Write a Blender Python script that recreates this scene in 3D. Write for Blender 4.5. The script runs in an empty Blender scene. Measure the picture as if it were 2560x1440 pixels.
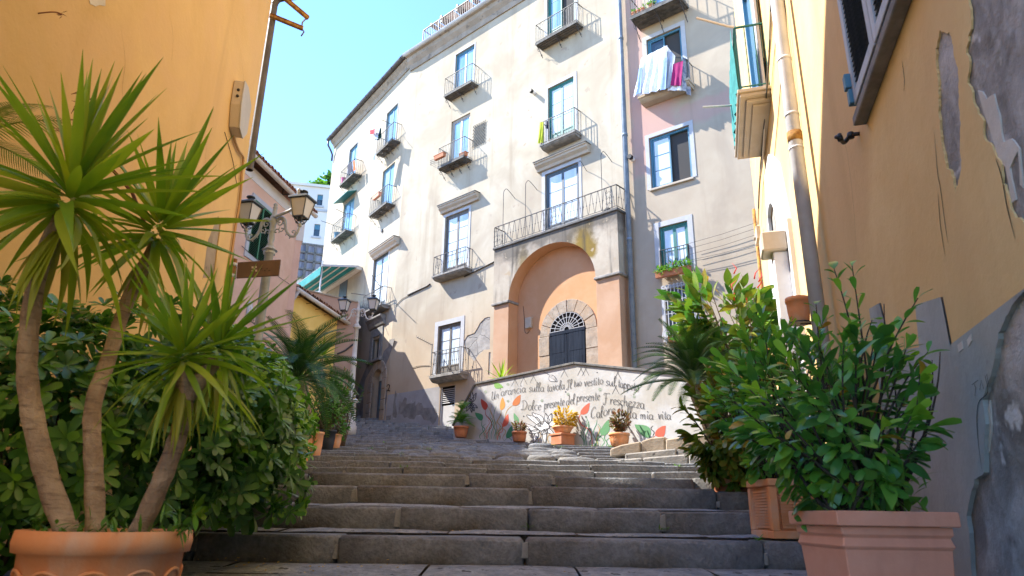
import bpy, bmesh, math, random
import numpy as np
from mathutils import Vector, Matrix, noise as mnoise
from mathutils.geometry import tessellate_polygon

random.seed(7)
rng = np.random.default_rng(7)
scene = bpy.context.scene
COL = scene.collection
R = math.radians

# ------------------------------------------------------------------ camera, sky, sun, exposure
F = 1707.0            # focal length in photo pixels (photo 2560 wide)
EYE = 0.5
_up = np.array([78, -5140, 1707.]); _up /= np.linalg.norm(_up)
_yc = np.array([0, 0, 1.]) - _up[2] * _up; _yc /= np.linalg.norm(_yc)
_xc = np.cross(_yc, _up)
O = np.array([0, 0, EYE])

cam_data = bpy.data.cameras.new("camera")
cam = bpy.data.objects.new("camera", cam_data); COL.objects.link(cam)
cam_data.sensor_width = 36.0
cam_data.lens = F / 2560 * 36
cam_data.clip_start = 0.05
cam_data.clip_end = 900
cam_data.dof.use_dof = True
cam_data.dof.focus_distance = 17.0
cam_data.dof.aperture_fstop = 5.0
_rt = Vector((_xc[0], _yc[0], _up[0])); _dn = Vector((_xc[1], _yc[1], _up[1])); _fw = Vector((_xc[2], _yc[2], _up[2]))
_m = Matrix((_rt, -_dn, -_fw)).transposed().to_4x4()
_m.translation = Vector((0, 0, EYE))
cam.matrix_world = _m
scene.camera = cam

SUN_AZ, SUN_EL = -75.0, 46.0          # azimuth from +Y, positive to the right
world = bpy.data.worlds.new("World"); scene.world = world
world.use_nodes = True
wn = world.node_tree.nodes; wl = world.node_tree.links
bg = wn["Background"]
sky = wn.new("ShaderNodeTexSky"); sky.sky_type = 'NISHITA'
sky.sun_disc = False
sky.sun_elevation = R(SUN_EL); sky.sun_rotation = R(SUN_AZ)
sky.altitude = 50; sky.air_density = 1.0; sky.dust_density = 0.0; sky.ozone_density = 9.0
wl.new(sky.outputs[0], bg.inputs[0])
bg.inputs[1].default_value = 0.105
sun_d = bpy.data.lights.new("sun", 'SUN'); sun_d.energy = 2.5; sun_d.angle = R(0.6); sun_d.color = (1.0, 0.95, 0.87)
sun = bpy.data.objects.new("sun", sun_d); COL.objects.link(sun)
_s = Vector((math.sin(R(SUN_AZ)) * math.cos(R(SUN_EL)), math.cos(R(SUN_AZ)) * math.cos(R(SUN_EL)), math.sin(R(SUN_EL))))
sun.rotation_euler = _s.to_track_quat('Z', 'Y').to_euler(); sun.location = (0, 0, 60)
scene.view_settings.view_transform = 'Standard'
scene.view_settings.look = 'None'
scene.view_settings.gamma = 1.0
scene.view_settings.use_curve_mapping = False
scene.view_settings.exposure = 2.55
scene.cycles.max_bounces = 8
scene.cycles.diffuse_bounces = 5
scene.cycles.transparent_max_bounces = 8
scene.cycles.use_denoising = True
scene.cycles.caustics_reflective = False
scene.cycles.caustics_refractive = False

# ------------------------------------------------------------------ measuring helpers
def ray(u, v):
    d = np.array([u - 1280, v - 720, F]); return np.array([d.dot(_xc), d.dot(_yc), d.dot(_up)])
def at_y(u, v, Y):
    d = ray(u, v); return Vector(O + d * (Y / d[1]))

class Wall:
    """A vertical wall line: s to the right as seen from outside, out = towards the viewer, z up."""
    def __init__(w, P, az, side):
        a = R(az); w.P = np.array([P[0], P[1]])
        w.n = np.array([-math.cos(a), math.sin(a)]) * side
        w.r = np.array([-math.sin(a), -math.cos(a)]) * side
        w.M = Matrix(((w.r[0], -w.n[0], 0, P[0]), (w.r[1], -w.n[1], 0, P[1]), (0, 0, 1, 0), (0, 0, 0, 1)))
        w.holes = []
    def p3(w, u, v, out=0.0):
        d = ray(u, v); P = w.P + w.n * out
        t = (P - O[:2]).dot(w.n) / d[:2].dot(w.n)
        return O + d * t
    def px(w, u, v, out=0.0):
        q = w.p3(u, v, out)
        return (q[:2] - w.P).dot(w.r), q[2]
    def pt(w, s, z, out=0.0):
        q = w.P + w.r * s + w.n * out
        return Vector((q[0], q[1], z))

# ------------------------------------------------------------------ mesh builder and object tree
WM = {}                                    # object name -> world matrix
class MB:
    def __init__(m): m.v = []; m.f = []; m.k = []
    def add(m, vs, fs, k=0):
        o = len(m.v); m.v += [tuple(p) for p in vs]
        for f in fs: m.f.append([i + o for i in f]); m.k.append(k)
        return m
    def box(m, x0, x1, y0, y1, z0, z1, k=0):
        m.add([(x0, y0, z0), (x1, y0, z0), (x1, y1, z0), (x0, y1, z0), (x0, y0, z1), (x1, y0, z1), (x1, y1, z1), (x0, y1, z1)],
              [(0, 3, 2, 1), (4, 5, 6, 7), (0, 1, 5, 4), (1, 2, 6, 5), (2, 3, 7, 6), (3, 0, 4, 7)], k); return m
    def prism(m, poly, d, k=0):
        """polygon of 3D points swept by vector d"""
        n = len(poly); P = [Vector(p) for p in poly]; d = Vector(d)
        m.add(P + [p + d for p in P], [list(range(n))[::-1], list(range(n, 2 * n))] + [(i, (i + 1) % n, n + (i + 1) % n, n + i) for i in range(n)], k); return m
    def bar(m, a, b, w, h=None, k=0, upv=(0, 0, 1)):
        a = Vector(a); b = Vector(b); t = (b - a).normalized(); h = h or w
        u = Vector(upv)
        if abs(t.dot(u)) > .98: u = Vector((1, 0, 0))
        x = t.cross(u).normalized() * w / 2; y = x.cross(t).normalized() * h / 2
        q = [a - x - y, a + x - y, a + x + y, a - x + y]
        m.prism(q, b - a, k); return m
    def tube(m, pts, r, n=6, k=0, cap=True):
        P = [Vector(p) for p in pts]; N = len(P)
        rr = r if isinstance(r, (list, tuple)) else [r] * N
        t = (P[1] - P[0]).normalized()
        u = t.orthogonal().normalized()
        vs = []; fs = []
        for i in range(N):
            tt = (P[min(i + 1, N - 1)] - P[max(i - 1, 0)])
            tt = tt.normalized() if tt.length > 1e-9 else t
            u = (u - tt * u.dot(tt)); u = u.normalized() if u.length > 1e-6 else tt.orthogonal().normalized()
            w = tt.cross(u)
            for j in range(n):
                a = 2 * math.pi * j / n
                vs.append(P[i] + (u * math.cos(a) + w * math.sin(a)) * rr[i])
        for i in range(N - 1):
            for j in range(n):
                fs.append((i * n + j, i * n + (j + 1) % n, (i + 1) * n + (j + 1) % n, (i + 1) * n + j))
        if cap: fs.append(list(range(n))[::-1]); fs.append([(N - 1) * n + j for j in range(n)])
        m.add(vs, fs, k); return m
    def lathe(m, prof, n=16, c=(0, 0, 0), k=0, cap=True):
        vs = []; fs = []
        for r, z in prof:
            for j in range(n):
                a = 2 * math.pi * j / n
                vs.append((c[0] + r * math.cos(a), c[1] + r * math.sin(a), c[2] + z))
        for i in range(len(prof) - 1):
            for j in range(n):
                fs.append((i * n + j, i * n + (j + 1) % n, (i + 1) * n + (j + 1) % n, (i + 1) * n + j))
        if cap: fs.append(list(range(n))[::-1]); fs.append([(len(prof) - 1) * n + j for j in range(n)])
        m.add(vs, fs, k); return m
    def mesh(m, name, mat, smooth=False):
        me = bpy.data.meshes.new(name); me.from_pydata(m.v, [], m.f)
        for x in (mat if isinstance(mat, (list, tuple)) else [mat]): me.materials.append(x)
        if any(m.k): me.polygons.foreach_set("material_index", m.k)
        if smooth: me.polygons.foreach_set("use_smooth", [True] * len(m.f))
        me.update(); return me
    def build(m, name, mat, parent=None, M=None, smooth=False, bevel=0, seg=1, fixn=False):
        me = m.mesh(name, mat, smooth)
        if bevel or fixn:
            b = bmesh.new(); b.from_mesh(me)
            bmesh.ops.remove_doubles(b, verts=b.verts, dist=1e-5)
            bmesh.ops.recalc_face_normals(b, faces=b.faces)
            if bevel: bmesh.ops.bevel(b, geom=list(b.edges), offset=bevel, segments=seg, affect='EDGES', clamp_overlap=True)
            b.to_mesh(me); b.free()
        return link(name, me, parent, M)
def link(name, me, parent=None, M=None):
    """M is the world matrix (default: the parent's)"""
    o = bpy.data.objects.new(name, me); COL.objects.link(o)
    PM_ = WM[parent.name] if parent else Matrix()
    M = M if M is not None else PM_
    WM[o.name] = M.copy()
    if parent: o.parent = parent; o.matrix_local = PM_.inverted() @ M
    else: o.matrix_world = M
    return o
def tag(o, label=None, cat=None, group=None, kind=None):
    if label: o['label'] = label
    if cat: o['category'] = cat
    if group: o['group'] = group
    if kind: o['kind'] = kind
    return o
def thing(name, label, cat, loc=(0, 0, 0), M=None, group=None):
    return tag(link(name, None, None, M if M is not None else Matrix.Translation(loc)), label, cat, group)
def struct(o): o['kind'] = 'structure'; return o
def stuff(o): o['kind'] = 'stuff'; return o

# ------------------------------------------------------------------ materials
def c4(c): return (c[0], c[1], c[2], 1.0)
def nt(name):
    m = bpy.data.materials.new(name); m.use_nodes = True
    t = m.node_tree; return m, t.nodes, t.links, t.nodes["Principled BSDF"]
def plain(name, col, rough=.6, metal=0, spec=.4):
    m, n, l, b = nt(name)
    b.inputs['Base Color'].default_value = c4(col); b.inputs['Roughness'].default_value = rough
    b.inputs['Metallic'].default_value = metal; b.inputs['Specular IOR Level'].default_value = spec
    return m
def mathn(n, l, op, a, b=None, clamp=False):
    x = n.new("ShaderNodeMath"); x.operation = op; x.use_clamp = clamp
    for i, q in enumerate((a, b)):
        if q is None: continue
        if isinstance(q, (int, float)): x.inputs[i].default_value = q
        else: l.new(q, x.inputs[i])
    return x.outputs[0]
def mixc(n, l, fac, a, b, mode='MIX'):
    x = n.new("ShaderNodeMix"); x.data_type = 'RGBA'; x.blend_type = mode
    for i, q in ((0, fac), (6, a), (7, b)):
        if isinstance(q, (int, float)): x.inputs[i].default_value = q
        elif isinstance(q, (tuple, list)): x.inputs[i].default_value = c4(q)
        else: l.new(q, x.inputs[i])
    return x.outputs[2]
def noisen(n, l, vec, scale, detail=5, rough=.6, stretch=None, dist=0):
    if stretch:
        mp = n.new("ShaderNodeMapping"); mp.inputs['Scale'].default_value = stretch; l.new(vec, mp.inputs[0]); vec = mp.outputs[0]
    x = n.new("ShaderNodeTexNoise"); l.new(vec, x.inputs['Vector'])
    x.inputs['Scale'].default_value = scale; x.inputs['Detail'].default_value = detail; x.inputs['Roughness'].default_value = rough
    x.inputs['Distortion'].default_value = dist
    return x.outputs[0]
def rampn(n, l, fac, lo, hi):
    x = n.new("ShaderNodeMapRange"); x.interpolation_type = 'SMOOTHSTEP'
    l.new(fac, x.inputs[0]); x.inputs[1].default_value = lo; x.inputs[2].default_value = hi
    return x.outputs[0]
def bumpn(n, l, b, h, strength, dist=.02, prev=None):
    x = n.new("ShaderNodeBump"); x.inputs['Strength'].default_value = strength; x.inputs['Distance'].default_value = dist
    l.new(h, x.inputs['Height'])
    if prev: l.new(prev, x.inputs['Normal'])
    l.new(x.outputs[0], b.inputs['Normal']); return x.outputs[0]
def rough_mat(name, c1, c2, scale=2.0, rough=.85, bump=.25, bscale=45, streak=None, spots=None, patches=(), cracks=None, big=None, spec=.25, dist=.015, speckle=None):
    """weathered mineral surface in the object's own coordinates"""
    m, n, l, b = nt(name)
    tc = n.new("ShaderNodeTexCoord").outputs['Object']
    f1 = noisen(n, l, tc, scale, 6, .65)
    col = mixc(n, l, rampn(n, l, f1, .35, .68), c1, c2)
    if big:
        col = mixc(n, l, rampn(n, l, noisen(n, l, tc, big[1], 4, .6, dist=.6), .42, .66), col, big[0])
    if patches:
        sx = n.new("ShaderNodeSeparateXYZ"); l.new(tc, sx.inputs[0])
        nz = mathn(n, l, 'MULTIPLY', mathn(n, l, 'SUBTRACT', noisen(n, l, tc, 1.3, 6, .6), .5), 1.0)
        for (x0, x1, z0, z1, soft, amp, pc, al) in patches:
            a = mathn(n, l, 'MINIMUM', mathn(n, l, 'SUBTRACT', sx.outputs[0], x0), mathn(n, l, 'SUBTRACT', x1, sx.outputs[0]))
            c = mathn(n, l, 'MINIMUM', mathn(n, l, 'SUBTRACT', sx.outputs[2], z0), mathn(n, l, 'SUBTRACT', z1, sx.outputs[2]))
            d = mathn(n, l, 'ADD', mathn(n, l, 'MINIMUM', a, c), mathn(n, l, 'MULTIPLY', nz, amp))
            fac = mathn(n, l, 'MULTIPLY', mathn(n, l, 'DIVIDE', d, soft, True), al)
            col = mixc(n, l, fac, col, pc)
    if streak:
        f = noisen(n, l, tc, streak[1], 5, .6, (1, 1, streak[2] if len(streak) > 2 else .08))
        col = mixc(n, l, mathn(n, l, 'MULTIPLY', rampn(n, l, f, .5, .78), streak[3] if len(streak) > 3 else .6), col, streak[0])
    if spots:
        f = noisen(n, l, tc, spots[1], 4, .55)
        col = mixc(n, l, rampn(n, l, f, spots[2], spots[2] + .06), col, spots[0])
    fb = noisen(n, l, tc, bscale, 6, .7)
    if speckle:
        col = mixc(n, l, speckle, col, mixc(n, l, fb, (.0, .0, .0), (1, 1, 1)), 'OVERLAY')
    h = fb
    if cracks:
        vo = n.new("ShaderNodeTexVoronoi"); vo.feature = 'DISTANCE_TO_EDGE'; vo.inputs['Scale'].default_value = cracks
        wv = n.new("ShaderNodeVectorMath"); wv.operation = 'ADD'; l.new(tc, wv.inputs[0])
        nn = n.new("ShaderNodeTexNoise"); nn.inputs['Scale'].default_value = 3; l.new(tc, nn.inputs['Vector'])
        sc_ = n.new("ShaderNodeVectorMath"); sc_.operation = 'SCALE'; sc_.inputs['Scale'].default_value = .3; l.new(nn.outputs['Color'], sc_.inputs[0]); l.new(sc_.outputs[0], wv.inputs[1])
        l.new(wv.outputs[0], vo.inputs['Vector'])
        ck = rampn(n, l, vo.outputs['Distance'], 0, .03)
        col = mixc(n, l, ck, mixc(n, l, .6, col, (.04, .04, .04)), col)
        h = mathn(n, l, 'ADD', fb, mathn(n, l, 'MULTIPLY', ck, 1.5))
    l.new(col, b.inputs['Base Color'])
    b.inputs['Roughness'].default_value = rough; b.inputs['Specular IOR Level'].default_value = spec
    if bump: 
        p = bumpn(n, l, b, f1, bump * .6, .06)
        bumpn(n, l, b, h, bump, dist, p)
    return m
def leaf_mat(name, cols, rough=.42, trans=.28, spec=.45, yellow=None):
    m, n, l, b = nt(name)
    oi = n.new("ShaderNodeObjectInfo").outputs['Random']
    geo = n.new("ShaderNodeNewGeometry")
    f = noisen(n, l, geo.outputs['Position'], 7.0, 2, .5)
    rnd = geo.outputs['Random Per Island']
    g = mathn(n, l, 'MULTIPLY', mathn(n, l, 'ADD', mathn(n, l, 'ADD', oi, f), rnd), .3333)
    cr = n.new("ShaderNodeValToRGB"); e = cr.color_ramp.elements
    e[0].position = .22; e[0].color = c4(cols[0]); e[1].position = .8; e[1].color = c4(cols[-1])
    for i, c in enumerate(cols[1:-1]):
        q = e.new(.22 + .58 * (i + 1) / (len(cols) - 1)); q.color = c4(c)
    l.new(g, cr.inputs[0])
    col = cr.outputs[0]
    l.new(col, b.inputs['Base Color'])
    b.inputs['Roughness'].default_value = rough; b.inputs['Specular IOR Level'].default_value = spec
    tr = n.new("ShaderNodeBsdfTranslucent"); 
    l.new(mixc(n, l, 1.0, col, (1.6, 1.7, .7), 'MULTIPLY'), tr.inputs[0])
    mx = n.new("ShaderNodeMixShader"); mx.inputs[0].default_value = trans
    l.new(b.outputs[0], mx.inputs[1]); l.new(tr.outputs[0], mx.inputs[2])
    l.new(mx.outputs[0], n["Material Output"].inputs[0])
    return m
def glass_mat(name, c1, c2, rough=.04, scale=.8):
    m, n, l, b = nt(name)
    tc = n.new("ShaderNodeTexCoord").outputs['Object']
    f = noisen(n, l, tc, scale, 3, .5, (3, 1, .35))
    l.new(mixc(n, l, rampn(n, l, f, .35, .65), c1, c2), b.inputs['Base Color'])
    b.inputs['Roughness'].default_value = rough; b.inputs['Specular IOR Level'].default_value = .6
    return m
def wood_mat(name, c1, c2, scale=6, rough=.55):
    m, n, l, b = nt(name)
    tc = n.new("ShaderNodeTexCoord").outputs['Object']
    f = noisen(n, l, tc, scale, 5, .6, (3, 3, .25))
    l.new(mixc(n, l, rampn(n, l, f, .35, .7), c1, c2), b.inputs['Base Color'])
    b.inputs['Roughness'].default_value = rough; bumpn(n, l, b, f, .15, .01)
    return m

ORANGE_Y = (.78, .47, .14)
m_iron = rough_mat('iron', (.035, .035, .038), (.09, .08, .075), 9, .55, .1, 80, spec=.4)
m_iron_grey = rough_mat('grey painted iron', (.13, .13, .125), (.2, .19, .175), 9, .55, .15, 90, streak=((.10, .075, .05), 14, .2, .5))
m_lamp = rough_mat('lamp paint', (.27, .30, .32), (.35, .38, .40), 7, .5, .12, 70, spec=.35)
m_lamp_pale = rough_mat('pale lamp paint', (.5, .47, .42), (.6, .57, .52), 5, .6, .15, 60, spots=((.25, .2, .15), 22, .66))
m_lamp_dark = plain('lantern roof', (.045, .055, .065), .35)
m_lantern_glass = plain('milky lantern glass', (.50, .49, .47), .25)
m_stone_slab = rough_mat('balcony stone', (.20, .19, .175), (.31, .295, .27), 4, .9, .4, 40, streak=((.09, .085, .08), 5, .3, .6))
m_slab_dark = rough_mat('dark balcony slab', (.09, .088, .085), (.18, .17, .155), 5, .85, .3, 50)
m_cream_trim = rough_mat('cream moulding', (.43, .36, .275), (.48, .415, .33), 3, .85, .2, 60, streak=((.4, .34, .27), 5, .2, .4))
m_white_trim = rough_mat('white window surround', (.40, .405, .42), (.45, .455, .47), 3, .85, .15, 60)
m_blue_frame = wood_mat('blue painted wood', (.045, .15, .23), (.075, .21, .30), 8)
m_green_frame = wood_mat('dark green painted wood', (.02, .14, .13), (.035, .2, .18), 8)
m_grey_frame = wood_mat('grey brown wood', (.09, .08, .07), (.19, .17, .145), 9)
m_tan_frame = wood_mat('tan painted metal', (.33, .30, .26), (.4, .37, .33), 4)
m_slate_frame = wood_mat('slate blue wood', (.06, .085, .11), (.10, .13, .16), 8)
m_glass_curtain = glass_mat('glass over curtain', (.50, .60, .68), (.68, .75, .80))  # pale blue base mixes curtain white with a painted sky reflection
m_glass_sky = glass_mat('glass painted sky blue', (.14, .27, .42), (.28, .45, .60))  # reflected sky painted in as the blue base colour
m_glass_dark = glass_mat('dark glass', (.02, .035, .05), (.06, .09, .12))
m_dark = plain('shade and crack black', (.012, .011, .011), .9, spec=.05)  # near-black stands in for shade behind louvres, vent and fanlight; also cracks
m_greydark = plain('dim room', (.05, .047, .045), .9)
m_pipe = rough_mat('zinc downpipe', (.42, .43, .45), (.52, .53, .55), 3, .45, .08, 60, spec=.5)
m_pipe_dark = rough_mat('dark downpipe', (.07, .065, .065), (.12, .11, .11), 3, .5, .08, 60)
m_pipe_blue = rough_mat('blue grey downpipe', (.13, .17, .22), (.2, .24, .29), 3, .5, .08, 60)
m_pipe_cream = rough_mat('cream pvc pipe', (.55, .5, .44), (.65, .6, .53), 3, .5, .08, 60)
m_rust = rough_mat('rusty iron', (.16, .07, .02), (.42, .24, .06), 9, .8, .3, 60)
m_tile = rough_mat('clay roof tile', (.33, .17, .11), (.48, .29, .2), 6, .9, .4, 50)
m_cable = plain('cable', (.05, .045, .04), .7)
m_cable_y = plain('painted cable', (.4, .24, .1), .7)
m_white = plain('white plastic', (.72, .71, .69), .5)
m_black = plain('black plastic', (.012, .012, .012), .5)

# ------------------------------------------------------------------ ground and stairway
ROWS_Y = [4.6, 5.25, 6.0, 7.0, 8.1, 9.1, 10.1, 11.1, 12.1, 13.1, 14.1, 15.1, 16.1, 17.2, 18.3, 19.4, 20.5, 21.7, 22.9, 24.1, 25.3, 26.5, 27.7, 28.9, 30.1, 31.3]
_vy = [(4.6, 1345), (5.25, 1272), (6, 1218), (7, 1187), (8.1, 1174), (9.1, 1160), (10.1, 1149), (11.1, 1140), (12.1, 1133), (13.1, 1127), (14.1, 1121), (15.1, 1116), (16.1, 1111.5), (18.3, 1104), (20.5, 1095), (23, 1084), (25.3, 1073), (27.7, 1061), (30.1, 1050), (31.3, 1044)]
ROWS_V = [float(np.interp(y, [q[0] for q in _vy], [q[1] for q in _vy])) for y in ROWS_Y]
ROWS_Z = [at_y(1280, v, y).z for y, v in zip(ROWS_Y, ROWS_V)]
def ground_z(Y):
    """walking surface"""
    if Y < 4.6: return ROWS_Z[0] - .155 - (4.6 - Y) * .055
    for k in range(len(ROWS_Y) - 1, -1, -1):
        if Y >= ROWS_Y[k]:
            y1 = ROWS_Y[k + 1] if k + 1 < len(ROWS_Y) else ROWS_Y[k] + 1.2
            z1 = (ROWS_Z[k + 1] if k + 1 < len(ROWS_Z) else ROWS_Z[k] + .2) - (.15 if k < 3 else .12)
            f = min(1, max(0, (Y - ROWS_Y[k]) / (y1 - ROWS_Y[k])))
            return ROWS_Z[k] + (z1 - ROWS_Z[k]) * f
def pix_ground(u, v0, Y):                     # column u at depth Y, on the walking surface
    p = at_y(u, v0, Y); return Vector((p.x, Y, ground_z(Y)))

m_basalt = rough_mat('basalt step stone', (.125, .133, .145), (.23, .238, .247), 3.2, .7, .8, 30, spots=((.24, .235, .225), 9, .68), big=((.12, .108, .09), 1.1), spec=.4, dist=.025, speckle=.75)
m_basalt_top = rough_mat('worn basalt paving', (.19, .205, .225), (.33, .345, .36), 5, .75, .9, 26, spots=((.06, .06, .06), 12, .6), spec=.35, dist=.03, speckle=.7)
m_cobble = rough_mat('rough flagstone', (.12, .124, .13), (.22, .218, .21), 4, .75, .8, 24, big=((.22, .20, .165), 1.7), spec=.35, dist=.03, speckle=.6)
m_joint = rough_mat('earth joint', (.05, .045, .035), (.09, .085, .06), 6, .95, .5, 40)
m_tuff = rough_mat('tan tuff stone', (.28, .225, .165), (.37, .31, .235), 3, .9, .5, 34, spots=((.22, .18, .13), 8, .64))
m_grey_tuff = rough_mat('grey pitted stone', (.20, .19, .175), (.30, .28, .25), 4, .9, .7, 30, spots=((.09, .085, .08), 14, .62))
m_soil = rough_mat('soil', (.04, .03, .02), (.07, .055, .04), 8, .95, .6, 40)
m_ground = rough_mat('hillside ground', (.16, .15, .12), (.22, .2, .17), .6, .95, .3, 4)

gb = MB(); NX, NY = 24, 40
for j in range(NY + 1):
    for i in range(NX + 1):
        x = -120 + 240 * i / NX; y = -60 + 240 * j / NY
        z = (ground_z(min(max(y, 0), 31)) + (max(0, y - 31)) * .09 if y > 0 else ground_z(0)) - .45
        gb.v.append((x, y, z))
for j in range(NY):
    for i in range(NX):
        a = j * (NX + 1) + i; gb.f.append([a, a + 1, a + NX + 2, a + NX + 1]); gb.k.append(0)
struct(gb.build('ground', m_ground, smooth=True))

stair = struct(link('stairway', None, None, Matrix.Translation((0, 4.6, ground_z(4.5)))))
def stone_mesh(L, D, H, jit, bev, mat, name='stone', dome=0, smooth=True):
    """a slightly uneven block, origin at the middle of its top front edge"""
    b = bmesh.new()
    xs = [-L / 2, -L / 6, L / 6, L / 2]
    fr = [[b.verts.new((x + random.uniform(-jit, jit) * .5, random.uniform(-jit, jit), random.uniform(-jit, jit) * .6 + (dome if 0 < i < 3 else 0)) ) for i, x in enumerate(xs)],
          [b.verts.new((x + random.uniform(-jit, jit) * .5, D + random.uniform(-jit, jit), random.uniform(-jit, jit) * .5 + (dome if 0 < i < 3 else 0))) for i, x in enumerate(xs)],
          [b.verts.new((x, D, -H)) for x in xs], [b.verts.new((x, random.uniform(-jit, jit) * .8, -H)) for x in xs]]
    for r in range(4):
        for i in range(3):
            b.faces.new((fr[r][i], fr[r][i + 1], fr[(r + 1) % 4][i + 1], fr[(r + 1) % 4][i]))
    b.faces.new([fr[r][0] for r in range(4)]); b.faces.new([fr[r][3] for r in range(3, -1, -1)])
    bmesh.ops.recalc_face_normals(b, faces=b.faces)
    ed = [e for e in b.edges if (fr[0][0] in e.verts or any(v in fr[0] for v in e.verts))]
    bmesh.ops.bevel(b, geom=ed, offset=bev, segments=1, affect='EDGES', clamp_overlap=True)
    me = bpy.data.meshes.new(name); b.to_mesh(me); b.free(); me.materials.append(mat)
    me.polygons.foreach_set("use_smooth", [smooth] * len(me.polygons))
    return me
def wall_x_right(Y): return 1.09 + .296 * Y if Y < 11.7 else 8.0
def rowxl(Y): return -2.75 if Y < 8 else (-6.8 if Y < 20 else -8.4)
def rowxr(Y): return min(wall_x_right(Y) - .03, 6.2 if Y < 13 else (4.4 if Y < 17 else 1.2))
COB = (8, 12)                                # rows 8..12 are broken flagstones in the middle
joints = []
for k, (Y, Z) in enumerate(zip(ROWS_Y, ROWS_Z)):
    x = rowxl(Y) - random.uniform(0, .6); xr = rowxr(Y)
    while x < xr:
        rough_zone = COB[0] - 1 <= k <= COB[1] and -1.55 - .25 * (k - 8) < x < .9
        L = random.uniform(.38, .8) if rough_zone else (random.uniform(.85, 1.6) if k < 4 else random.uniform(.6, 1.25))
        if x + L > xr and k < 12: L = max(.25, xr - x)
        jit = .035 if rough_zone else (.007 if k < 4 else .013)
        D = .36 if k < 4 else .42
        me = stone_mesh(L - (.03 if rough_zone else .012), D, .34, jit, .04 if rough_zone else (.016 if k < 4 else .007) + random.uniform(0, .006), m_cobble if rough_zone and random.random() < .8 else m_basalt, dome=.015 if rough_zone else 0, smooth=k < 4 or rough_zone)
        sag = .012 * math.sin(x * 1.7 + k) if k > 1 else 0
        M = Matrix.Translation((x + L / 2, Y + random.uniform(-.012, .012) * (6 if rough_zone else 1) + (.1 * math.sin(x * .6 + k) if k > 4 else 0), Z + sag + random.uniform(-.004, .004) + (random.uniform(-.03, .03) if rough_zone else 0)))
        if rough_zone: M = M @ Matrix.Rotation(random.uniform(-.12, .12), 4, 'Z') @ Matrix.Rotation(random.uniform(-.05, .05), 4, 'X')
        link('stone', me, stair, M)
        joints.append((x + L, Y, Z, k))
        x += L
# treads: paving slabs on the near steps, one bed under all of them
bed = MB()
for k, Y in enumerate([-1.0] + ROWS_Y):
    z0 = ground_z(Y + (.30 if k else 0)) - .02
    y1 = ROWS_Y[k] if k < len(ROWS_Y) else Y + 3
    z1 = ground_z(y1 - 1e-3) - .02
    y0 = Y + .30 if k else Y
    xl, xr = (-4.5, 4.2) if Y < 8 else (-11, 8.2)
    bed.add([(xl, y0, z0), (xr, y0, z0), (xr, y1 + .05, z1), (xl, y1 + .05, z1)], [(0, 1, 2, 3)])
bed.build('mortar_bed', m_joint, stair)
pv = MB(); pv.add([(-14, -22, ground_z(-22)), (6, -22, ground_z(-22)), (6, -.96, ground_z(-.96) - .012), (-14, -.96, ground_z(-.96) - .012)], [(0, 1, 2, 3)]); struct(pv.build('pavement', m_basalt_top))
def slab_row(y0, y1, xl, xr, n_deep, Lr):
    for d in range(n_deep):
        a = y0 + (y1 - y0) * d / n_deep; b_ = y0 + (y1 - y0) * (d + 1) / n_deep
        x = xl - random.uniform(0, .5)
        while x < xr:
            L = random.uniform(*Lr); L = min(L, xr - x + .05)
            nx, ny = 5, 3
            b = MB(); ph = random.uniform(0, 50)
            for j in range(ny + 1):
                for i in range(nx + 1):
                    px = x + .008 + (L - .016) * i / nx; py = a + .006 + (b_ - a - .012) * j / ny
                    e = (i in (0, nx)) or (j in (0, ny))
                    zz = ground_z(min(py, b_ - .002)) + .006 + .010 * mnoise.noise((px * 3 + ph, py * 3, 0)) - (.012 if e else 0)
                    b.v.append((px - x - L / 2, py - a, zz - ground_z(a)))
            for j in range(ny):
                for i in range(nx):
                    q = j * (nx + 1) + i; b.f.append([q, q + 1, q + nx + 2, q + nx + 1]); b.k.append(0)
            o = b.build('paving_slab', m_basalt_top, stair, Matrix.Translation((x + L / 2, a, ground_z(a))), smooth=True)
            x += L
slab_row(3.55, 4.59, -2.7, 2.35, 2, (.7, 1.6))
slab_row(2.5, 3.55, -2.2, 2.0, 2, (.6, 1.3))
for k in range(4): slab_row(ROWS_Y[k] + .37, ROWS_Y[k + 1] - .03, -2.6, wall_x_right(ROWS_Y[k]) - .05, 1, (.6, 1.4))
for k in range(4, 8): slab_row(ROWS_Y[k] + .43, ROWS_Y[k + 1] - .12, -4.2, wall_x_right(ROWS_Y[k]) - .05, 1, (1.1, 1.9))
m_mortar = rough_mat('pale mortar', (.20, .19, .175), (.32, .31, .29), 8, .95, .5, 40)
for x, Y, Z, k in joints:
    if k < 5 and random.random() < .6 and x < rowxr(Y) - .1:
        h = random.uniform(.05, .13); w = random.uniform(.015, .035); b = MB(); z0 = -.14 if random.random() < .5 else -.02 - h
        b.prism([(-w, .0, z0), (w * .8, .0, z0), (w * random.uniform(.3, 1.2), .0, z0 + h), (-w * random.uniform(.3, 1), .0, z0 + h * .9)], (0, .03, 0)); b.build('mortar', m_mortar, stair, Matrix.Translation((x, Y - .006, Z)), bevel=.004, fixn=True)
# loose flagstones lying proud on the broken middle part
for i in range(24):
    Y = random.uniform(11.2, 15.5); x = random.uniform(-1.9 - (Y - 11) * .15, .6)
    me = stone_mesh(random.uniform(.3, .75), random.uniform(.25, .45), .2, .03, .05, m_cobble, 'flagstone', dome=.03)
    link('flagstone', me, stair, Matrix.Translation((x, Y, ground_z(Y) + random.uniform(.015, .06))) @ Matrix.Rotation(random.uniform(-.4, .4), 4, 'Z'))

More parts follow.
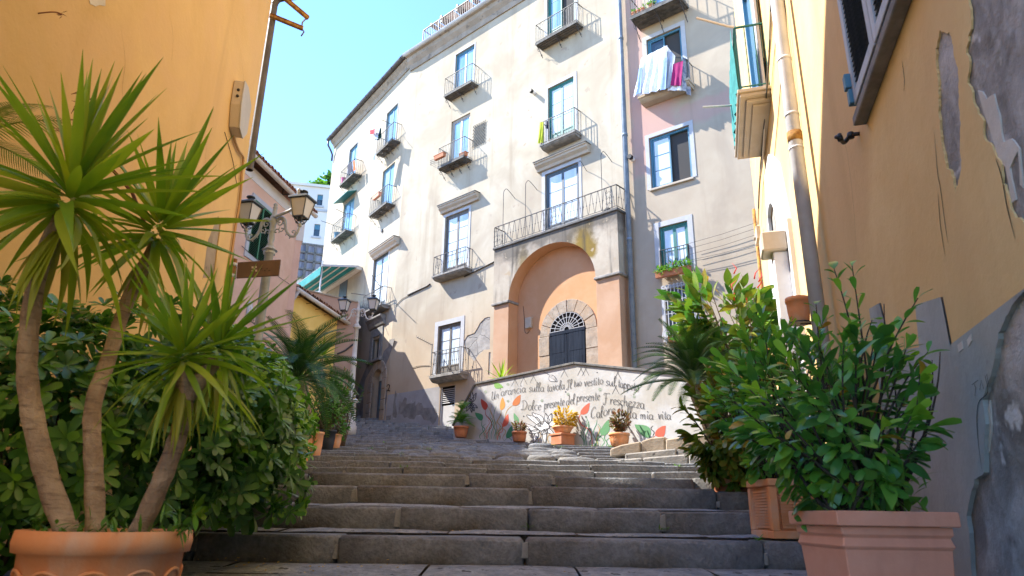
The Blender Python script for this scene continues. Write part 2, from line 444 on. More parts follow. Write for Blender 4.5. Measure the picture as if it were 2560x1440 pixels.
# short side flight of tuff blocks climbing to the right below the painted wall
side = struct(link('side_steps', None, None, Matrix.Translation((2.2, 11, ground_z(11)))))
SW = Wall((at_y(1535, 1150, 10.9).x, 10.9), -66, 1)
def px_block(name, pts, depth, out, mat, wall, parent, jit=.0):
    q = [wall.px(u, v, out) for u, v in pts]
    b = MB(); b.prism([(s, -out, z) for s, z in q], (0, depth, 0))
    return b.build(name, mat, parent, wall.M, bevel=.02, fixn=True)
px_block('stone', [(1528, 1150), (1605, 1144), (1605, 1170), (1528, 1172)], .5, 0.02, m_grey_tuff, SW, side)
px_block('stone', [(1607, 1144), (1720, 1135), (1720, 1170), (1607, 1170)], .5, 0.0, m_grey_tuff, SW, side)
px_block('stone', [(1722, 1135), (1860, 1124), (1860, 1170), (1722, 1170)], .5, 0.02, m_grey_tuff, SW, side)
px_block('stone', [(1562, 1134), (1690, 1121), (1690, 1147), (1562, 1152)], .6, -.42, m_grey_tuff, SW, side)
px_block('stone', [(1692, 1121), (1850, 1105), (1850, 1140), (1692, 1146)], .6, -.44, m_grey_tuff, SW, side)
px_block('tuff_block', [(1525, 1122), (1552, 1112), (1600, 1103), (1600, 1134), (1525, 1142)], .6, -.8, m_tuff, SW, side)
px_block('tuff_block', [(1602, 1103), (1628, 1094), (1662, 1091), (1662, 1128), (1602, 1136)], .6, -.82, m_tuff, SW, side)
px_block('tuff_block', [(1664, 1098), (1730, 1088), (1850, 1080), (1850, 1115), (1664, 1128)], .6, -.78, m_tuff, SW, side)

# ------------------------------------------------------------------ facade tools
def rough_poly(poly, amp, step, seed=0):
    """polygon with a broken, uneven edge"""
    out = []; n = len(poly)
    for i in range(n):
        a = np.array(poly[i]); b = np.array(poly[(i + 1) % n]); L = np.linalg.norm(b - a); k = max(1, int(L / step))
        t = (b - a) / max(L, 1e-6); nn = np.array([-t[1], t[0]])
        for j in range(k):
            p = a + (b - a) * j / k
            f = 0 if j == 0 else 1
            d = amp * (1.3 * mnoise.noise((p[0] / (step * 9), p[1] / (step * 9), seed)) + .7 * mnoise.noise((p[0] / (step * 3.3), p[1] / (step * 3.3), seed + 9)) + random.uniform(-.16, .16))
            out.append(tuple(p + nn * d * (f or .5)))
    return out
def sheet_with_holes(outer, holes, y=0.0):
    """flat wall face at depth y; holes = [(polygon, depth)], each with its reveal"""
    polys = [[Vector((p[0], p[1], 0)) for p in outer]] + [[Vector((p[0], p[1], 0)) for p in h[0]] for h in holes]
    tris = tessellate_polygon(polys)
    flat = [p for q in polys for p in q]
    b = MB(); vs = [(p.x, y, p.y) for p in flat]
    fs = []
    for t in tris:
        a, b2, c = (flat[i] for i in t)
        cr = (b2.x - a.x) * (c.y - a.y) - (b2.y - a.y) * (c.x - a.x)
        fs.append(tuple(t) if cr > 0 else tuple(t[::-1]))
    b.add(vs, fs)
    for h in holes:
        if len(h) < 2 or not h[1]: continue
        pts = h[0]; n = len(pts)
        b.add([(p[0], y, p[1]) for p in pts] + [(p[0], y + h[1], p[1]) for p in pts], [(i, (i + 1) % n, n + (i + 1) % n, n + i) for i in range(n)])
    return b
def rect(s0, s1, z0, z1): return [(s0, z0), (s1, z0), (s1, z1), (s0, z1)]

def window(bld, wall, tl, tr, zb, fm, gm, depth=.16, leaves=2, cross=2, surround=0, kick=0, fw=.075, open_leaf=None, sm=None):
    """framed window in a hole of the wall; tl, tr = photo pixels of the frame's top corners, zb = level of its foot"""
    (s0, za), (s1, zb_) = wall.px(*tl), wall.px(*tr)
    zt = (za + zb_) / 2
    if isinstance(zb, tuple): zb = wall.px(*zb)[1]
    wall.holes.append((rect(s0, s1, zb, zt), depth))
    g = .004
    f = MB(); y0, y1 = depth - .10, depth - .01
    a0, a1, b0, b1 = s0 + g, s1 - g, zb + g, zt - g
    f.box(a0, a0 + fw, y0, y1, b0, b1); f.box(a1 - fw, a1, y0, y1, b0, b1)
    f.box(a0 + fw, a1 - fw, y0, y1, b1 - fw, b1); f.box(a0 + fw, a1 - fw, y0, y1, b0, b0 + fw * .6)
    w = f.build('window', fm, bld, wall.M, bevel=.008)
    ia, ib, ic, id_ = a0 + fw + .004, a1 - fw - .004, b0 + fw * .6 + .004, b1 - fw - .004
    lw = (ib - ia) / leaves; st = .05
    sash = MB(); 
    for i in range(leaves):
        x0 = ia + lw * i + .002; x1 = x0 + lw - .004
        if open_leaf == i:
            continue
        yy0, yy1 = y0 + .015, y1 - .025
        sash.box(x0, x0 + st, yy0, yy1, ic, id_); sash.box(x1 - st, x1, yy0, yy1, ic, id_)
        sash.box(x0 + st, x1 - st, yy0, yy1, id_ - st, id_); 
        kz = ic + (id_ - ic) * kick if kick else ic + st
        if kick:
            sash.box(x0 + st, x1 - st, yy0 + .015, yy1, ic, kz - st); sash.box(x0 + st, x1 - st, yy0, yy1, kz - st, kz)
        else: sash.box(x0 + st, x1 - st, yy0, yy1, ic, kz)
        for j in range(1, cross):
            zz = kz + (id_ - st - kz) * j / cross
            sash.box(x0 + st, x1 - st, yy0 + .012, yy1 - .008, zz - .011, zz + .011)
        ze = [kz + (id_ - st - kz) * j / cross for j in range(cross + 1)]
        for j in range(cross):
            p = MB(); p.box(x0 + st, x1 - st, yy1 - .028, yy1 - .02, ze[j] + (.011 if j else 0), ze[j + 1] - (.011 if j < cross - 1 else 0))
            p.build('pane', gm, w, wall.M)
    sash.build('sash', fm, w, wall.M)
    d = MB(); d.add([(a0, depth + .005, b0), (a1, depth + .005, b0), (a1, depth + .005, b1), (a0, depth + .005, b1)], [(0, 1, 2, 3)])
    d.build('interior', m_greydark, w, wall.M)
    if surround:
        q = surround; e = MB()
        e.box(s0 - q, s0 - .003, -.018, .0, zb, zt + q); e.box(s1 + .003, s1 + q, -.018, 0, zb, zt + q); e.box(s0 - .003, s1 + .003, -.018, 0, zt + .003, zt + q)
        e.build('surround', sm or m_white_trim, w, wall.M)
    return w, (s0, s1, zb, zt)

def railing(s0, s1, z, h, p, style, sp=.115, rb=.008, y_in=0.0, top=.018, ends=(True, True)):
    """three-sided iron railing, front at y=-p"""
    b = MB()
    corners = []
    if ends[0]: corners.append((s0, -y_in))
    corners += [(s0, -p), (s1, -p)]
    if ends[1]: corners.append((s1, -y_in))
    for zz, r_ in ((z + h, top), (z + .06, .012)):
        for a, c in zip(corners[:-1], corners[1:]):
            b.bar((a[0], a[1], zz), (c[0], c[1], zz), r_ * 1.8, r_)
    if style in ('belly', 'plain2'): b.bar((s0, -p, z + h - .14), (s1, -p, z + h - .14), .012, .02)
    for a, c in zip(corners[:-1], corners[1:]):
        L = math.dist(a, c); n = max(2, round(L / sp))
        ox, oy = (c[1] - a[1]) / L, -(c[0] - a[0]) / L     # outward: rotate
        for i in range(n + 1):
            t = i / n; x = a[0] + (c[0] - a[0]) * t; y = a[1] + (c[1] - a[1]) * t
            corner = i in (0, n)
            if style == 'zig' and not corner:
                x2 = a[0] + (c[0] - a[0]) * min(1, t + .42 / n) ; y2 = a[1] + (c[1] - a[1]) * min(1, t + .42 / n)
                x1 = a[0] + (c[0] - a[0]) * max(0, t - .42 / n); y1_ = a[1] + (c[1] - a[1]) * max(0, t - .42 / n)
                lo, hi = ((x1, y1_), (x2, y2)) if i % 2 else ((x2, y2), (x1, y1_))
                b.tube([(lo[0], lo[1], z + .06), (x, y, z + h * .5), (hi[0], hi[1], z + h)], rb, 4, cap=False)
                b.box(x - .014, x + .014, y - .014, y + .014, z + h * .5 - .018, z + h * .5 + .018)
            elif style == 'belly' and not corner:
                pts = [(x, y, z + .06), (x + ox * .05, y + oy * .05, z + .16), (x + ox * .085, y + oy * .085, z + .3), (x + ox * .045, y + oy * .045, z + .5), (x, y, z + h - .14), (x, y, z + h)]
                b.tube(pts, rb, 4, cap=False)
            elif style == 'hoop' and not corner:
                b.bar((x, y, z), (x, y, z + h * (.78 if i % 2 else 1.0)), rb * 1.7)
                if i % 2 == 1 and i + 2 <= n:
                    q = 2 / n
                    pts = []
                    for j in range(7):
                        aa = math.pi * j / 6; tt = t + q * (.5 - .5 * math.cos(aa)) * .98
                        pts.append((a[0] + (c[0] - a[0]) * tt, a[1] + (c[1] - a[1]) * tt, z + h * .78 + math.sin(aa) * h * .17))
                    b.tube(pts, rb * .9, 4, cap=False)
            else:
                b.bar((x, y, z), (x, y, z + h), rb * (2.4 if corner else 1.7))
                if style == 'knob' and not corner:
                    for q in (.3, .62): b.box(x - .014, x + .014, y - .014, y + .014, z + h * q - .02, z + h * q + .02)
    return b
def scroll_bracket(s, z, p, h):
    b = MB(); w = .012
    b.bar((s, -p * .96, z - .02), (s, -.0, z - .02), .022, .03)
    pts = [(s, -p * .9, z - .03)]
    for i in range(9):                         # S curve
        t = i / 8; pts.append((s, -p * (.9 - .82 * t) + .05 * math.sin(t * 6.28) * p, z - .04 - h * t ** 1.5))
    b.tube(pts, .013, 4)
    sp = []
    for i in range(12):
        a = i * .6; r_ = .075 * (1 - i / 14) * h / .3
        sp.append((s, -p * .72 + r_ * math.cos(a), z - .14 - r_ * math.sin(a)))
    b.tube(sp, .009, 4)
    sp = []
    for i in range(10):
        a = 2 + i * .6; r_ = .06 * (1 - i / 13) * h / .3
        sp.append((s, -p * .22 + r_ * math.cos(a), z - .1 - h * .55 - r_ * math.sin(a)))
    b.tube(sp, .008, 4)
    return b
def balcony(bld, wall, Lp, Rp, top, p, t, style, kind='iron', nbr=3, mat=None, sp=.115, brh=.34):
    """Lp, Rp: pixels of the slab's lower outer corners; top: pixel of the hand rail above its right corner"""
    (s0, za), (s1, zb) = wall.px(*Lp, p), wall.px(*Rp, p)
    z = (za + zb) / 2
    h = wall.px(*top, p)[1] - z - t
    b = MB()
    if kind == 'iron':
        b.box(s0, s1, -p, 0, z, z + t)
        for i in range(3): b.box(s0 + .03, s1 - .03, -p + .05 + i * (p - .1) / 3, -p + .09 + i * (p - .1) / 3, z - .035, z - .001)
        b.box(s0 - .008, s1 + .008, -p - .012, -p - .001, z - .03, z + t + .015)
    else:                                     # moulded stone slab
        b.box(s0 - .03, s1 + .03, -p - .03, 0, z + t * .55, z + t)
        q = [(-p, z + t * .55), (-p + .02, z + t * .3), (-p + .09, z + t * .05), (-p + .16, z - t * .1), (0, z - t * .1), (0, z + t * .55)]
        b.prism([(s0, y, zz) for y, zz in q], (s1 - s0, 0, 0))
    o = b.build('balcony', mat or (m_slab_dark if kind == 'iron' else m_stone_slab), bld, wall.M, bevel=.006, fixn=True)
    railing(s0 + .02, s1 - .02, z + t + .002, h, p - .02, style, sp).build('railing', m_iron_grey if style != 'zig' else m_iron, o, wall.M)
    for i in range(nbr):
        s = s0 + .06 + (s1 - s0 - .12) * (i / (nbr - 1) if nbr > 1 else .5)
        scroll_bracket(s, z - .04, p, brh).build('bracket', m_iron, o, wall.M)
    return o, (s0, s1, z + t, h, p)
def lintel(bld, wall, Lp, Rp, hgt, p):
    (s0, za), (s1, zb) = wall.px(*Lp, p), wall.px(*Rp, p); z = (za + zb) / 2
    b = MB(); y = [(0, z), (-p, z), (-p, z - hgt * .16), (-p * .86, z - hgt * .2), (-p * .8, z - hgt * .45), (-p * .45, z - hgt * .7), (-p * .35, z - hgt), (0, z - hgt)]
    b.prism([(s0, a, c) for a, c in y], (s1 - s0, 0, 0))
    b.build('lintel', m_cream_trim, bld, wall.M, bevel=.006, fixn=True)
    m = MB(); m.box(s0 - .02, s1 + .02, -p - .02, 0, z + .002, z + .03)
    m.build('lintel_cap', m_slab_dark, bld, wall.M)

# ------------------------------------------------------------------ the tall cream apartment building
SC = .82
MW = Wall((4.69 * SC, 25.48 * SC), -47.5, 1)             # main face
_b = MW.p3(1029, 148)
LW = Wall((_b[0], _b[1]), -35.5, 1)                      # left face, turning away
_p = MW.p3(1570, 400)
WW = Wall((_p[0], _p[1]), -52.0, 1)                      # right wing
sB = MW.px(1029, 148)[0]
sP = MW.px(1570, 400)[0]
ZR = MW.px(1029, 148)[1]                                 # gutter level
sLE = LW.px(836, 370)[0]
def bx(w, u0, v0, u1, v1):                               # box of two pixels in wall coordinates
    a, b = w.px(u0, v0), w.px(u1, v1)
    return min(a[0], b[0]), max(a[0], b[0]), min(a[1], b[1]), max(a[1], b[1])
CREAM1, CREAM2 = (.415, .36, .27), (.47, .42, .335)
PEACH = (.44, .32, .215); PINK = (.46, .285, .24)
_pk = bx(MW, 1345, 395, 1565, 310)
m_face = rough_mat('cream lime plaster', CREAM1, CREAM2, .55, .92, .18, 26, big=((.36, .305, .23), .35), streak=((.25, .195, .135), 1.6, .08, .6), spots=((.345, .285, .22), 1.7, .64),
                   patches=((-30, 9, -5, MW.px(1100, 760)[1], 3.0, 1.6, PEACH, .6), (_pk[0], _pk[1] + .3, _pk[2], _pk[3] - .3, .12, .5, PINK, .8)))
m_faceL = rough_mat('cream lime plaster left', CREAM1, CREAM2, .55, .92, .18, 26, big=((.36, .305, .23), .35), streak=((.25, .195, .135), 1.6, .08, .6), spots=((.345, .285, .22), 1.7, .64),
                   patches=((-30, 9, -5, LW.px(950, 800)[1], 2.5, 1.6, PEACH, .6),))
_p1 = bx(WW, 1588, 330, 1700, 205); _p2 = bx(WW, 1690, 330, 1850, 205); _p3 = bx(WW, 1570, 330, 1612, 0)
m_faceW = rough_mat('pink cream plaster', (.405, .335, .25), (.45, .385, .295), .6, .92, .18, 26, big=((.36, .30, .23), .4), streak=((.26, .20, .145), 1.4, .08, .55),
                   patches=((_p3[0], _p3[1], _p3[2] - 2, _p3[3] + 3, .25, .5, PINK, .8), (_p1[0] - .3, _p1[1], _p1[2] - 1.2, _p1[3] + .6, .4, .9, PINK, .9), (_p2[0], _p2[1], _p2[2], _p2[3], .2, .7, PINK, .7)))
m_bare = rough_mat('bare cracked render', (.25, .24, .23), (.36, .345, .325), 3, .95, .5, 22, cracks=1.5)
m_bare2 = rough_mat('dark bare render', (.16, .15, .145), (.26, .245, .235), 2.5, .95, .5, 22)
m_dado = rough_mat('lilac grey dado paint', (.27, .262, .268), (.33, .32, .325), 1.2, .9, .2, 30, spots=((.52, .5, .5), 3, .62))

bld = thing('apartment_building', 'tall cream apartment building with rows of small iron balconies and an arched porch', 'building', M=Matrix.Translation((MW.P[0], MW.P[1], 2.2)))

# --- main face, second column
_, r = balcony(bld, MW, (1109, 247), (1178.5, 200), (1179, 157), .44, .07, 'hoop', nbr=3, sp=.12)
window(bld, MW, (1140, 139), (1187, 108), r[2], m_blue_frame, m_glass_sky, leaves=2, cross=1, surround=.07)
_, r = balcony(bld, MW, (1093.4, 424), (1159, 389), (1162, 339), .5, .06, 'plain', nbr=4, sp=.10)
rA2 = r
window(bld, MW, (1129, 307), (1175.7, 279), r[2], m_tan_frame, m_glass_sky, leaves=2, cross=1, surround=0)
lintel(bld, MW, (1093, 516), (1187, 476), .32, .3)
_, r = balcony(bld, MW, (1080.5, 704), (1161, 672), (1166, 615), .42, .17, 'zig', 'stone', 0)
rA3 = r
window(bld, MW, (1114, 543), (1173, 521), r[2], m_grey_frame, m_glass_curtain, leaves=2, cross=4, surround=.12, kick=.14)
_, r = balcony(bld, MW, (1074, 958), (1150, 939), (1144, 868), .42, .24, 'zig', 'stone', 0)
rA4 = r
window(bld, MW, (1096, 818), (1153, 801), r[2], m_grey_frame, m_glass_curtain, leaves=2, cross=3, surround=.2, kick=.2)
# --- main face, third column
_, r = balcony(bld, MW, (1338, 108), (1441, 60), (1437, 5), .45, .08, 'hoop', nbr=3, sp=.12)
rB1 = r
window(bld, MW, (1368, -68), (1435, -100), r[2], m_green_frame, m_glass_sky, leaves=2, cross=2, surround=.14, kick=.2, open_leaf=1)
_, r = balcony(bld, MW, (1351, 372), (1437, 336), (1434, 268), .40, .17, 'plain', 'stone', 0, mat=m_stone_slab, sp=.13)
rB2 = r
window(bld, MW, (1370, 221), (1434, 191), r[2], m_green_frame, m_glass_curtain, leaves=2, cross=3, surround=.15, kick=.22)
lintel(bld, MW, (1333, 402), (1463, 359), .33, .32)
# porch levels first: the terrace door stands on the porch roof
PP = .65 * SC
ps0 = MW.px(1234, 700, PP)[0]; ps1 = MW.px(1545, 600, PP)[0]
pzt = (MW.px(1237, 622, PP)[1] + MW.px(1540, 531, PP)[1]) / 2
window(bld, MW, (1363, 437), (1445, 405), pzt + .05, m_slate_frame, m_glass_curtain, leaves=2, cross=3, surround=.15, kick=.2)

# --- left face
_, r = balcony(bld, LW, (939.6, 386), (980.6, 350), (982, 306), .45, .06, 'plain', nbr=4)
rL1 = r
window(bld, LW, (968, 283), (996, 258), r[2], m_blue_frame, m_glass_sky, leaves=2, cross=1, surround=.07)
_, r = balcony(bld, LW, (921.5, 539), (965, 510), (963, 465), .48, .06, 'plain', nbr=4, sp=.1)
rL2 = r
window(bld, LW, (958, 428), (987.5, 405), r[2], m_blue_frame, m_glass_sky, leaves=2, cross=1, surround=.0)
lintel(bld, LW, (922, 629), (984, 592), .34, .32)
_, r = balcony(bld, LW, (903.5, 791), (952, 767), (957, 714), .45, .16, 'belly', 'stone', 0)
rL3 = r
window(bld, LW, (935.4, 648), (972.6, 627), r[2], m_slate_frame, m_glass_curtain, leaves=2, cross=3, surround=.1, kick=.15)
_, r = balcony(bld, LW, (847.6, 466), (883, 434), (882.6, 400), .5, .06, 'plain', nbr=3)
rL4 = r
window(bld, LW, (875, 375), (895.5, 355), r[2], m_blue_frame, m_glass_sky, leaves=2, cross=1, surround=.07)
_, r = balcony(bld, LW, (826, 606), (864, 575), (866, 534), .5, .06, 'belly', nbr=3)
rL5 = r
_, _wr = window(bld, LW, (860, 510), (887, 491), r[2], m_blue_frame, m_glass_sky, leaves=2, cross=1)
hb = MB(); hb.prism([(_wr[0] - .2, 0, _wr[3] + .25), (_wr[0] - .2, -.55, _wr[3] + .02), (_wr[0] - .2, -.55, _wr[3] - .02), (_wr[0] - .2, 0, _wr[3] + .2)], (_wr[1] - _wr[0] + .4, 0, 0))
hb.build('window_hood', m_green_frame, bld, LW.M, fixn=True)
# small stone window above the street door
s0, s1, z0, z1 = bx(LW, 937, 897, 951, 843)
LW.holes.append((rect(s0 - .28, s1, z0, z1), .3))
b = MB(); b.box(s0 - .3 - .28, s0 - .28, -.06, .1, z0 - .05, z1 + .1); b.box(s1, s1 + .3, -.06, .1, z0 - .05, z1 + .1); b.box(s0 - .58, s1 + .3, -.06, .1, z1 + .1, z1 + .5)
w = b.build('stone_window', m_stone_slab, bld, LW.M, bevel=.02, fixn=True)
b = MB(); y = [(0, z1 + .98), (-.3, z1 + .98), (-.3, z1 + .9), (-.2, z1 + .78), (-.1, z1 + .55), (0, z1 + .502)]
b.prism([(s0 - .75, a, c) for a, c in y], (s1 - s0 + 1.2, 0, 0)); b.build('cornice', m_stone_slab, w, LW.M, bevel=.008, fixn=True)
b = MB(); b.box(s0 - .65, s1 + .4, -.16, .05, z0 - .2, z0 - .055); b.build('sill', m_stone_slab, w, LW.M, bevel=.02, fixn=True)
b = MB(); b.box(s0 - .27, s1 - .01, .2, .24, z0 + .01, z1 - .01); b.build('pane', m_glass_dark, w, LW.M)
# street door with its stone arch
s0, s1 = LW.px(925, 1040)[0], LW.px(950, 1040)[0]; zt = LW.px(941, 925)[1]; zd = ground_z(30.6) + .05
def arch_poly(s0, s1, zb, zt, n=14, rise=None):
    r_ = (s1 - s0) / 2; rise = rise or r_; zc = zt - rise; c = (s0 + s1) / 2
    return [(s0, zb)] + [(c - r_ * math.cos(math.pi * i / n), zc + rise * math.sin(math.pi * i / n)) for i in range(n + 1)] + [(s1, zb)]
LW.holes.append((arch_poly(s0, s1, zd - 1.5, zt), .35))
def arch_stones(parent, wall, s0, s1, zb, zt, wd, proud, mat, nv=9, rise=None, nj=4, depth=.1):
    """jamb and arch stones, one object each"""
    r_ = (s1 - s0) / 2; rise = rise or r_; zc = zt - rise; c = (s0 + s1) / 2
    for sg in (-1, 1):
        for j in range(nj):
            za = zb + (zc - zb) * j / nj + .006; zb2 = zb + (zc - zb) * (j + 1) / nj - .006
            e = s0 if sg < 0 else s1; q = random.uniform(-.03, .05)
            b = MB(); b.box(min(e, e + sg * (wd + q)), max(e, e + sg * (wd + q)), -proud + random.uniform(-.01, .01), depth, za, zb2)
            b.build('stone', mat, parent, wall.M, bevel=.018, fixn=True)
    for j in range(nv):
        a0 = math.pi * j / nv + .005; a1 = math.pi * (j + 1) / nv - .005
        P = []
        for a in (a0, (a0 + a1) / 2, a1): P.append((c - r_ * math.cos(a), zc + rise * math.sin(a)))
        for a in (a1, (a0 + a1) / 2, a0): P.append((c - (r_ + wd) * math.cos(a), zc + (rise + wd) * math.sin(a)))
        b = MB(); y = -proud + random.uniform(-.01, .01)
        b.prism([(x, y, z) for x, z in P], (0, depth - y, 0)); b.build('stone', mat, parent, wall.M, bevel=.014, fixn=True)
m_arch = rough_mat('weathered travertine', (.27, .22, .17), (.38, .32, .26), 3.5, .9, .6, 22, spots=((.14, .12, .10), 11, .66), big=((.36, .27, .19), 1.3))
b = MB(); b.prism([(x, .30, z) for x, z in arch_poly(s0 + .005, s1 - .005, zd - 1.5, zt - .005)], (0, .04, 0))
d = b.build('street_door', m_slate_frame, bld, LW.M, fixn=True)
arch_stones(d, LW, s0, s1, zd - .3, zt, .42, .05, m_arch, 7, nj=4)
b = MB(); b.box(s0 + .25, s0 + .7, .27, .295, zd + .35, zd + 1.5); b.build('door_panel', m_blue_frame, d, LW.M)
b = MB(); b.box(s0 + .12, s0 + .65, .26, .268, zd + 1.6, zd + 2.1); b.build('paper_notice', m_white, d, LW.M)

# grey metal door under the lowest balcony
gs0, gs1, gz0, gz1 = bx(MW, 1096, 1078, 1139, 962)
MW.holes.append((rect(gs0, gs1, gz0 - 1.2, gz1), .12))
m_greydoor = rough_mat('grey painted door', (.40, .39, .385), (.47, .46, .45), 1.2, .6, .1, 40, streak=((.3, .27, .23), 3, .2, .4))
b = MB(); b.box(gs0 + .01, gs1 - .01, .07, .11, gz0 - 1.0, gz1 - .75); b.box(gs0 + .01, gs0 + .07, .03, .068, gz0 - 1, gz1 - .01); b.box(gs1 - .07, gs1 - .01, .03, .068, gz0 - 1, gz1 - .01)
d = b.build('metal_door', m_greydoor, bld, MW.M, bevel=.006, fixn=True)
for i in range(8):
    zz = gz1 - .66 + i * .075; b = MB(); b.prism([(gs0 + .08, .04, zz), (gs0 + .08, .09, zz + .05), (gs0 + .08, .10, zz + .05), (gs0 + .08, .05, zz)], (gs1 - gs0 - .16, 0, 0)); b.build('slat', m_greydoor, d, MW.M)
b = MB(); b.box(gs0, gs1, .105, .115, gz1 - .74, gz1); b.build('vent_back', m_dark, d, MW.M)
b = MB(); b.tube([(gs1 - .2, .07, gz0 + 1.0), (gs1 - .2, .02, gz0 + 1.0), (gs1 - .2, .02, gz0 + 1.14)], .012, 6); b.build('handle', m_iron, d, MW.M)

# bare patches are holes in the plaster with the render behind
def bare(wall, pts, mat, depth=.02, amp=.05, step=.14, name='bare_render', seed=1):
    q = rough_poly([wall.px(u, v) for u, v in pts], amp, step, seed)
    wall.holes.append((q, depth))
    b = MB(); b.add([(x, depth - .001, z) for x, z in q], [list(range(len(q)))]); return b.build(name, mat, bld, wall.M)
z6 = lambda pts: [(800 + x / 2.88, 460 + y / 2.88) for x, y in pts]
bare(MW, z6([(1037, 1130), (1060, 1090), (1110, 1070), (1150, 1000), (1185, 965), (1226, 957), (1222, 1190), (1180, 1195), (1140, 1230), (1110, 1275), (1062, 1225), (1042, 1170)][::-1]), m_bare, seed=3)
bare(MW, z6([(1215, 1210), (1230, 1212), (1222, 1375), (1208, 1372)][::-1]), m_bare2, amp=.02, seed=4)
bare(MW, [(1403, 98), (1420, 90), (1421, 96), (1407, 104)][::-1], m_bare, amp=.03, step=.08, seed=5)
bare(MW, [(1437, 84), (1443, 80), (1443, 87), (1438, 90)][::-1], m_bare, amp=.02, step=.08, seed=6)

# lilac grey dado with dark patches at the foot of the wall
z45 = lambda pts: [(840 + x / 4.5, 780 + y / 4.5) for x, y in pts]
dz = MW.px(1089, 968)[1]
def proud(wall, poly, mat, name, y, parent=bld):
    b = MB(); b.prism([(x, -y, z) for x, z in poly], (0, y - .0005, 0)); return b.build(name, mat, parent, wall.M, fixn=True)
proud(MW, [(sB + .02, 1.2), (gs0 - .04, 1.2), (gs0 - .04, dz), (sB + .02, dz)], m_dado, 'dado', .004)
s_ = LW.px(957, 1000)[0]
proud(LW, rough_poly([(s_, 2), (-.02, 2), (-.02, dz), (s_ + .3, dz)], .06, .3, 2), m_dado, 'dado', .004)
for i, P in enumerate([[(650, 1010), (665, 900), (675, 880), (685, 930), (670, 1010), (690, 1150), (680, 1190), (650, 1190), (635, 1160)],
          [(700, 1150), (715, 1000), (745, 1020), (775, 960), (795, 975), (790, 1040), (870, 1030), (895, 1000), (890, 1060), (930, 1020), (965, 1030), (985, 1080), (1060, 1080), (1120, 1085), (1145, 1170), (1120, 1230), (1090, 1265), (1060, 1220), (990, 1215), (960, 1160), (905, 1160), (880, 1210), (830, 1200), (800, 1180), (770, 1190), (750, 1150)],
          [(545, 1230), (560, 1170), (620, 1160), (615, 1215), (590, 1230)]]):
    for wll in (LW, MW):
        q = [wll.px(*z45([p])[0]) for p in P]
        lo, hi = (-40, -.01) if wll is LW else (sB + .03, 50)
        q = [(min(max(x, lo), hi), z) for x, z in q]
        if max(x for x, z in q) - min(x for x, z in q) > .2: proud(wll, rough_poly(q[::-1], .04, .16, i), m_bare2, 'bare_render', .006)
proud(LW, rough_poly([LW.px(*p) for p in z45([(540, 440), (590, 395), (600, 310), (660, 300), (640, 380), (600, 500), (560, 600), (555, 800), (580, 900), (560, 1040), (530, 1050), (520, 780), (530, 600), (500, 585)])][::-1], .04, .2, 7), m_bare2, 'bare_render', .004)
proud(LW, rough_poly([LW.px(*p) for p in z45([(150, 1240), (215, 1100), (235, 900), (290, 740), (350, 600), (430, 590), (330, 760), (310, 900), (300, 1240)])][::-1], .06, .25, 8), m_bare2, 'bare_render', .004)

# the figure 2 painted twice by the street door
def stroke_ribbon(pts, w, y, b, taper=.55):
    """flat painted stroke in the wall plane; pts = (s, z)"""
    n = len(pts); L = []; 
    for i in range(n):
        a = pts[max(i - 1, 0)]; c = pts[min(i + 1, n - 1)]; dx, dz_ = c[0] - a[0], c[1] - a[1]; q = math.hypot(dx, dz_) or 1
        k = w * (.5 + .5 * abs(dz_ / q)) * (1 - taper * abs(2 * i / (n - 1) - 1) ** 3) / 2
        L.append(((pts[i][0] - dz_ / q * k, pts[i][1] + dx / q * k), (pts[i][0] + dz_ / q * k, pts[i][1] - dx / q * k)))
    vs = []
    for p, q in L: vs += [(p[0], y, p[1]), (q[0], y, q[1])]
    b.add(vs, [(2 * i, 2 * i + 1, 2 * i + 3, 2 * i + 2) for i in range(n - 1)])
def smooth_pts(P, k=5):
    """Catmull-Rom through the points"""
    P = [np.array(p, float) for p in P]
    if len(P) < 3: return [tuple(p) for p in P]
    out = []
    for i in range(len(P) - 1):
        p0, p1, p2, p3 = P[max(i - 1, 0)], P[i], P[i + 1], P[min(i + 2, len(P) - 1)]
        for j in range(k):
            t = j / k; out.append(tuple(.5 * ((2 * p1) + (-p0 + p2) * t + (2 * p0 - 5 * p1 + 4 * p2 - p3) * t * t + (-p0 + 3 * p1 - 3 * p2 + p3) * t ** 3)))
    out.append(tuple(P[-1])); return out
m_blackpaint = plain('black paint', (.012, .011, .011), .7)
for P in ([(572, 845), (580, 822), (600, 820), (603, 840), (590, 870), (574, 890), (590, 882), (610, 890)], [(228, 990), (235, 970), (255, 968), (258, 985), (245, 1010), (230, 1030), (248, 1022), (268, 1030)]):
    b = MB(); stroke_ribbon(smooth_pts([LW.px(*p) for p in z45(P)]), .075, -.008, b, .2); b.build('painted_number', m_blackpaint, bld, LW.M)

# --- the arched porch
ax0, az0 = MW.px(1271, 746, PP); ax1, _ = MW.px(1489, 700, PP); apz = MW.px(1401, 601, PP)[1]
zi = (MW.px(1240, 757, PP)[1] + MW.px(1530, 684, PP)[1]) / 2           # impost level
m_porch_top = rough_mat('stained cream porch', (.35, .30, .235), (.44, .39, .315), .9, .92, .3, 24, streak=((.05, .045, .04), 3.2, .10, 1.0), patches=((MW.px(1425, 600, PP)[0], MW.px(1490, 600, PP)[0], MW.px(1450, 660, PP)[1], MW.px(1450, 545, PP)[1], .3, 1.3, (.20, .13, .015), .95), (MW.px(1290, 600, PP)[0], MW.px(1325, 600, PP)[0], MW.px(1300, 690, PP)[1], MW.px(1300, 600, PP)[1], .3, 1.3, (.17, .12, .04), .8), (-30, 30, pzt - .75, pzt + 1, .45, 1.8, (.07, .062, .055), .75)), spots=((.36, .29, .2), 2.6, .66))
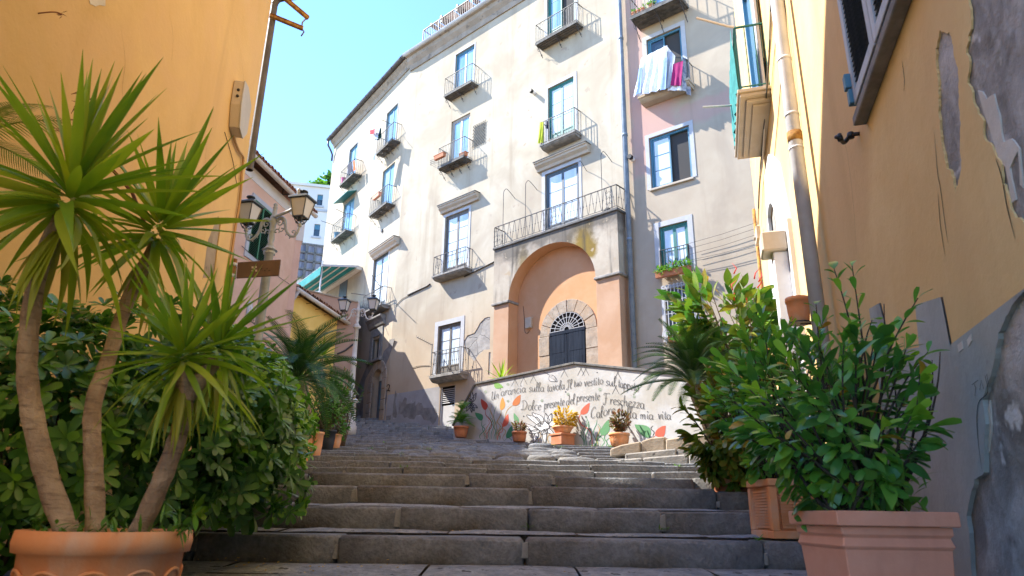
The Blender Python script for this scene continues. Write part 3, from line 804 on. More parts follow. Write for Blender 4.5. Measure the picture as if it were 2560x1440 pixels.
m_porch_peach = rough_mat('peach porch plaster', (.43, .265, .17), (.47, .315, .215), .7, .92, .15, 28, big=((.40, .24, .145), .6))
m_porch_orange = rough_mat('orange niche plaster', (.50, .26, .125), (.55, .315, .175), .7, .92, .12, 28)
gz = ground_z(21) - 1.0
npoly = 22
arcp = arch_poly(ax0, ax1, gz, apz, npoly, rise=apz - zi)
# upper part: spandrel block pierced by the arch
U = [(ps0, zi)] + [p for p in arcp[1:-1]] + [(ps1, zi), (ps1, pzt), (ps0, pzt)]
def notch_prism(U, y0, y1):
    b = MB(); tris = tessellate_polygon([[Vector((x, z, 0)) for x, z in U]]); n = len(U)
    b.add([(x, y0, z) for x, z in U], [tuple(t) for t in tris]); b.add([(x, y1, z) for x, z in U], [tuple(t) for t in tris])
    b.add([(x, y0, z) for x, z in U] + [(x, y1, z) for x, z in U], [(i, (i + 1) % n, n + (i + 1) % n, n + i) for i in range(n) if not (1 <= i < npoly + 1)])
    return b
po = notch_prism(U, -PP, -.002).build('porch', m_porch_top, bld, MW.M, fixn=True)
b = MB(); A = arcp[1:-1]
b.add([(x, -PP + .003, z) for x, z in A] + [(x, -.002, z) for x, z in A], [(i, i + 1, len(A) + i + 1, len(A) + i) for i in range(len(A) - 1)])
b.build('arch_soffit', m_porch_orange, po, MW.M, smooth=True)
for x0, x1, e in ((ps0 + .03, ax0, 0), (ax1, ps1 - .02, 1)):
    b = MB(); b.box(x0, x1, -PP + .02, -.004, gz, zi - .10); b.build('pier', m_porch_peach, po, MW.M, bevel=.01, fixn=True)
    b = MB(); b.box(x0 - (.08 if not e else .05), x1 + (.05 if not e else .08), -PP - .06, -.003, zi - .098, zi - .002); b.build('impost', m_stone_slab, po, MW.M, bevel=.02, fixn=True)
b = MB(); xr_ = ax0 + .002; b.add([(xr_, -PP + .021, gz), (xr_, -.006, gz), (xr_, -.006, zi - .1), (xr_, -PP + .021, zi - .1)], [(0, 1, 2, 3)]); b.build('pier_reveal', m_porch_orange, po, MW.M)
proud(MW, arch_poly(ax0 + .004, ax1 - .004, gz, apz - .01, npoly, rise=apz - zi - .01), m_porch_orange, 'niche_wall', .006, po)
b = MB(); b.box(ps0 - .04, ps1 + .05, -PP - .06, 0, pzt + .002, pzt + .1); b.build('terrace_slab', m_slab_dark, po, MW.M, bevel=.015, fixn=True)
rt = (MW.px(1237, 570, PP)[1] + MW.px(1534, 464, PP)[1]) / 2
railing(ps0 + .02, ps1 + .02, pzt + .1, rt - pzt - .1, PP + .02, 'zig', .135, .009, top=.022).build('terrace_railing', m_iron, po, MW.M)
b = MB()                                                               # scroll panels of the railing
for u in (1242, 1365, 1385, 1525):
    s = MW.px(u, 560, PP)[0]
    for dx in (-.1, .1): b.bar((s + dx, -PP - .02, pzt + .12), (s + dx, -PP - .02, rt - .02), .014)
    for q in (.3, .55, .8):
        zc = pzt + .1 + (rt - pzt - .1) * q
        for sg in (-1, 1): b.tube([(s + sg * (.085 - .085 * j / 11 * math.cos(j * .7)), -PP - .02, zc + .09 * math.sin(j * .7) * (1 - j / 14)) for j in range(11)], .008, 4)
b.build('scroll_panel', m_iron, po, MW.M)
# portal
ds0, ds1 = MW.px(1375, 880)[0], MW.px(1466, 860)[0]; dzt = MW.px(1423, 780)[1]; dzl = (MW.px(1374, 839)[1] + MW.px(1466, 821)[1]) / 2
dr = (ds1 - ds0) / 2
arch_stones(po, MW, ds0, ds1, gz + 2, dzt, .46, .035, m_arch, 8, rise=dzt - dzl + .02, nj=4, depth=-.008)
m_reveal = rough_mat('ochre reveal', (.55, .34, .13), (.62, .4, .18), 2, .9, .2, 30)
m_doorwood = wood_mat('dark blue grey door', (.010, .015, .026), (.02, .028, .044), 5, .85); m_doorwood.node_tree.nodes['Principled BSDF'].inputs['Specular IOR Level'].default_value = .1
b = MB(); b.prism([(x, -.03, z) for x, z in arch_poly(ds0, ds1, gz + 2, dzt, 14, rise=dzt - dzl + .02)], (0, .02, 0)); fan = b.build('door_shade_slab', m_dark, po, MW.M, fixn=True)  # proud slab, the shade of the doorway put into its near-black colour
for i in range(2):
    x0 = ds0 + .03 + i * (dr - .02); x1 = x0 + dr - .04
    b = MB(); b.box(x0, x1, -.046, -.034, gz + 2, dzl - .05)
    for q in range(3): b.box(x0 + .1, x1 - .1, -.052, -.0465, gz + 2.2 + q * .95, gz + 2.2 + q * .95 + .75)
    b.build('door_leaf', m_doorwood, po, MW.M, bevel=.004, fixn=True)
b = MB(); b.box(ds0 + .02, ds1 - .02, -.06, -.035, dzl - .045, dzl + .07); b.build('transom', m_doorwood, po, MW.M)
b = MB(); c = (ds0 + ds1) / 2; rz = dzt - dzl - .08
for i in range(13):
    a = math.pi * i / 12; b.bar((c - .1 * math.cos(a), -.05, dzl + .08 + .1 * math.sin(a)), (c - (dr - .03) * math.cos(a), -.05, dzl + .08 + (rz) * math.sin(a)), .018)
for q in (.38, .7, .97): b.tube([(c - (dr - .03) * q * math.cos(math.pi * j / 16), -.05, dzl + .08 + rz * q * math.sin(math.pi * j / 16)) for j in range(17)], .011, 4)
b.build('fanlight_grille', m_white_trim, po, MW.M)
s, z = MW.px(1325, 808); b = MB(); b.box(s - .14, s + .14, -.12, -.008, z - .2, z + .2); bxo = b.build('junction_box', m_cream_trim, po, MW.M, bevel=.015, fixn=True)
b = MB(); b.tube(smooth_pts([MW.px(*q) + () for q in ((1309, 766), (1312, 800), (1313, 828), (1319, 834), (1325, 825))]) and [(a, -.02, c_) for a, c_ in smooth_pts([MW.px(*q) for q in ((1309, 766), (1312, 800), (1313, 828), (1319, 834), (1325, 825))])], .008, 5); b.build('cable', m_cable, po, MW.M)
# thin hooked rods above the terrace
for (u, vt, uh, vh) in ((1259, 476, 1288, 497), (1314, 455, 1343, 475), (1445, 405, 1467, 428), (1502, 382, 1530, 405)):
    s, zt_ = MW.px(u, vt, PP); sh, zh = MW.px(uh, vh)
    P = [(s, -PP, rt - .9), (s, -PP, zt_ - .1), (s + .02, -PP * .95, zt_), (s + (sh - s) * .3, -PP * .75, zt_ + .1 * (1)), (s + (sh - s) * .65, -PP * .4, (zt_ + zh) / 2 + .08), (sh, -.0, zh)]
    b = MB(); b.tube([P[0], P[1]] + smooth_pts(P[1:], 4)[1:], .011, 5); b.build('hooked_rod', m_iron, bld, MW.M)
b = MB(); s, z = MW.px(1508, 522, PP); b.lathe([(.02, 0), (.13, .02), (.16, .1), (.1, .2), (.02, .22)], 10, (s, -PP * .5, pzt + .12)); b.build('dark_bucket', m_black, po, MW.M, smooth=True)

# --- gutters, cornice, roof
def run(b, wall, prof, sa, sb_): b.prism([(sa, y, z) for y, z in prof], (sb_ - sa, 0, 0))
b = MB(); run(b, MW, [(0, ZR - .75), (-.06, ZR - .75), (-.1, ZR - .5), (-.25, ZR - .3), (-.3, ZR - .12), (-.42, ZR - .1), (-.42, ZR - .02), (0, ZR - .02)], sB, sP + .0)
m_cornice = rough_mat('crumbling cornice', (.28, .235, .185), (.36, .31, .255), 1.6, .92, .4, 20, spots=((.2, .175, .15), 4, .6))
b.build('cornice', m_cornice, bld, MW.M, fixn=True)
b = MB(); run(b, LW, [(0, ZR - .5), (-.05, ZR - .5), (-.12, ZR - .3), (-.28, ZR - .14), (-.3, ZR - .05), (0, ZR - .05)], sLE, 0)
b.build('cornice', m_cornice, bld, LW.M, fixn=True)
def gutter(b, a, c, r_, wall):
    n = 7; pr = [(-r_ * math.cos(math.pi * i / n), -r_ * math.sin(math.pi * i / n)) for i in range(n + 1)]
    vs = [(a, -.40 + p[0], ZR + .06 + p[1]) for p in pr] + [(c, -.40 + p[0], ZR + .06 + p[1]) for p in pr]
    b.add(vs, [(i, i + 1, n + 2 + i, n + 1 + i) for i in range(n)]); return b
g = gutter(MB(), sB - .1, sP, .13, MW).build('gutter', m_pipe, bld, MW.M, smooth=True)
g = gutter(MB(), sLE - .15, .05, .13, LW).build('gutter', m_pipe_dark, bld, LW.M, smooth=True)
k = sLE + .4
while k < 0:
    b = MB(); b.tube([(k, -.4 - .137 * math.cos(math.pi * j / 8), ZR + .06 - .137 * math.sin(math.pi * j / 8)) for j in range(9)], .014, 4); b.build('gutter_strap', m_pipe_dark, g, LW.M); k += 1.05
b = MB(); b.tube([(sLE - .1, -.4, ZR - .05), (sLE - .1, -.38, ZR - .35), (sLE + .02, -.2, ZR - .75), (sLE + .05, -.1, ZR - 1.0), (sLE + .05, -.1, ZR - 1.4)], .06, 8); b.build('downpipe', m_pipe_dark, bld, LW.M, smooth=True)
b = MB()
for wl_, a, c in ((MW, sB, sP), (LW, sLE - .1, 0)):
    p = [wl_.pt(a, ZR + .02, .35), wl_.pt(c, ZR + .02, .35), wl_.pt(c, ZR + .5, -8), wl_.pt(a, ZR + .5, -8)]; b.add(p, [(0, 1, 2, 3)])
b.build('roof', m_tile, bld, Matrix())
b = MB(); p = [LW.pt(sLE, 1, 0), LW.pt(sLE, ZR, 0), LW.pt(sLE, ZR, -9), LW.pt(sLE, 1, -9)]; b.add(p, [(0, 1, 2, 3)])
b.build('end_wall', m_faceL, bld, Matrix())
# roof terrace: railing, pergola, blinds, planter
rs0 = MW.px(1056.4, 127, .1)[0]; rs1 = sP - .3
b = MB(); zt_ = ZR + .12; hr = 1.05
b.bar((rs0, -.12, zt_ + hr), (rs1, -.12, zt_ + hr), .05, .04); b.bar((rs0, -.12, zt_ + .08), (rs1, -.12, zt_ + .08), .03)
b.bar((rs0, -.12, zt_ + hr), (rs0, 2, zt_ + hr), .04)
k = rs0
while k <= rs1: b.bar((k, -.12, zt_ - .1), (k, -.12, zt_ + hr), .02 if round((k - rs0) / .13) % 9 else .04); k += .13
rr = b.build('roof_railing', m_iron, bld, MW.M)
m_dkwood = wood_mat('dark pergola timber', (.055, .022, .03), (.10, .045, .05), 5)
m_blind = plain('pale roof blind', (.62, .68, .76), .6)
zp = zt_ + 2.0
def at_level(u, v, z):
    best = min((abs(MW.px(u, v, -p)[1] - z), p) for p in np.arange(-1, 9, .05)); return MW.px(u, v, -best[1])[0], best[1]
pairs = [[((1077, 61), (1112, 88))], [((1102, 40), (1140, 64)), ((1103, 50), (1134, 69))], [((1142, 14), (1180, 37)), ((1141, 22), (1172, 42))], [((1181, -8), (1222, 14)), ((1183, 0), (1212, 18))]]
o_ = at_level(1077, 61, zp); i_ = at_level(1112, 88, zp)
pg = MB(); pg.box(o_[0] - .1, sP - .5, i_[1] - .2, i_[1] - .08, zp - .32, zp - .12); pgo = pg.build('pergola', m_dkwood, bld, MW.M)
prev = None
for i, g_ in enumerate(pairs):
    for (a_, c_) in g_:
        s0_, p0_ = at_level(*a_, zp); b = MB(); b.box(s0_ - .05, s0_ + .05, p0_, i_[1] + 1.2, zp - .11, zp + .07); b.build('rafter', m_dkwood, pgo, MW.M)
    if prev is not None:
        b = MB(); b.box(prev + .08, s0_ - .3, o_[1] + .15, i_[1] + .9, zp + .09, zp + .11); b.build('blind', m_blind, pgo, MW.M)
    prev = s0_
    b = MB(); b.box(s0_ - .12, s0_ + .12, i_[1] - .21, i_[1] - .01, zt_ - .1, zp - .33); b.build('post', m_white_trim if i % 2 == 0 else m_dkwood, pgo, MW.M)
b = MB(); b.box(o_[0] + .3, sP - .5, i_[1] + 1.3, i_[1] + 1.5, zt_ - .2, zp + .3); b.build('penthouse_wall', m_faceW, pgo, MW.M)
b = MB(); b.box(rs0 - .35, rs0 - .02, -.05, .4, zt_ - .1, zt_ + .5); b.build('chimney_block', m_cream_trim, bld, MW.M, bevel=.02, fixn=True)
# --- downpipe between main face and wing, small fittings
b = MB(); P = [MW.pt(sP + .02, z, .16) for z in (28, 15, ground_z(20.5) + 1)]
b.tube([P[0], P[1], P[2]], .085, 10); dp = b.build('downpipe', m_pipe_blue, bld, Matrix(), smooth=True)
for z in (9.1, 13, 17, 21): b = MB(); b.lathe([(.1, -.05), (.1, .05)], 10, tuple(MW.pt(sP + .02, z, .16))); b.build('pipe_clamp', m_pipe_blue, dp, Matrix(), smooth=True)
b = MB(); b.tube([MW.pt(sP - .16, z, .04) for z in (28, 15, 9)], .03, 6); b.build('downpipe', m_pipe_cream, bld, Matrix(), smooth=True)
def camera_stub(wall, u, v, parent, out=.28):
    s, z = wall.px(u, v); b = MB(); b.tube([(s, 0, z), (s, -out * .5, z + .02)], .07, 8); o = b.build('wall_camera', m_white, parent, wall.M, smooth=False)
    b = MB(); b.tube([(s, -out * .5 - .002, z + .02), (s, -out, z + .02)], .085, 8); b.build('lens', m_black, o, wall.M)
camera_stub(MW, 1336, 234, bld); 
def pole(wall, bs, bz, tip, bld_, r_=.016, bo=.45):
    """tip = (pixel u, v, out)"""
    s, z = wall.px(tip[0], tip[1], tip[2]); b = MB(); b.tube([(bs, -bo, bz), (s, -tip[2], z)], r_, 5); return b.build('laundry_pole', m_iron, bld_, wall.M)
pole(LW, rL5[0] + .1, rL5[2] + rL5[3], (803, 552, 1.2), bld); pole(LW, rL5[1] - .2, rL5[2] + rL5[3], (839, 522, 1.2), bld)
pole(LW, rL3[0] + .3, rL3[2] + rL3[3], (878, 733, 1.3), bld); pole(LW, rL3[1] - .2, rL3[2] + rL3[3], (930, 688, 1.1), bld)
pole(LW, rL1[0] + .1, rL1[2] + rL1[3], (925, 330, 1.1), bld, bo=.45); pole(LW, rL1[1] - .3, rL1[2] + rL1[3], (954, 299, 1.0), bld)
b = MB(); b.tube([(a, -.03, c_) for a, c_ in [MW.px(1020, 738), MW.px(1070, 715), MW.px(1076, 710)]], .03, 5); b.build('cable', m_cable, bld, MW.M); b = MB(); b.tube([(a, -.03, c_) for a, c_ in [MW.px(1162, 692), MW.px(1236, 655)]], .03, 5)
b.build('cable', m_cable, bld, MW.M)
b = MB(); b.tube([(a, -.02, c_) for a, c_ in smooth_pts([MW.px(*q) for q in ((990, 765), (1006, 748), (1030, 736), (1075, 712))])], .012, 4); b.build('cable', m_cable, bld, MW.M); b = MB(); b.tube([(a, -.02, c_) for a, c_ in smooth_pts([MW.px(*q) for q in ((1031, 920), (1050, 915), (1075, 914))])], .010, 4); b.build('cable', m_cable, bld, MW.M)
# lattice sheet beside the second-floor window
s0, s1, z0, z1 = bx(MW, 1181, 372, 1216, 300); b = MB()
n = 7
for i in range(-n, n + 1):
    for sg in (1, -1):
        pts = []
        for t in np.linspace(0, 1, 21):
            x = s0 + (s1 - s0) * ((i / n) + t); 
            if sg < 0: x = s1 - (x - s0)
            if s0 <= x <= s1: pts.append((x, z0 + (z1 - z0) * t))
        if len(pts) > 1: b.bar((pts[0][0], -.03 - sg * .006, pts[0][1]), (pts[-1][0], -.03 - sg * .006, pts[-1][1]), .022, .008)
b.build('lattice', m_slab_dark, bld, MW.M)
# television aerial on the lowest balcony
s, z = MW.px(1080, 890, .4); zt2 = MW.px(1080, 863, .4)[1]
b = MB(); b.bar((s, -.42, z - .3), (s, -.42, zt2 + .05), .03); e, ez = MW.px(1042, 843, 1.5)
b.bar((s, -.42, zt2), (e, -1.5, ez), .02)
for i in range(9):
    t = i / 8; c_ = Vector((s, -.42, zt2)).lerp(Vector((e, -1.5, ez)), t); b.bar(c_ + Vector((-.08, .04, .1)), c_ + Vector((.08, -.04, -.1)), .008)
b.build('television_aerial', m_iron_grey, bld, MW.M)
s, z = LW.px(962, 590); b = MB(); s, z = LW.px(956, 577); b.tube([(s, -.06, z), (s, .0, z)], .1, 10); b.build('vent_cap', m_iron, bld, LW.M)
# walls last, once all openings are known
sheet_with_holes([(sB, .8), (sP, .8), (sP, ZR), (sB, ZR)], MW.holes).build('wall', m_face, bld, MW.M)
sheet_with_holes([(sLE, .8), (0, .8), (0, ZR), (sLE, ZR)], LW.holes).build('wall', m_faceL, bld, LW.M)

# ------------------------------------------------------------------ right wing: a house of its own beyond the downpipe
wing = thing('house', 'pale pink and cream house right of the long downpipe, blue and green windows', 'house', M=Matrix.Translation((WW.P[0], WW.P[1], 2.0)))
wing_r = 6.2
_, r = balcony(wing, WW, (1575, 46), (1700, -6), (1700, -66), .72, .09, 'plain', nbr=3, sp=.14, brh=.5)
rW0 = r
window(wing, WW, (1622, -140), (1690, -165), r[2], m_blue_frame, m_glass_sky, surround=.15)
_, r = balcony(wing, WW, (1597, 247), (1722, 215), (1713, 148), .45, .2, 'plain', 'stone', 0, mat=m_cream_trim)
rW1 = r
window(wing, WW, (1616, 102), (1701, 64), r[2], m_blue_frame, m_glass_dark, surround=.16, open_leaf=1)
w, r = window(wing, WW, (1622, 347), (1722, 312), (1628, 474), m_blue_frame, m_glass_curtain, surround=.14, cross=3, open_leaf=1)
b = MB(); b.box(r[0] - .05, r[1] + .05, -.08, .02, r[2] - .08, r[2] - .004); b.build('sill', m_cream_trim, w, WW.M, bevel=.01, fixn=True)
w, r = window(wing, WW, (1647, 570), (1718, 550), (1652, 692), m_green_frame, m_glass_curtain, surround=.17, cross=2, kick=0)
rW3 = r
railing(r[0] + .02, r[1] - .02, r[2] + .1, WW.px(1652, 628)[1] - r[2] - .1, .06, 'plain', .13, .01).build('railing', m_iron, w, WW.M)
w, r = window(wing, WW, (1662, 728), (1735, 706), (1664, 855), m_slate_frame, m_glass_dark, surround=.12, cross=2)
rW4 = r
b = MB()
for i in range(9): x = r[0] + (r[1] - r[0]) * i / 8; b.bar((x, -.1, r[2] - .1), (x, -.1, r[3] + .05), .025); b.box(x - .03, x + .03, -.12, -.08, r[3] + .05, r[3] + .1)
for q in range(5): zz = r[2] + (r[3] - r[2]) * q / 4; b.bar((r[0] - .05, -.1, zz), (r[1] + .05, -.1, zz), .02)
for i in range(7):
    x = r[0] + (r[1] - r[0]) * i / 6; b.tube([(x, -.1, r[2] + .35), (x, -.28, r[2] + .25), (x, -.36, r[2] + .02), (x, -.28, r[2] - .15), (x, -.1, r[2] - .18)], .012, 4)
b.build('window_grille', m_white_trim, w, WW.M)
camera_stub(WW, 1583, 400, wing); 
for i, (a, c_) in enumerate((((1725, 613), (1897, 560)), ((1728, 625), (1897, 574)), ((1728, 640), (1897, 590)), ((1725, 655), (1890, 615)), ((1730, 658), (1890, 622)))):
    b = MB(); p, q = WW.px(*a), WW.px(*c_); b.tube([(p[0], -.15, p[1]), ((p[0] + q[0]) / 2, -.15, (p[1] + q[1]) / 2 - .03), (q[0], -.15, q[1])], .006, 4); b.build('washing_line', m_cable, wing, WW.M)
bld_, bld = bld, wing
bare(WW, [(1641, 46), (1652, 35), (1672, 25), (1670, 30), (1655, 41), (1644, 48)][::-1], m_bare, amp=.03, step=.08, seed=12)
bare(WW, [(1679, 24), (1690, 17), (1689, 25), (1682, 29)][::-1], m_bare, amp=.02, step=.08, seed=13)
bld = bld_
sheet_with_holes([(-.01, .8), (wing_r, .8), (wing_r, 28), (-.01, 28)], WW.holes).build('wall', m_faceW, wing, WW.M)
b = MB(); b.add([WW.pt(.12, 28, 0), WW.pt(wing_r, 28, 0), WW.pt(wing_r, 28, -8), WW.pt(.12, 28, -8)], [(0, 1, 2, 3)]); b.add([WW.pt(wing_r, .8, 0), WW.pt(wing_r, 28, 0), WW.pt(wing_r, 28, -8), WW.pt(wing_r, .8, -8)], [(0, 1, 2, 3)])
b.build('roof', m_tile, wing, Matrix())

# ------------------------------------------------------------------ right yellow building
RW = Wall((1.95, 2.9), 16.5, 1)
yb = thing('yellow_building', 'yellow building on the right with peeling grey plaster near its base', 'building', M=Matrix.Translation((1.95, 2.9, 0)))
YEL1, YEL2 = (.70, .47, .195), (.77, .555, .255)
m_yel = rough_mat('ochre yellow plaster', YEL1, YEL2, .8, .9, .3, 14, big=((.68, .45, .20), .5), streak=((.52, .32, .13), 1.6, .10, .4), spots=((.3, .2, .12), 6, .74))
m_gdado = rough_mat('grey skirting paint', (.335, .35, .32), (.42, .435, .40), 1.4, .85, .35, 16, streak=((.10, .10, .105), 2.2, .15, .5), spots=((.3, .3, .29), 8, .7))
m_gbare = rough_mat('weathered bare render', (.28, .26, .235), (.50, .48, .45), 2.4, .95, .8, 14, big=((.19, .175, .155), 3.2), streak=((.62, .60, .56), 5, .3, .7), spots=((.66, .645, .61), 3.0, .60))
m_under = rough_mat('pale undercoat', (.55, .5, .42), (.64, .6, .52), 3, .9, .3, 30)
rfar = RW.px(1897, 600)[0]; rnear = 17.0; RZ = 13.0
pR = lambda pts: [RW.px(u, v) for u, v in pts]
random.seed(11)
zA = RW.px(2380, 862)[1]; sA = RW.px(2380, 862)[0]; sA2 = RW.px(2355, 742)[0]; zB = RW.px(2330, 750)[1]; sC = RW.px(2215, 800)[0]; sC2 = RW.px(2200, 757)[0]; zC = RW.px(2195, 760)[1]; sD = RW.px(2172, 770)[0]
sA = (sA + sA2) / 2; sC = (sC + sC2) / 2
q_ = pR([(2380, 862), (2357, 742), (2292, 762), (2302, 868), (2232, 880), (2202, 757), (2176, 772), (2192, 930)])
dl = [(rfar, .2), (rfar, 1.05), (q_[7][0], 1.05)] + q_[6::-1] + [(rnear, zA + .02)]
big_bare = rough_poly(pR([(2418, -60), (2425, 100), (2433, 225), (2460, 300), (2490, 395), (2505, 460), (2560, 560), (2680, 640), (2760, 300), (2700, -60)]), .045, .018, 21)
slit = rough_poly(pR([(2350, 75), (2338, 120), (2345, 230), (2352, 330), (2366, 420), (2376, 425), (2388, 482), (2402, 425), (2400, 300), (2394, 170), (2374, 90)]), .016, .010, 22)
upper = [(rfar, 1.05 + .001)] + dl[2:] + [(rnear, RZ), (rfar, RZ)]
def fixup(q): return q if sum((q[i][0] * q[(i + 1) % len(q)][1] - q[(i + 1) % len(q)][0] * q[i][1]) for i in range(len(q))) > 0 else q[::-1]
def open_arch(w, u0, u1, ut, vt):
    s0, s1 = sorted((w.px(u0[0], u0[1])[0], w.px(u1[0], u1[1])[0])); z = w.px(ut, vt)[1]; return s0, s1, z
as0, as1, azt = open_arch(RW, (1925, 620), (1960, 620), 1932, 503)
agz = ground_z(9.0)
arch_hole = arch_poly(as0, as1, 1.08, azt, 14)
holesU = [(fixup(big_bare), .008), (fixup(slit), .010), (fixup(arch_hole), .5)]
sheet_with_holes(upper, holesU).build('wall', m_yel, yb, RW.M)
low_bare = rough_poly(pR([(2660, 640), (2560, 735), (2520, 790), (2500, 830), (2482, 940), (2462, 1000), (2470, 1060), (2465, 1180), (2440, 1195), (2422, 1290), (2436, 1440), (2445, 1560), (2760, 1560), (2760, 700)]), .013, .022, 23)
dado = [(rfar, .0), (rnear, .0)] + dl[::-1][0:-1]
sheet_with_holes(fixup(dado), [(fixup(low_bare), .02)], -.008).build('skirting', m_gdado, yb, RW.M)
b = MB(); b.add([(rfar, .0105, 0), (rnear, .0105, 0), (rnear, .0105, RZ), (rfar, .0105, RZ)], [(0, 1, 2, 3)]); b.build('bare_render', m_gbare, yb, RW.M)
for i, P in enumerate(([(2440, 228), (2452, 232), (2462, 250), (2480, 236), (2496, 290), (2504, 352), (2522, 345), (2530, 350), (2545, 372), (2553, 470), (2545, 462), (2540, 380), (2520, 420), (2535, 500), (2524, 508), (2508, 420), (2490, 400), (2470, 320)],
                       [(2450, 1080), (2462, 1040), (2470, 1000), (2474, 1060), (2468, 1130), (2460, 1138)],
                       [(2424, 850), (2434, 834), (2436, 850), (2428, 866)], [(2400, 862), (2412, 852), (2414, 872), (2404, 880)])):
    q = fixup(rough_poly(pR(P), .008, .03, 30 + i)); b = MB(); b.prism([(x, -.0105, z) for x, z in q], (0, .006, 0)) if i in (2, 3) else b.prism([(x, .0055, z) for x, z in q], (0, .006, 0)); b.build('plaster_flake', m_under, yb, RW.M, fixn=True)
for i, P in enumerate(([(2256, 150), (2262, 200), (2260, 230)], [(2337, 330), (2345, 430), (2352, 470), (2364, 560), (2372, 610)], [(2346, 480), (2352, 560), (2364, 640)], [(2490, 395), (2505, 440), (2520, 520), (2540, 600)], [(2108, 345), (2120, 390), (2135, 520), (2142, 640)], [(2468, 935), (2476, 980), (2452, 1010), (2450, 1080), (2462, 1180)])):
    b = MB(); stroke_ribbon(smooth_pts(pR(P), 6), .006 if i != 4 else .003, -.0095 if i == 5 else -.002, b, .9); b.build('crack', m_dark, yb, RW.M)
b = MB(); 
for P in ([(2440, 958), (2446, 968), (2444, 990)], [(2436, 962), (2452, 950)], [(2456, 975), (2460, 950), (2466, 972)], [(2470, 945), (2474, 935), (2478, 960)]):
    stroke_ribbon(pR(P), .006, -.0095, b, .3)
b.build('graffiti', m_cable, yb, RW.M)
b = MB(); b.add([RW.pt(rfar, 0, 0), RW.pt(rfar, RZ, 0), RW.pt(rfar, RZ, -6), RW.pt(rfar, 0, -6)], [(0, 1, 2, 3)]); b.add([RW.pt(rfar, RZ, .3), RW.pt(rnear, RZ, .3), RW.pt(rnear, RZ, -6), RW.pt(rfar, RZ, -6)], [(0, 1, 2, 3)])
b.add([RW.pt(rnear, 0, 0), RW.pt(rnear, RZ, 0), RW.pt(rnear, RZ, -6), RW.pt(rnear, 0, -6)], [(0, 1, 2, 3)])
b.build('roof', m_yel, yb, Matrix())
# white arched doorway
m_whiteplaster = rough_mat('white doorway plaster', (.56, .56, .58), (.64, .64, .65), 2, .9, .2, 30, spots=((.42, .4, .36), 5, .66))
ws0 = RW.px(1913, 419)[0]; wst = RW.px(1925, 405)[1]; ws1 = RW.px(1985, 600)[0]
wo = [(ws0, 1.2), (ws0, wst - .35), (ws0 + .25, wst), (as1 - .1, wst - .05), (ws1 - .35, wst - .6), (ws1, wst - 1.5), (ws1, 1.2)]
wi = [(p[0], max(p[1], 1.2)) for p in arch_hole]
U = wo[::1] + wi[::-1]
b = MB(); tr = tessellate_polygon([[Vector((x, z, 0)) for x, z in U]]); n = len(U)
b.add([(x, -.05, z) for x, z in U], [tuple(t) for t in tr]); b.add([(x, -.05, z) for x, z in U] + [(x, .0, z) for x, z in U], [(i, (i + 1) % n, n + (i + 1) % n, n + i) for i in range(n)])
aw = b.build('doorway_surround', m_whiteplaster, yb, RW.M, fixn=True)
b = MB(); b.prism([(x, .4, z) for x, z in wi], (0, .05, 0)); b.build('door', m_greydoor, aw, RW.M, fixn=True)
q = RW.px(1975, 640)[0]; z0, z1 = RW.px(1975, 648)[1], RW.px(1975, 576)[1]
b = MB(); b.box(q - .02, q + .34, -.34, -.052, z0, z1); b.build('doorway_block', m_cream_trim, aw, RW.M, bevel=.02, fixn=True)
b = MB(); b.box(q + .03, q + .28, -.22, -.052, 1.0, z0 - .002); b.build('doorway_block', m_whiteplaster, aw, RW.M, bevel=.01, fixn=True)
# downpipe with clamps and cables
pq = (RW.px(1955, 60, .13)[0] + RW.px(2015, 600, .13)[0]) / 2
b = MB(); b.tube([(pq, -.13, z) for z in (12.8, 6, .9)], .062, 12); dp = b.build('downpipe', m_pipe, yb, RW.M, smooth=True)
for v, m_, h in ((315, m_pipe, .03), (405, m_rust, .1), (450, m_pipe, .02), (50, m_pipe, .03)):
    z = RW.px(1975, v, .13)[1]; b = MB(); b.lathe([(.067, -h / 2), (.067, h / 2)], 12, (pq, -.13, z)); b.build('pipe_clamp', m_, dp, RW.M, smooth=True)
def wall_cable(wall, pts, r_, parent, out=.03, mat=None, name='cable', k=4):
    b = MB(); b.tube([(a, -out, c_) for a, c_ in smooth_pts([wall.px(*q) for q in pts], k)], r_, 5); return b.build(name, mat or m_cable, parent, wall.M)
wall_cable(RW, [(1962, 0), (1975, 100), (1990, 220), (2000, 330), (2014, 480), (2025, 600)], .012, yb, .05, m_cable_y)
wall_cable(RW, [(1970, -10), (1982, 120), (1996, 240), (2006, 340), (2018, 490), (2030, 620)], .009, yb, .04)
wall_cable(RW, [(1938, -10), (1940, 60), (1930, 180), (1922, 300), (1915, 400), (1906, 470), (1903, 560)], .016, yb, .05, m_pipe_cream)
wall_cable(RW, [(1941, 0), (1935, 150), (1926, 260), (1918, 350), (1911, 420), (1906, 520)], .010, yb, .06)
wall_cable(RW, [(1956, 180), (1950, 260), (1938, 390)], .005, yb, .01)
q = RW.px(1907, 600)[0]; z0, z1 = RW.px(1907, 622)[1], RW.px(1907, 568)[1]
b = MB(); b.box(q - .05, q + .35, -.12, -.052, z0, z1); b.box(q - .02, q + .12, -.15, -.121, z0 + .1, z1 - .1); b.build('meter_box', m_cream_trim, yb, RW.M, bevel=.008, fixn=True)
b = MB(); b.tube([(rfar + .05, -.04, z) for z in (6.0, 3.5, 1.2)], .03, 6); b.build('downpipe', m_rust, yb, RW.M, smooth=True)
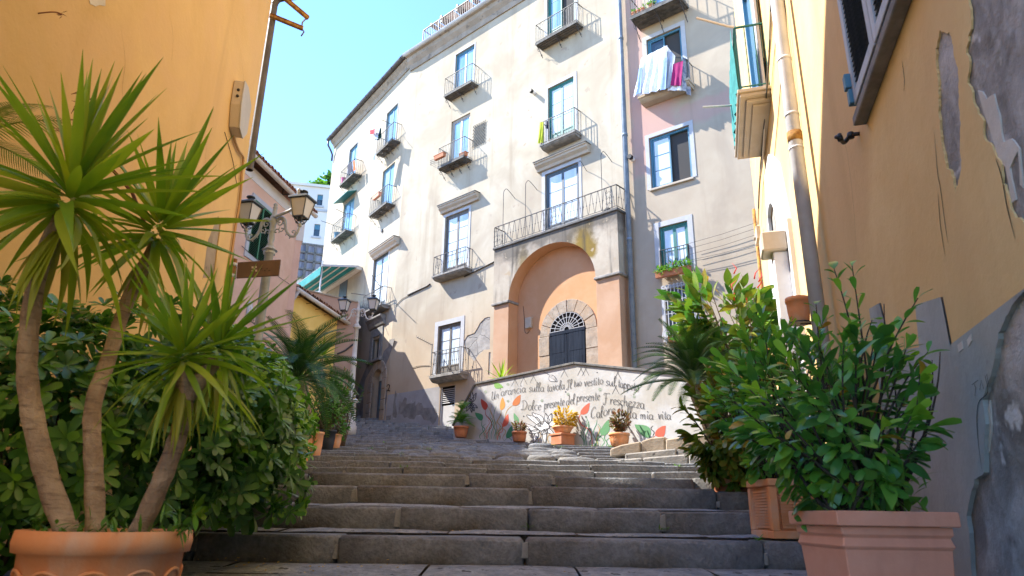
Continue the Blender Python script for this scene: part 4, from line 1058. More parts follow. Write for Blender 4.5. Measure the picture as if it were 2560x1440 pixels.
# balcony with teal cloth on its railing
bs0, bz = RW.px(1912, 414); bs1, bz2 = RW.px(1925, 206); bz = (bz + bz2) / 2
best = min((abs(RW.px(1848, 215, p)[0] - bs1), p) for p in np.arange(.2, 1.2, .01)); bp = best[1]
bh = RW.px(1832, 66, bp)[1] - bz
b = MB(); b.box(bs0, bs1, -bp, 0, bz, bz + .05); b.box(bs0 - .03, bs1 + .03, -bp - .03, 0, bz + .05, bz + .1); b.box(bs0 + .08, bs1 - .08, -bp + .08, 0, bz - .04, bz - .001); b.box(bs0 + .16, bs1 - .16, -bp + .16, 0, bz - .07, bz - .041)
bo = b.build('balcony', m_cream_trim, yb, RW.M, bevel=.006, fixn=True)
railing(bs0 + .02, bs1 - .02, bz + .1, bh - .1, bp - .02, 'plain', .13, .008).build('railing', m_green_frame, bo, RW.M)
def cloth(name, c00, c10, c11, c01, mat, nx=14, ny=10, amp=.03, waves=3, sag=.0, parent=None, seed=0, M=None):
    """hanging cloth between four world points (top left, top right, bottom right, bottom left)"""
    c00, c10, c11, c01 = map(Vector, (c00, c10, c11, c01)); nrm = (c10 - c00).cross(c01 - c00).normalized()
    b = MB()
    for j in range(ny + 1):
        for i in range(nx + 1):
            u, v = i / nx, j / ny
            p = c00.lerp(c10, u).lerp(c01.lerp(c11, u), v)
            f = math.sin(u * waves * 6.28 + seed + v * 1.3) * amp * (.25 + v) + amp * 1.2 * mnoise.noise((u * 4 + seed, v * 3, seed)) * (.2 + v)
            p = p + nrm * f - Vector((0, 0, sag * 4 * u * (1 - u) * (1 - v * .5)))
            b.v.append(tuple(p))
    for j in range(ny):
        for i in range(nx):
            a = j * (nx + 1) + i; b.f.append([a, a + 1, a + nx + 2, a + nx + 1]); b.k.append(0)
    o = b.build(name, mat, parent, Matrix() if M is None else M, smooth=True)
    return o
m_teal_cloth = rough_mat('teal screening cloth', (.02, .16, .16), (.04, .24, .23), 6, .8, .2, 40)
o = cloth('screen_cloth', RW.pt(bs0 + .05, bz + bh, bp + .03), RW.pt(bs1 - .03, bz + bh, bp + .03), RW.pt(bs1 - .03, bz + .12, bp + .03), RW.pt(bs0 + .05, bz + .12, bp + .03), m_teal_cloth, 20, 8, .02, 7, parent=bo)
cs0, cs1 = bs0 + .35, bs1 - .3
b = MB(); b.box(cs0, cs0 + .09, -.1, -.002, bz + .1, bz + 2.7); b.box(cs1 - .09, cs1, -.1, -.002, bz + .1, bz + 2.7); b.box(cs0 + .09, cs1 - .09, -.1, -.002, bz + 2.6, bz + 2.7); dw = b.build('balcony_door', m_blue_frame, yb, RW.M, bevel=.006, fixn=True)
b = MB(); b.box(cs0 + .09, cs1 - .09, -.04, -.003, bz + .1, bz + 2.6); b.build('pane', m_glass_sky, dw, RW.M)
b = MB(); b.box(cs1 + .01, cs1 + .28, -.09, -.05, bz + .12, bz + 2.6); b.build('shutter', m_white_trim, dw, RW.M, bevel=.006, fixn=True)
for a, t in (((1835, 68), (1741, 45)), ((1835, 262), (1757, 268))):
    s, z = RW.px(*a, bp); p0 = RW.pt(s, z, bp); e = at_y(t[0], t[1], p0.y + .1); b = MB(); b.tube([p0, p0.lerp(e, .15) + Vector((0, 0, -.01)), e], .016, 6); b.build('laundry_pole', m_pipe_cream, bo, Matrix())
# near louvred window with a deep sill
ks, kz = RW.px(2136, 316, .07)
b = MB(); b.box(ks, ks + 1.5, -.075, -.001, kz, kz + .06); kw = b.build('sill', m_stone_slab, yb, RW.M, bevel=.006, fixn=True)
s0 = RW.px(2143, 240, .05)[0]; m_shut = wood_mat('grey blue shutter', (.36, .38, .40), (.46, .48, .50), 5); m_slat = wood_mat('dark shutter slat', (.10, .115, .13), (.17, .19, .21), 6)
for i in range(2):
    x0 = s0 + i * .60; x1 = x0 + .585; zb_, zt_ = kz + .09, kz + 2.1
    b = MB(); b.box(x0, x0 + .07, -.075, -.02, zb_, zt_); b.box(x1 - .07, x1, -.075, -.02, zb_, zt_); b.box(x0 + .07, x1 - .07, -.075, -.02, zb_, zb_ + .07); b.box(x0 + .07, x1 - .07, -.075, -.02, zt_ - .07, zt_)
    sh = b.build('shutter', m_shut, yb, RW.M, bevel=.004, fixn=True)
    me = None; k = 0; z = zb_ + .08
    while z < zt_ - .1:
        if me is None:
            c_ = MB(); c_.prism([(x0 + .072, -.068, 0), (x0 + .072, -.028, .032), (x0 + .072, -.022, .032), (x0 + .072, -.062, 0)], (.44, 0, 0)); me = c_.mesh('slat', m_slat)
        link('slat', me, sh, RW.M @ Matrix.Translation((0, 0, z))); z += .036
    b = MB(); b.add([(x0 + .07, -.018, zb_), (x1 - .07, -.018, zb_), (x1 - .07, -.018, zt_), (x0 + .07, -.018, zt_)], [(0, 1, 2, 3)]); b.build('shutter_back', m_dark, sh, RW.M)
b = MB(); b.box(s0 - .03, s0 + .02, -.1, -.02, kz + .1, kz + .2); b.box(s0 - .035, s0 + .02, -.11, -.02, kz + .21, kz + .31); b.build('hinge', m_blue_frame, yb, RW.M, bevel=.004, fixn=True)
# old black iron hook under the sill
s, z = RW.px(2148, 336); e = RW.px(2100, 345, .14)
b = MB(); b.tube(smooth_pts([(s + .01, 0, z), (s, -.05, z + .0), (s - .03, -.09, z - .03), (e[0], -.14, e[1]), (e[0] - .01, -.16, e[1] + .015)], 4), .014, 6); b.lathe([(.02, -.02), (.024, 0), (.02, .02)], 8, (s, -.05, z)); b.lathe([(.016, -.02), (.02, 0), (.012, .03)], 8, (e[0], -.14, e[1])); b.build('wall_hook', m_black, yb, RW.M, smooth=True)

# ------------------------------------------------------------------ left yellow building
_c = at_y(602, 500, 8.2); LY = Wall((_c.x, _c.y), -10, -1)
ly = thing('ochre_building', 'ochre building filling the left side with a grey box and cable on its wall', 'building', M=Matrix.Translation((_c.x, 8.2, ground_z(8.2))))
m_och = rough_mat('ochre plaster', (.60, .40, .16), (.69, .48, .21), .6, .9, .3, 16, big=((.64, .43, .20), .9), streak=((.48, .31, .13), 1.6, .10, .5))
topz = lambda s: 10.1 - .19 * (8.2 + s * .985 - 5.69)
lpatch = rough_poly([LY.px(*p) for p in ((505, 700), (520, 600), (545, 540), (552, 560), (535, 690))], .03, .06, 41)
LN = -8.3
sheet_with_holes([(LN, -.5), (0, -.5), (0, topz(0)), (LN, topz(LN))], [(fixup(lpatch), .012)]).build('wall', m_och, ly, LY.M)
b = MB(); b.add([(LN, .015, 0), (0, .015, 0), (0, .015, 5), (LN, .015, 5)], [(0, 1, 2, 3)]); b.build('bare_render', m_tuff, ly, LY.M)
b = MB(); b.add([(0, 0, -.5), (0, 9, -.5), (0, 9, topz(0)), (0, 0, topz(0))], [(0, 1, 2, 3)]); b.add([(LN, 0, topz(LN)), (0, 0, topz(0)), (0, 9, topz(0)), (LN, 9, topz(LN))], [(0, 1, 2, 3)]); b.add([(LN, 0, -.5), (LN, 9, -.5), (LN, 9, topz(LN)), (LN, 0, topz(LN))], [(0, 1, 2, 3)])
b.build('roof', m_och, ly, LY.M)
P = [at_y(688, 8, 8.34), at_y(622, 425, 8.34)]; x = (P[0].x + P[1].x) / 2; zb = P[1].z; zt = at_y(690, 12, 8.34).z
b = MB(); b.tube([(x, 8.34, zb), (x, 8.34, zt)], .05, 10, cap=False); b.tube(smooth_pts([(x, 8.34, zt), (x + .02, 8.34, zt + .07), (x + .08, 8.34, zt + .12), (x + .3, 8.34, zt + .16)], 4), .052, 10); b.build('downpipe', m_pipe_dark, ly, Matrix(), smooth=True)
for a, c_ in (((674, 38), (757, 72)), ((690, -22), (771, 46))):
    p, q = at_y(a[0], a[1], 8.25), at_y(c_[0], c_[1], 8.5); b = MB(); b.bar(p, q, .05, .05); b.bar(p + Vector((0, 0, .022)), q + Vector((0, 0, .022)), .07, .008); b.build('iron_bracket', m_rust, ly, Matrix())
b = MB(); b.tube([at_y(u, v, 8.5) for u, v in ((768, 44), (756, 56), (754, 70), (760, 80), (753, 90))], .012, 5); b.build('torn_strap', m_slab_dark, ly, Matrix())
bx0, bx1, bz0, bz1 = bx(LY, 566, 312, 603, 246)
def hexbox(y0, y1, g):
    c, zc, w, h = (bx0 + bx1) / 2, (bz0 + bz1) / 2, (bx1 - bx0) / 2 - g, (bz1 - bz0) / 2 - g
    return [(c - w, y0, zc + h * .9), (c - w * .2, y0, zc + h), (c + w, y0, zc + h * .7), (c + w, y0, zc - h * .5), (c + w * .3, y0, zc - h), (c - w * .6, y0, zc - h * .9), (c - w, y0, zc - h * .1)], (0, y1 - y0, 0)
b = MB(); b.prism(*hexbox(-.12, -.004, 0)); jb = b.build('junction_box', m_cream_trim, ly, LY.M, bevel=.006, fixn=True)
b = MB(); b.prism(*hexbox(-.135, -.121, -.008)); b.build('lid', m_white_trim, jb, LY.M, bevel=.003, fixn=True)
for q in (.62, .75):
    b = MB(); z = bz0 + (bz1 - bz0) * q; b.tube([(bx0 + .0, -.07, z), (bx0 - .012, -.07, z)], .018, 8); b.build('cable_gland', m_black, jb, LY.M)
wall_cable(LY, [(582, 312), (578, 340), (590, 375), (602, 395), (598, 440), (594, 500), (584, 560), (572, 640), (562, 700), (556, 760)], .018, ly, .03, m_cable_y)
wall_cable(LY, [(560, 330), (580, 400), (590, 460)], .004, ly, .008)
for i, P in enumerate(([(300, 60), (312, 150), (305, 230), (318, 300)], [(420, 20), (432, 90), (428, 160)], [(520, 330), (512, 420), (520, 520), (510, 600)], [(455, 380), (462, 470), (458, 520)], [(600, 120), (608, 200), (604, 260)])):
    b = MB(); stroke_ribbon(smooth_pts([LY.px(*p) for p in P], 6), .0035, -.002, b, .9); b.build('crack', m_rust, ly, LY.M)
q = fixup(rough_poly([LY.px(*p) for p in ((222, -6), (262, -6), (262, 14), (238, 17), (224, 10))], .01, .03, 44)); b = MB(); b.prism([(x_, -.004, z_) for x_, z_ in q], (0, .003, 0)); b.build('bare_render', m_under, ly, LY.M, fixn=True)

# ------------------------------------------------------------------ pink house with the green shutter
c1 = at_y(727, 700, 23.8); PK = Wall((c1.x, c1.y), 9, -1)
ph = thing('pink_house', 'pink house with a green louvred shutter and white frieze behind the nearer street lamp', 'house', M=Matrix.Translation((c1.x, c1.y, ground_z(19))))
m_pink = rough_mat('salmon pink plaster', (.62, .38, .27), (.70, .46, .34), .7, .9, .18, 22, streak=((.5, .32, .24), 1.4, .12, .3))
m_frieze = rough_mat('pale frieze', (.60, .55, .50), (.68, .63, .57), 1, .9, .15, 25)
PZ = PK.px(748, 502, .4)[1]; fz = (PK.px(612, 430)[1] + PK.px(735, 546)[1]) / 2
b = MB(); b.box(-15, 0, 0, 7, 0, fz); b.build('wall', m_pink, ph, PK.M)
b = MB(); b.box(-15, .0, -.015, 7, fz + .001, PZ); b.build('frieze', m_frieze, ph, PK.M)
PK2 = Wall((c1.x, c1.y), 66, -1); d2 = PK2.px(752, 620)[0]; f2 = PK2.px(740, 600)[1]
b = MB(); b.box(.002, d2, 0, 3, 0, f2); b.build('wall', m_pink, ph, PK2.M)
b = MB(); b.box(.002, d2 + .05, -.01, 3, f2 + .001, PZ - .25); b.build('frieze', m_frieze, ph, PK2.M)
b = MB(); n = 8; pr = [(-.1 * math.cos(math.pi * i / n), -.1 * math.sin(math.pi * i / n)) for i in range(n + 1)]
b.add([(-15, -.42 + p[0], PZ + .02 + p[1]) for p in pr] + [(.55, -.42 + p[0], PZ + .02 + p[1]) for p in pr], [(i, i + 1, n + 2 + i, n + 1 + i) for i in range(n)]); b.build('gutter', m_pipe_cream, ph, PK.M, smooth=True)
RIDGE = 2.6
def tiled_roof(parent, wall, s0, s1, z, out, depth, rise, wid=.21, rows=2):
    """roof slab with clay pantiles along its visible edge"""
    b = MB(); b.add([(s0, -out, z), (s1, -out, z), (s1, depth, z + rise), (s0, depth, z + rise)], [(0, 1, 2, 3)]); b.add([(s0, -out, z - .05), (s1, -out, z - .05), (s1, depth, z + rise - .05), (s0, depth, z + rise - .05)], [(3, 2, 1, 0)])
    b.add([(s1, -out, z), (s1, depth, z + rise), (s1, depth, z - .1)], [(0, 1, 2)]); b.add([(s0, -out, z), (s0, depth, z + rise), (s0, depth, z - .1)], [(2, 1, 0)])
    b.add([(s0, depth, z - .1), (s1, depth, z - .1), (s1, depth, z + rise), (s0, depth, z + rise)], [(0, 1, 2, 3)])
    ro = b.build('roof', m_tile, parent, wall.M)
    L = .45; t = MB(); n = 6; sl = rise / (depth + out)
    for j, (yy, rr_) in enumerate(((0, .105), (L, .085))):
        for i in range(n + 1):
            a = math.pi * i / n; t.v.append((rr_ * math.cos(a), yy, rr_ * math.sin(a) + yy * sl))
    for i in range(n): t.f.append([i, i + 1, n + 2 + i, n + 1 + i]); t.k.append(0)
    for i in range(n + 1): t.v.append((.085 * math.cos(math.pi * i / n), 0, .085 * math.sin(math.pi * i / n)))
    for i in range(n): t.f.append([i, 2 * n + 2 + i, 2 * n + 3 + i, i + 1]); t.k.append(0)
    me = t.mesh('tile', m_tile, True)
    k = s0 + .1
    while k < s1 - .05:
        for r_ in range(rows): link('tile', me, ro, wall.M @ Matrix.Translation((k + random.uniform(-.015, .015), -out - .06 + r_ * .4 + random.uniform(-.03, .02), z + .0 + r_ * .4 * sl + random.uniform(0, .02))) @ Matrix.Rotation(random.uniform(-.04, .04), 4, 'Z'))
        k += wid
    return ro
tiled_roof(ph, PK, -15, .5, PZ + .08, .45, 5, RIDGE, rows=1)
# shutter in its white surround
s0, zt = PK.px(636, 497); s1, _ = PK.px(680, 537); zb = PK.px(617, 632)[1]; zt = (zt + PK.px(680, 537)[1]) / 2
b = MB(); q = .16
b.box(s0 - q, s0, -.05, -.001, zb - q, zt + q); b.box(s1, s1 + q, -.05, -.001, zb - q, zt + q); b.box(s0, s1, -.05, -.001, zt, zt + q); b.box(s0, s1, -.05, -.001, zb - q, zb)
fr = b.build('window', m_white_trim, ph, PK.M)
m_gsh = wood_mat('green shutter', (.02, .12, .06), (.04, .19, .10), 6)
b = MB(); b.box(s0 + .004, s0 + .06, -.04, -.005, zb + .004, zt - .004); b.box(s1 - .06, s1 - .004, -.04, -.005, zb + .004, zt - .004); b.box(s0 + .06, s1 - .06, -.04, -.005, zt - .07, zt - .004); b.box((s0 + s1) / 2 - .03, (s0 + s1) / 2 + .03, -.042, -.005, zb + .004, zt - .07)
b.build('shutter_frame', m_gsh, fr, PK.M)
c_ = MB(); c_.prism([(s0 + .06, -.036, 0), (s0 + .06, -.006, .03), (s0 + .06, -.003, .03), (s0 + .06, -.03, 0)], (s1 - s0 - .12, 0, 0)); me = c_.mesh('slat', m_gsh); z = zb + .02
while z < zt - .1: link('slat', me, fr, PK.M @ Matrix.Translation((0, 0, z))); z += .055
b = MB(); b.add([(s0, -.002, zb), (s1, -.002, zb), (s1, -.002, zt), (s0, -.002, zt)], [(0, 1, 2, 3)]); b.build('shutter_back', m_dark, fr, PK.M)
s, z = PK.px(705, 487); e, ez = PK.px(678, 487); b = MB(); b.bar((s, -.02, z), (s, -.02, z + .35), .025); b.bar((s, -.02, z), (s, -.6, z), .025); b.bar((s, -.02, z + .35), (s, -.5, z), .02); b.build('wall_bracket', m_iron, ph, PK.M)
s0, s1, z0, z1 = bx(PK, 612, 797, 630, 757)
b = MB(); b.prism([(x_, -.06, z_) for x_, z_ in arch_poly(s0, s1, z0, z1 + .0, 10)], (0, .058, 0)); nc = b.build('wall_shrine', m_white_trim, ph, PK.M, bevel=.01, fixn=True)
b = MB(); b.prism([(x_, -.064, z_) for x_, z_ in arch_poly(s0 + .06, s1 - .06, z0 + .06, z1 - .07, 10)], (0, .003, 0)); b.build('shrine_panel', m_frieze, nc, PK.M)
b = MB(); b.lathe([(.05, 0), (.06, .1), (.07, .2), (.04, .24), (.045, .3), (.02, .34)], 8, ((s0 + s1) / 2, -.09, z0 + .1)); b.build('shrine_figure', m_frieze, nc, PK.M, smooth=True)
b = MB(); b.bar((s0 - .2, -.12, z0 - .05), (s1 + .3, -.12, z0 - .05), .02)
for i in range(5): b.tube([(s0 + i * .13 + .05 * math.cos(a), -.12, z0 + .02 + .05 * math.sin(a)) for a in np.linspace(0, 5, 8)], .007, 4)
b.build('shrine_rail', m_iron, nc, PK.M)
wall_cable(PK, [(600, 615), (640, 650), (690, 690), (722, 712)], .01, ph, .06)

# ------------------------------------------------------------------ small yellow annex
_f = at_y(845, 900, 29.0); AX = Wall((_f.x, _f.y), 10.2, -1); _n = AX.px(722, 760)[0]; c2 = AX.pt(_n, 0, 0); AX = Wall((c2.x, c2.y), 10.2, -1)
ax = thing('annex', 'small yellow annex with a clay tile roof and long gutter beside the pink house', 'house', M=Matrix.Translation((c2.x, c2.y, ground_z(19))))
m_ayel = rough_mat('warm yellow plaster', (.80, .54, .14), (.86, .60, .20), .8, .9, .12, 24)
se = AX.px(845, 900)[0]; AZ = AX.px(862, 803, .3)[1]; az2 = AX.px(726, 714, .3)[1]; AZ = (AZ + az2) / 2
b = MB(); b.box(.03, se, 0, 4, 0, AZ + .02); b.build('wall', m_ayel, ax, AX.M)
b = MB(); b.tube([(-.1, -.32, AZ + .02), (se + .45, -.32, AZ - .0)], .085, 10); b.build('gutter', m_pipe_cream, ax, AX.M, smooth=True)
k = .5
while k < se + .3: b = MB(); b.bar((k, -.02, AZ - .12), (k, -.38, AZ - .09), .02); b.build('gutter_bracket', m_rust, ax, AX.M); k += .8
tiled_roof(ax, AX, -.1, se + .15, AZ + .1, .32, 3.2, 1.2, rows=2)
b = MB(); b.tube(smooth_pts([(.0, -.32, AZ - .02), (.02, -.2, AZ - .25), (.05, -.08, AZ - .4), (.05, -.07, AZ - .8), (.05, -.07, .5)], 4), .07, 10); b.build('downpipe', m_pipe, ax, AX.M, smooth=True)
b = MB(); b.tube([(-.14, -.05, AZ - .1), (-.14, -.05, 1)], .03, 6); b.build('downpipe', m_white, ax, AX.M, smooth=True)
s0, zt = AX.px(715, 880); b = MB(); b.box(.1, .6, -.25, -.002, zt - .02, zt + .08); b.box(.12, .2, -.06, -.002, zt - 1.2, zt - .021); b.build('door_hood', m_stone_slab, ax, AX.M, bevel=.01, fixn=True)

# ------------------------------------------------------------------ terrace house against the left face, with its awning
jp0 = LW.p3(886, 900); jp = jp0 * .90; TH = Wall((jp[0], jp[1]), 48.5, -1)
th = thing('terrace_house', 'brown terrace wall between the yellow annex and the tall cream building', 'house', M=Matrix.Translation((jp[0], jp[1], ground_z(31))))
m_brown = rough_mat('brown pink plaster', (.33, .20, .145), (.42, .27, .20), .8, .9, .2, 24, big=((.46, .30, .22), .5))
TZ = (TH.px(893, 757)[1] + TH.px(800, 735)[1]) / 2
TZ0 = EYE + (TZ - EYE) / .90 - .12
b = MB(); b.box(-7.5, -.01, 0, .35, 0, TZ); b.build('wall', m_brown, th, TH.M)
b = MB(); ca, cb, cc, cd = TH.pt(-.02, 0, -.3), Vector((jp0[0] - .05, jp0[1], 0)), TH.pt(-7.4, 0, -5), TH.pt(-7.4, 0, -.3)
b.add([(p.x, p.y, 0) for p in (ca, cb, cc, cd)] + [(ca.x, ca.y, TZ - .02), (cb.x, cb.y, TZ0), (cc.x, cc.y, TZ - .3), (cd.x, cd.y, TZ - .3)], [(3, 2, 1, 0), (4, 5, 6, 7), (0, 1, 5, 4), (1, 2, 6, 5), (2, 3, 7, 6), (3, 0, 4, 7)])
b.build('shadow_block', m_brown, th, Matrix(), fixn=True)  # unseen block added to cast the shadow on the left face
b = MB(); b.box(-7.5, -.01, -.05, .4, TZ + .001, TZ + .06); b.build('coping', m_tuff, th, TH.M)
s0 = LW.px(880, 700)[0]
wall_cable(TH, [(842, 885), (862, 876), (880, 862), (886, 858)], .04, th, .06)
a0 = LW.px(898, 671, .15); a1 = LW.px(813, 724, .15); cz = (a0[1] + a1[1]) / 2
best = min((abs(LW.px(804, 665, p)[0] - a0[0]), p) for p in np.arange(.5, 6, .02)); ap = best[1]; oz = LW.px(804, 665, ap)[1]
m_awn = rough_mat('teal awning canvas', (.01, .17, .17), (.02, .23, .23), 2, .8, .05, 60)
m_awbar = rough_mat('pale awning bar', (.5, .46, .40), (.58, .54, .47), 3, .6, .05, 60)
b = MB(); b.box(a1[0] - .3, a0[0] + .05, -.3, -.02, cz - .12, cz + .08); aw = b.build('awning', m_awbar, bld, LW.M, bevel=.01, fixn=True)
nst = 4
for i in range(nst):
    y0, y1 = -.3 - (ap - .3) * i / nst, -.3 - (ap - .3) * (i + 1) / nst; zz0, zz1 = cz + (oz - cz) * i / nst, cz + (oz - cz) * (i + 1) / nst
    b = MB(); b.prism([(a1[0] - .3, y0, zz0), (a1[0] - .3, y1, zz1), (a0[0], y1, zz1), (a0[0], y0, zz0)], (0, 0, .012)); b.build('canvas', m_awn, aw, LW.M)
    b = MB(); b.bar((a1[0] - .3, y1, zz1 - .03), (a0[0], y1, zz1 - .03), .06, .05); b.build('awning_bar', m_awbar, aw, LW.M)
b = MB(); b.bar((a0[0] + .03, -.2, cz + .05), (a0[0] + .03, -ap, oz + .03), .05, .10); b.build('awning_bar', m_white_trim, aw, LW.M)
b = MB(); b.prism([(a1[0] - .3, -ap - .03, oz), (a0[0], -ap - .03, oz), (a0[0], -ap - .03, oz - .45), (a1[0] - .3, -ap - .03, oz - .45)], (0, .012, 0)); b.build('valance', m_awn, aw, LW.M)
b = MB(); b.bar((a0[0] - .2, -ap + .1, TZ - .4), (a0[0] - .2, -ap + .1, oz + .35), .06); b.bar((a0[0] - 3, -ap + .1, TZ + .05), (a0[0] - .2, -ap + .1, TZ + .05), .04); b.build('awning_post', m_pipe, aw, LW.M)
s0, s1 = LW.px(850, 720)[0], LW.px(868, 720)[0]; zt = LW.px(866, 694)[1]
b = MB(); b.box(s0, s1, -.03, -.003, TZ - 1, zt); b.build('terrace_door', m_slate_frame, bld, LW.M, fixn=True)

# ------------------------------------------------------------------ far pale building up the hill
fp = at_y(735, 470, 58); FH = Wall((fp.x, fp.y), 78, -1)
fh = thing('far_building', 'pale distant building with small blue windows above a gridded glass veranda', 'building', M=Matrix.Translation((fp.x, fp.y, ground_z(31))))
FZ = (FH.px(735, 471)[1] + FH.px(832, 464)[1]) / 2
m_far = rough_mat('pale grey plaster', (.62, .59, .54), (.68, .65, .60), .4, .9, .1, 15)
holes = []
for u0, v0, u1, v1 in ((791, 487, 808, 513), (783, 561, 801, 590)):
    q = bx(FH, u0, v1, u1, v0); holes.append((rect(*q), .25))
    b = MB(); b.box(q[0] + .01, q[1] - .01, .16, .24, q[2] + .01, q[3] - .01); w = b.build('window', m_glass_dark, fh, FH.M)
    b = MB(); b.box(q[0] + .02, q[1] - .02, .12, .155, q[3] - .5, q[3] - .02); b.build('roller_blind', m_blue_frame, w, FH.M)
    b = MB(); b.box(q[0] - .15, q[1] + .15, -.12, -.002, q[2] - .2, q[2] - .02); b.build('sill', m_white_trim, w, FH.M)
sheet_with_holes([(-4, 3), (9, 3), (9, FZ), (-4, FZ)], holes).build('wall', m_far, fh, FH.M)
b = MB(); b.box(-4.2, 9.2, -.2, 8, FZ + .001, FZ + .25); b.build('roof', m_far, fh, FH.M)
zc = FH.px(820, 528)[1]; b = MB(); b.box(-4, 9, -.1, -.002, zc - .12, zc + .1); b.build('string_course', m_white_trim, fh, FH.M)
VE = Wall((at_y(745, 650, 50).x, 50), 70, -1); v0 = VE.px(722, 690)[1]; v1 = VE.px(790, 614)[1]
m_vgl = glass_mat('veranda glass', (.10, .09, .11), (.30, .30, .34), .15, .6)
b = MB(); k0, k1 = VE.px(720, 650)[0], VE.px(850, 650)[0]
nx = 6
for i in range(nx + 1): x_ = k0 + (k1 - k0) * i / nx; b.bar((x_, -.05, v0), (x_, -.05, v1), .16)
for j in range(5): z_ = v0 + (v1 - v0) * j / 4; b.bar((k0, -.08, z_), (k1, -.08, z_), .1, .14)
ve = b.build('veranda', m_iron_grey, fh, VE.M)
for i in range(nx):
    for j in range(4):
        b = MB(); b.box(k0 + (k1 - k0) * i / nx + .1, k0 + (k1 - k0) * (i + 1) / nx - .1, .0, .04, v0 + (v1 - v0) * j / 4 + .08, v0 + (v1 - v0) * (j + 1) / 4 - .08); b.build('pane', m_vgl, ve, VE.M)
b = MB(); b.box(k0, k1, .1, 3, 3, v1); b.build('veranda_back', m_far, fh, VE.M)

# ------------------------------------------------------------------ painted retaining wall
_q = at_y(1437, 911, 17.2); MU = Wall((_q.x, _q.y), -44, 1)
mu = thing('painted_wall', 'white retaining wall painted with Italian verse, black flowers and coloured leaves', 'wall', M=Matrix.Translation((_q.x, _q.y, ground_z(17.2))))
m_mural = rough_mat('white lime paint', (.40, .395, .385), (.47, .47, .465), 1.1, .9, .35, 18, big=((.37, .35, .31), .9), spots=((.27, .245, .215), 9, .68), streak=((.28, .255, .22), 2.6, .16, .6))
O_ = [(1126, 1130), (1134, 1066), (1190, 962), (1437, 911), (1640, 932), (1790, 948), (1790, 1180), (1530, 1180)]
op = [MU.px(*q) for q in O_]; op[0] = (op[1][0], .5); op[6] = (op[6][0], .5); op[7] = (op[6][0] - .5, .5)
b = MB(); b.prism([(x, 0, z) for x, z in op], (0, .32, 0)); b.build('wall', m_mural, mu, MU.M, fixn=True)
for i in range(1, 5):
    a, c_ = op[i], op[i + 1]; t = np.array([c_[0] - a[0], c_[1] - a[1]]); t /= np.linalg.norm(t); nn = np.array([-t[1], t[0]]) * (-1)
    if nn[1] < 0 and i > 1: nn = -nn
    if i == 1: nn = np.array([-abs(nn[0]), abs(nn[1])])
    P = [np.array(a) + nn * .002, np.array(c_) + nn * .002, np.array(c_) + nn * .06, np.array(a) + nn * .06]
    b = MB(); b.prism([(x, -.05, z) for x, z in P], (0, .42, 0)); b.build('coping', m_slab_dark, mu, MU.M, bevel=.008, fixn=True)
lz = op[3][1] - 1.0
b = MB(); lp = [MU.pt(op[2][0] + .2, 0, -.33), MU.pt(op[5][0], 0, -.33), MW.pt(MW.px(1575, 900)[0], 0, .01), MW.pt(MW.px(1230, 900)[0], 0, .01)]
b.prism([(p.x, p.y, .8) for p in lp], (0, 0, lz - .8)); b.build('landing', m_grey_tuff, mu, Matrix(), fixn=True)

Z5 = lambda p: (1120 + p[0] / 4.129, 880 + p[1] / 4.129)
zm = lambda p: MU.px(*Z5(p))
PC = {k: plain('paint ' + k, v, .8) for k, v in dict(black=(.055, .055, .058), red=(.34, .045, .025), bright_red=(.52, .09, .05), orange=(.55, .24, .05), rust=(.42, .13, .035), green=(.045, .19, .085), light_green=(.16, .32, .07), mid_green=(.10, .25, .11), ochre=(.35, .22, .08), sage=(.30, .34, .27), grey=(.45, .44, .43), white=(.7, .7, .69)).items()}
def leaf_poly(base, tip, w, bend=.25, n=9):
    base, tip = np.array(base, float), np.array(tip, float); t = tip - base; nn = np.array([-t[1], t[0]])/np.linalg.norm(t)
    L, R_ = [], []
    for i in range(n + 1):
        u = i / n; k = (math.sin(math.pi * min(1, u ** .75)) ** .9) * w / 2 * (1 if u < .98 else .0)
        c_ = base + t * u + nn * bend * w * math.sin(math.pi * u * 1.4) * .5
        L.append(c_ + nn * k); R_.append(c_ - nn * k)
    return L + R_[::-1][1:-1]
def painted(poly, col, y=-.004, name='painted_leaf'):
    q = [zm(p) for p in poly]; b = MB(); b.add([(x, y, z) for x, z in q], [list(range(len(q)))]); return b.build(name, PC[col], mu, MU.M)
def painted_line(pts, w, col, y=-.003, name='painted_stem', taper=.6, k=6):
    b = MB(); stroke_ribbon([zm(p) for p in smooth_pts(pts, k)], w, y, b, taper); return b.build(name, PC[col], mu, MU.M)
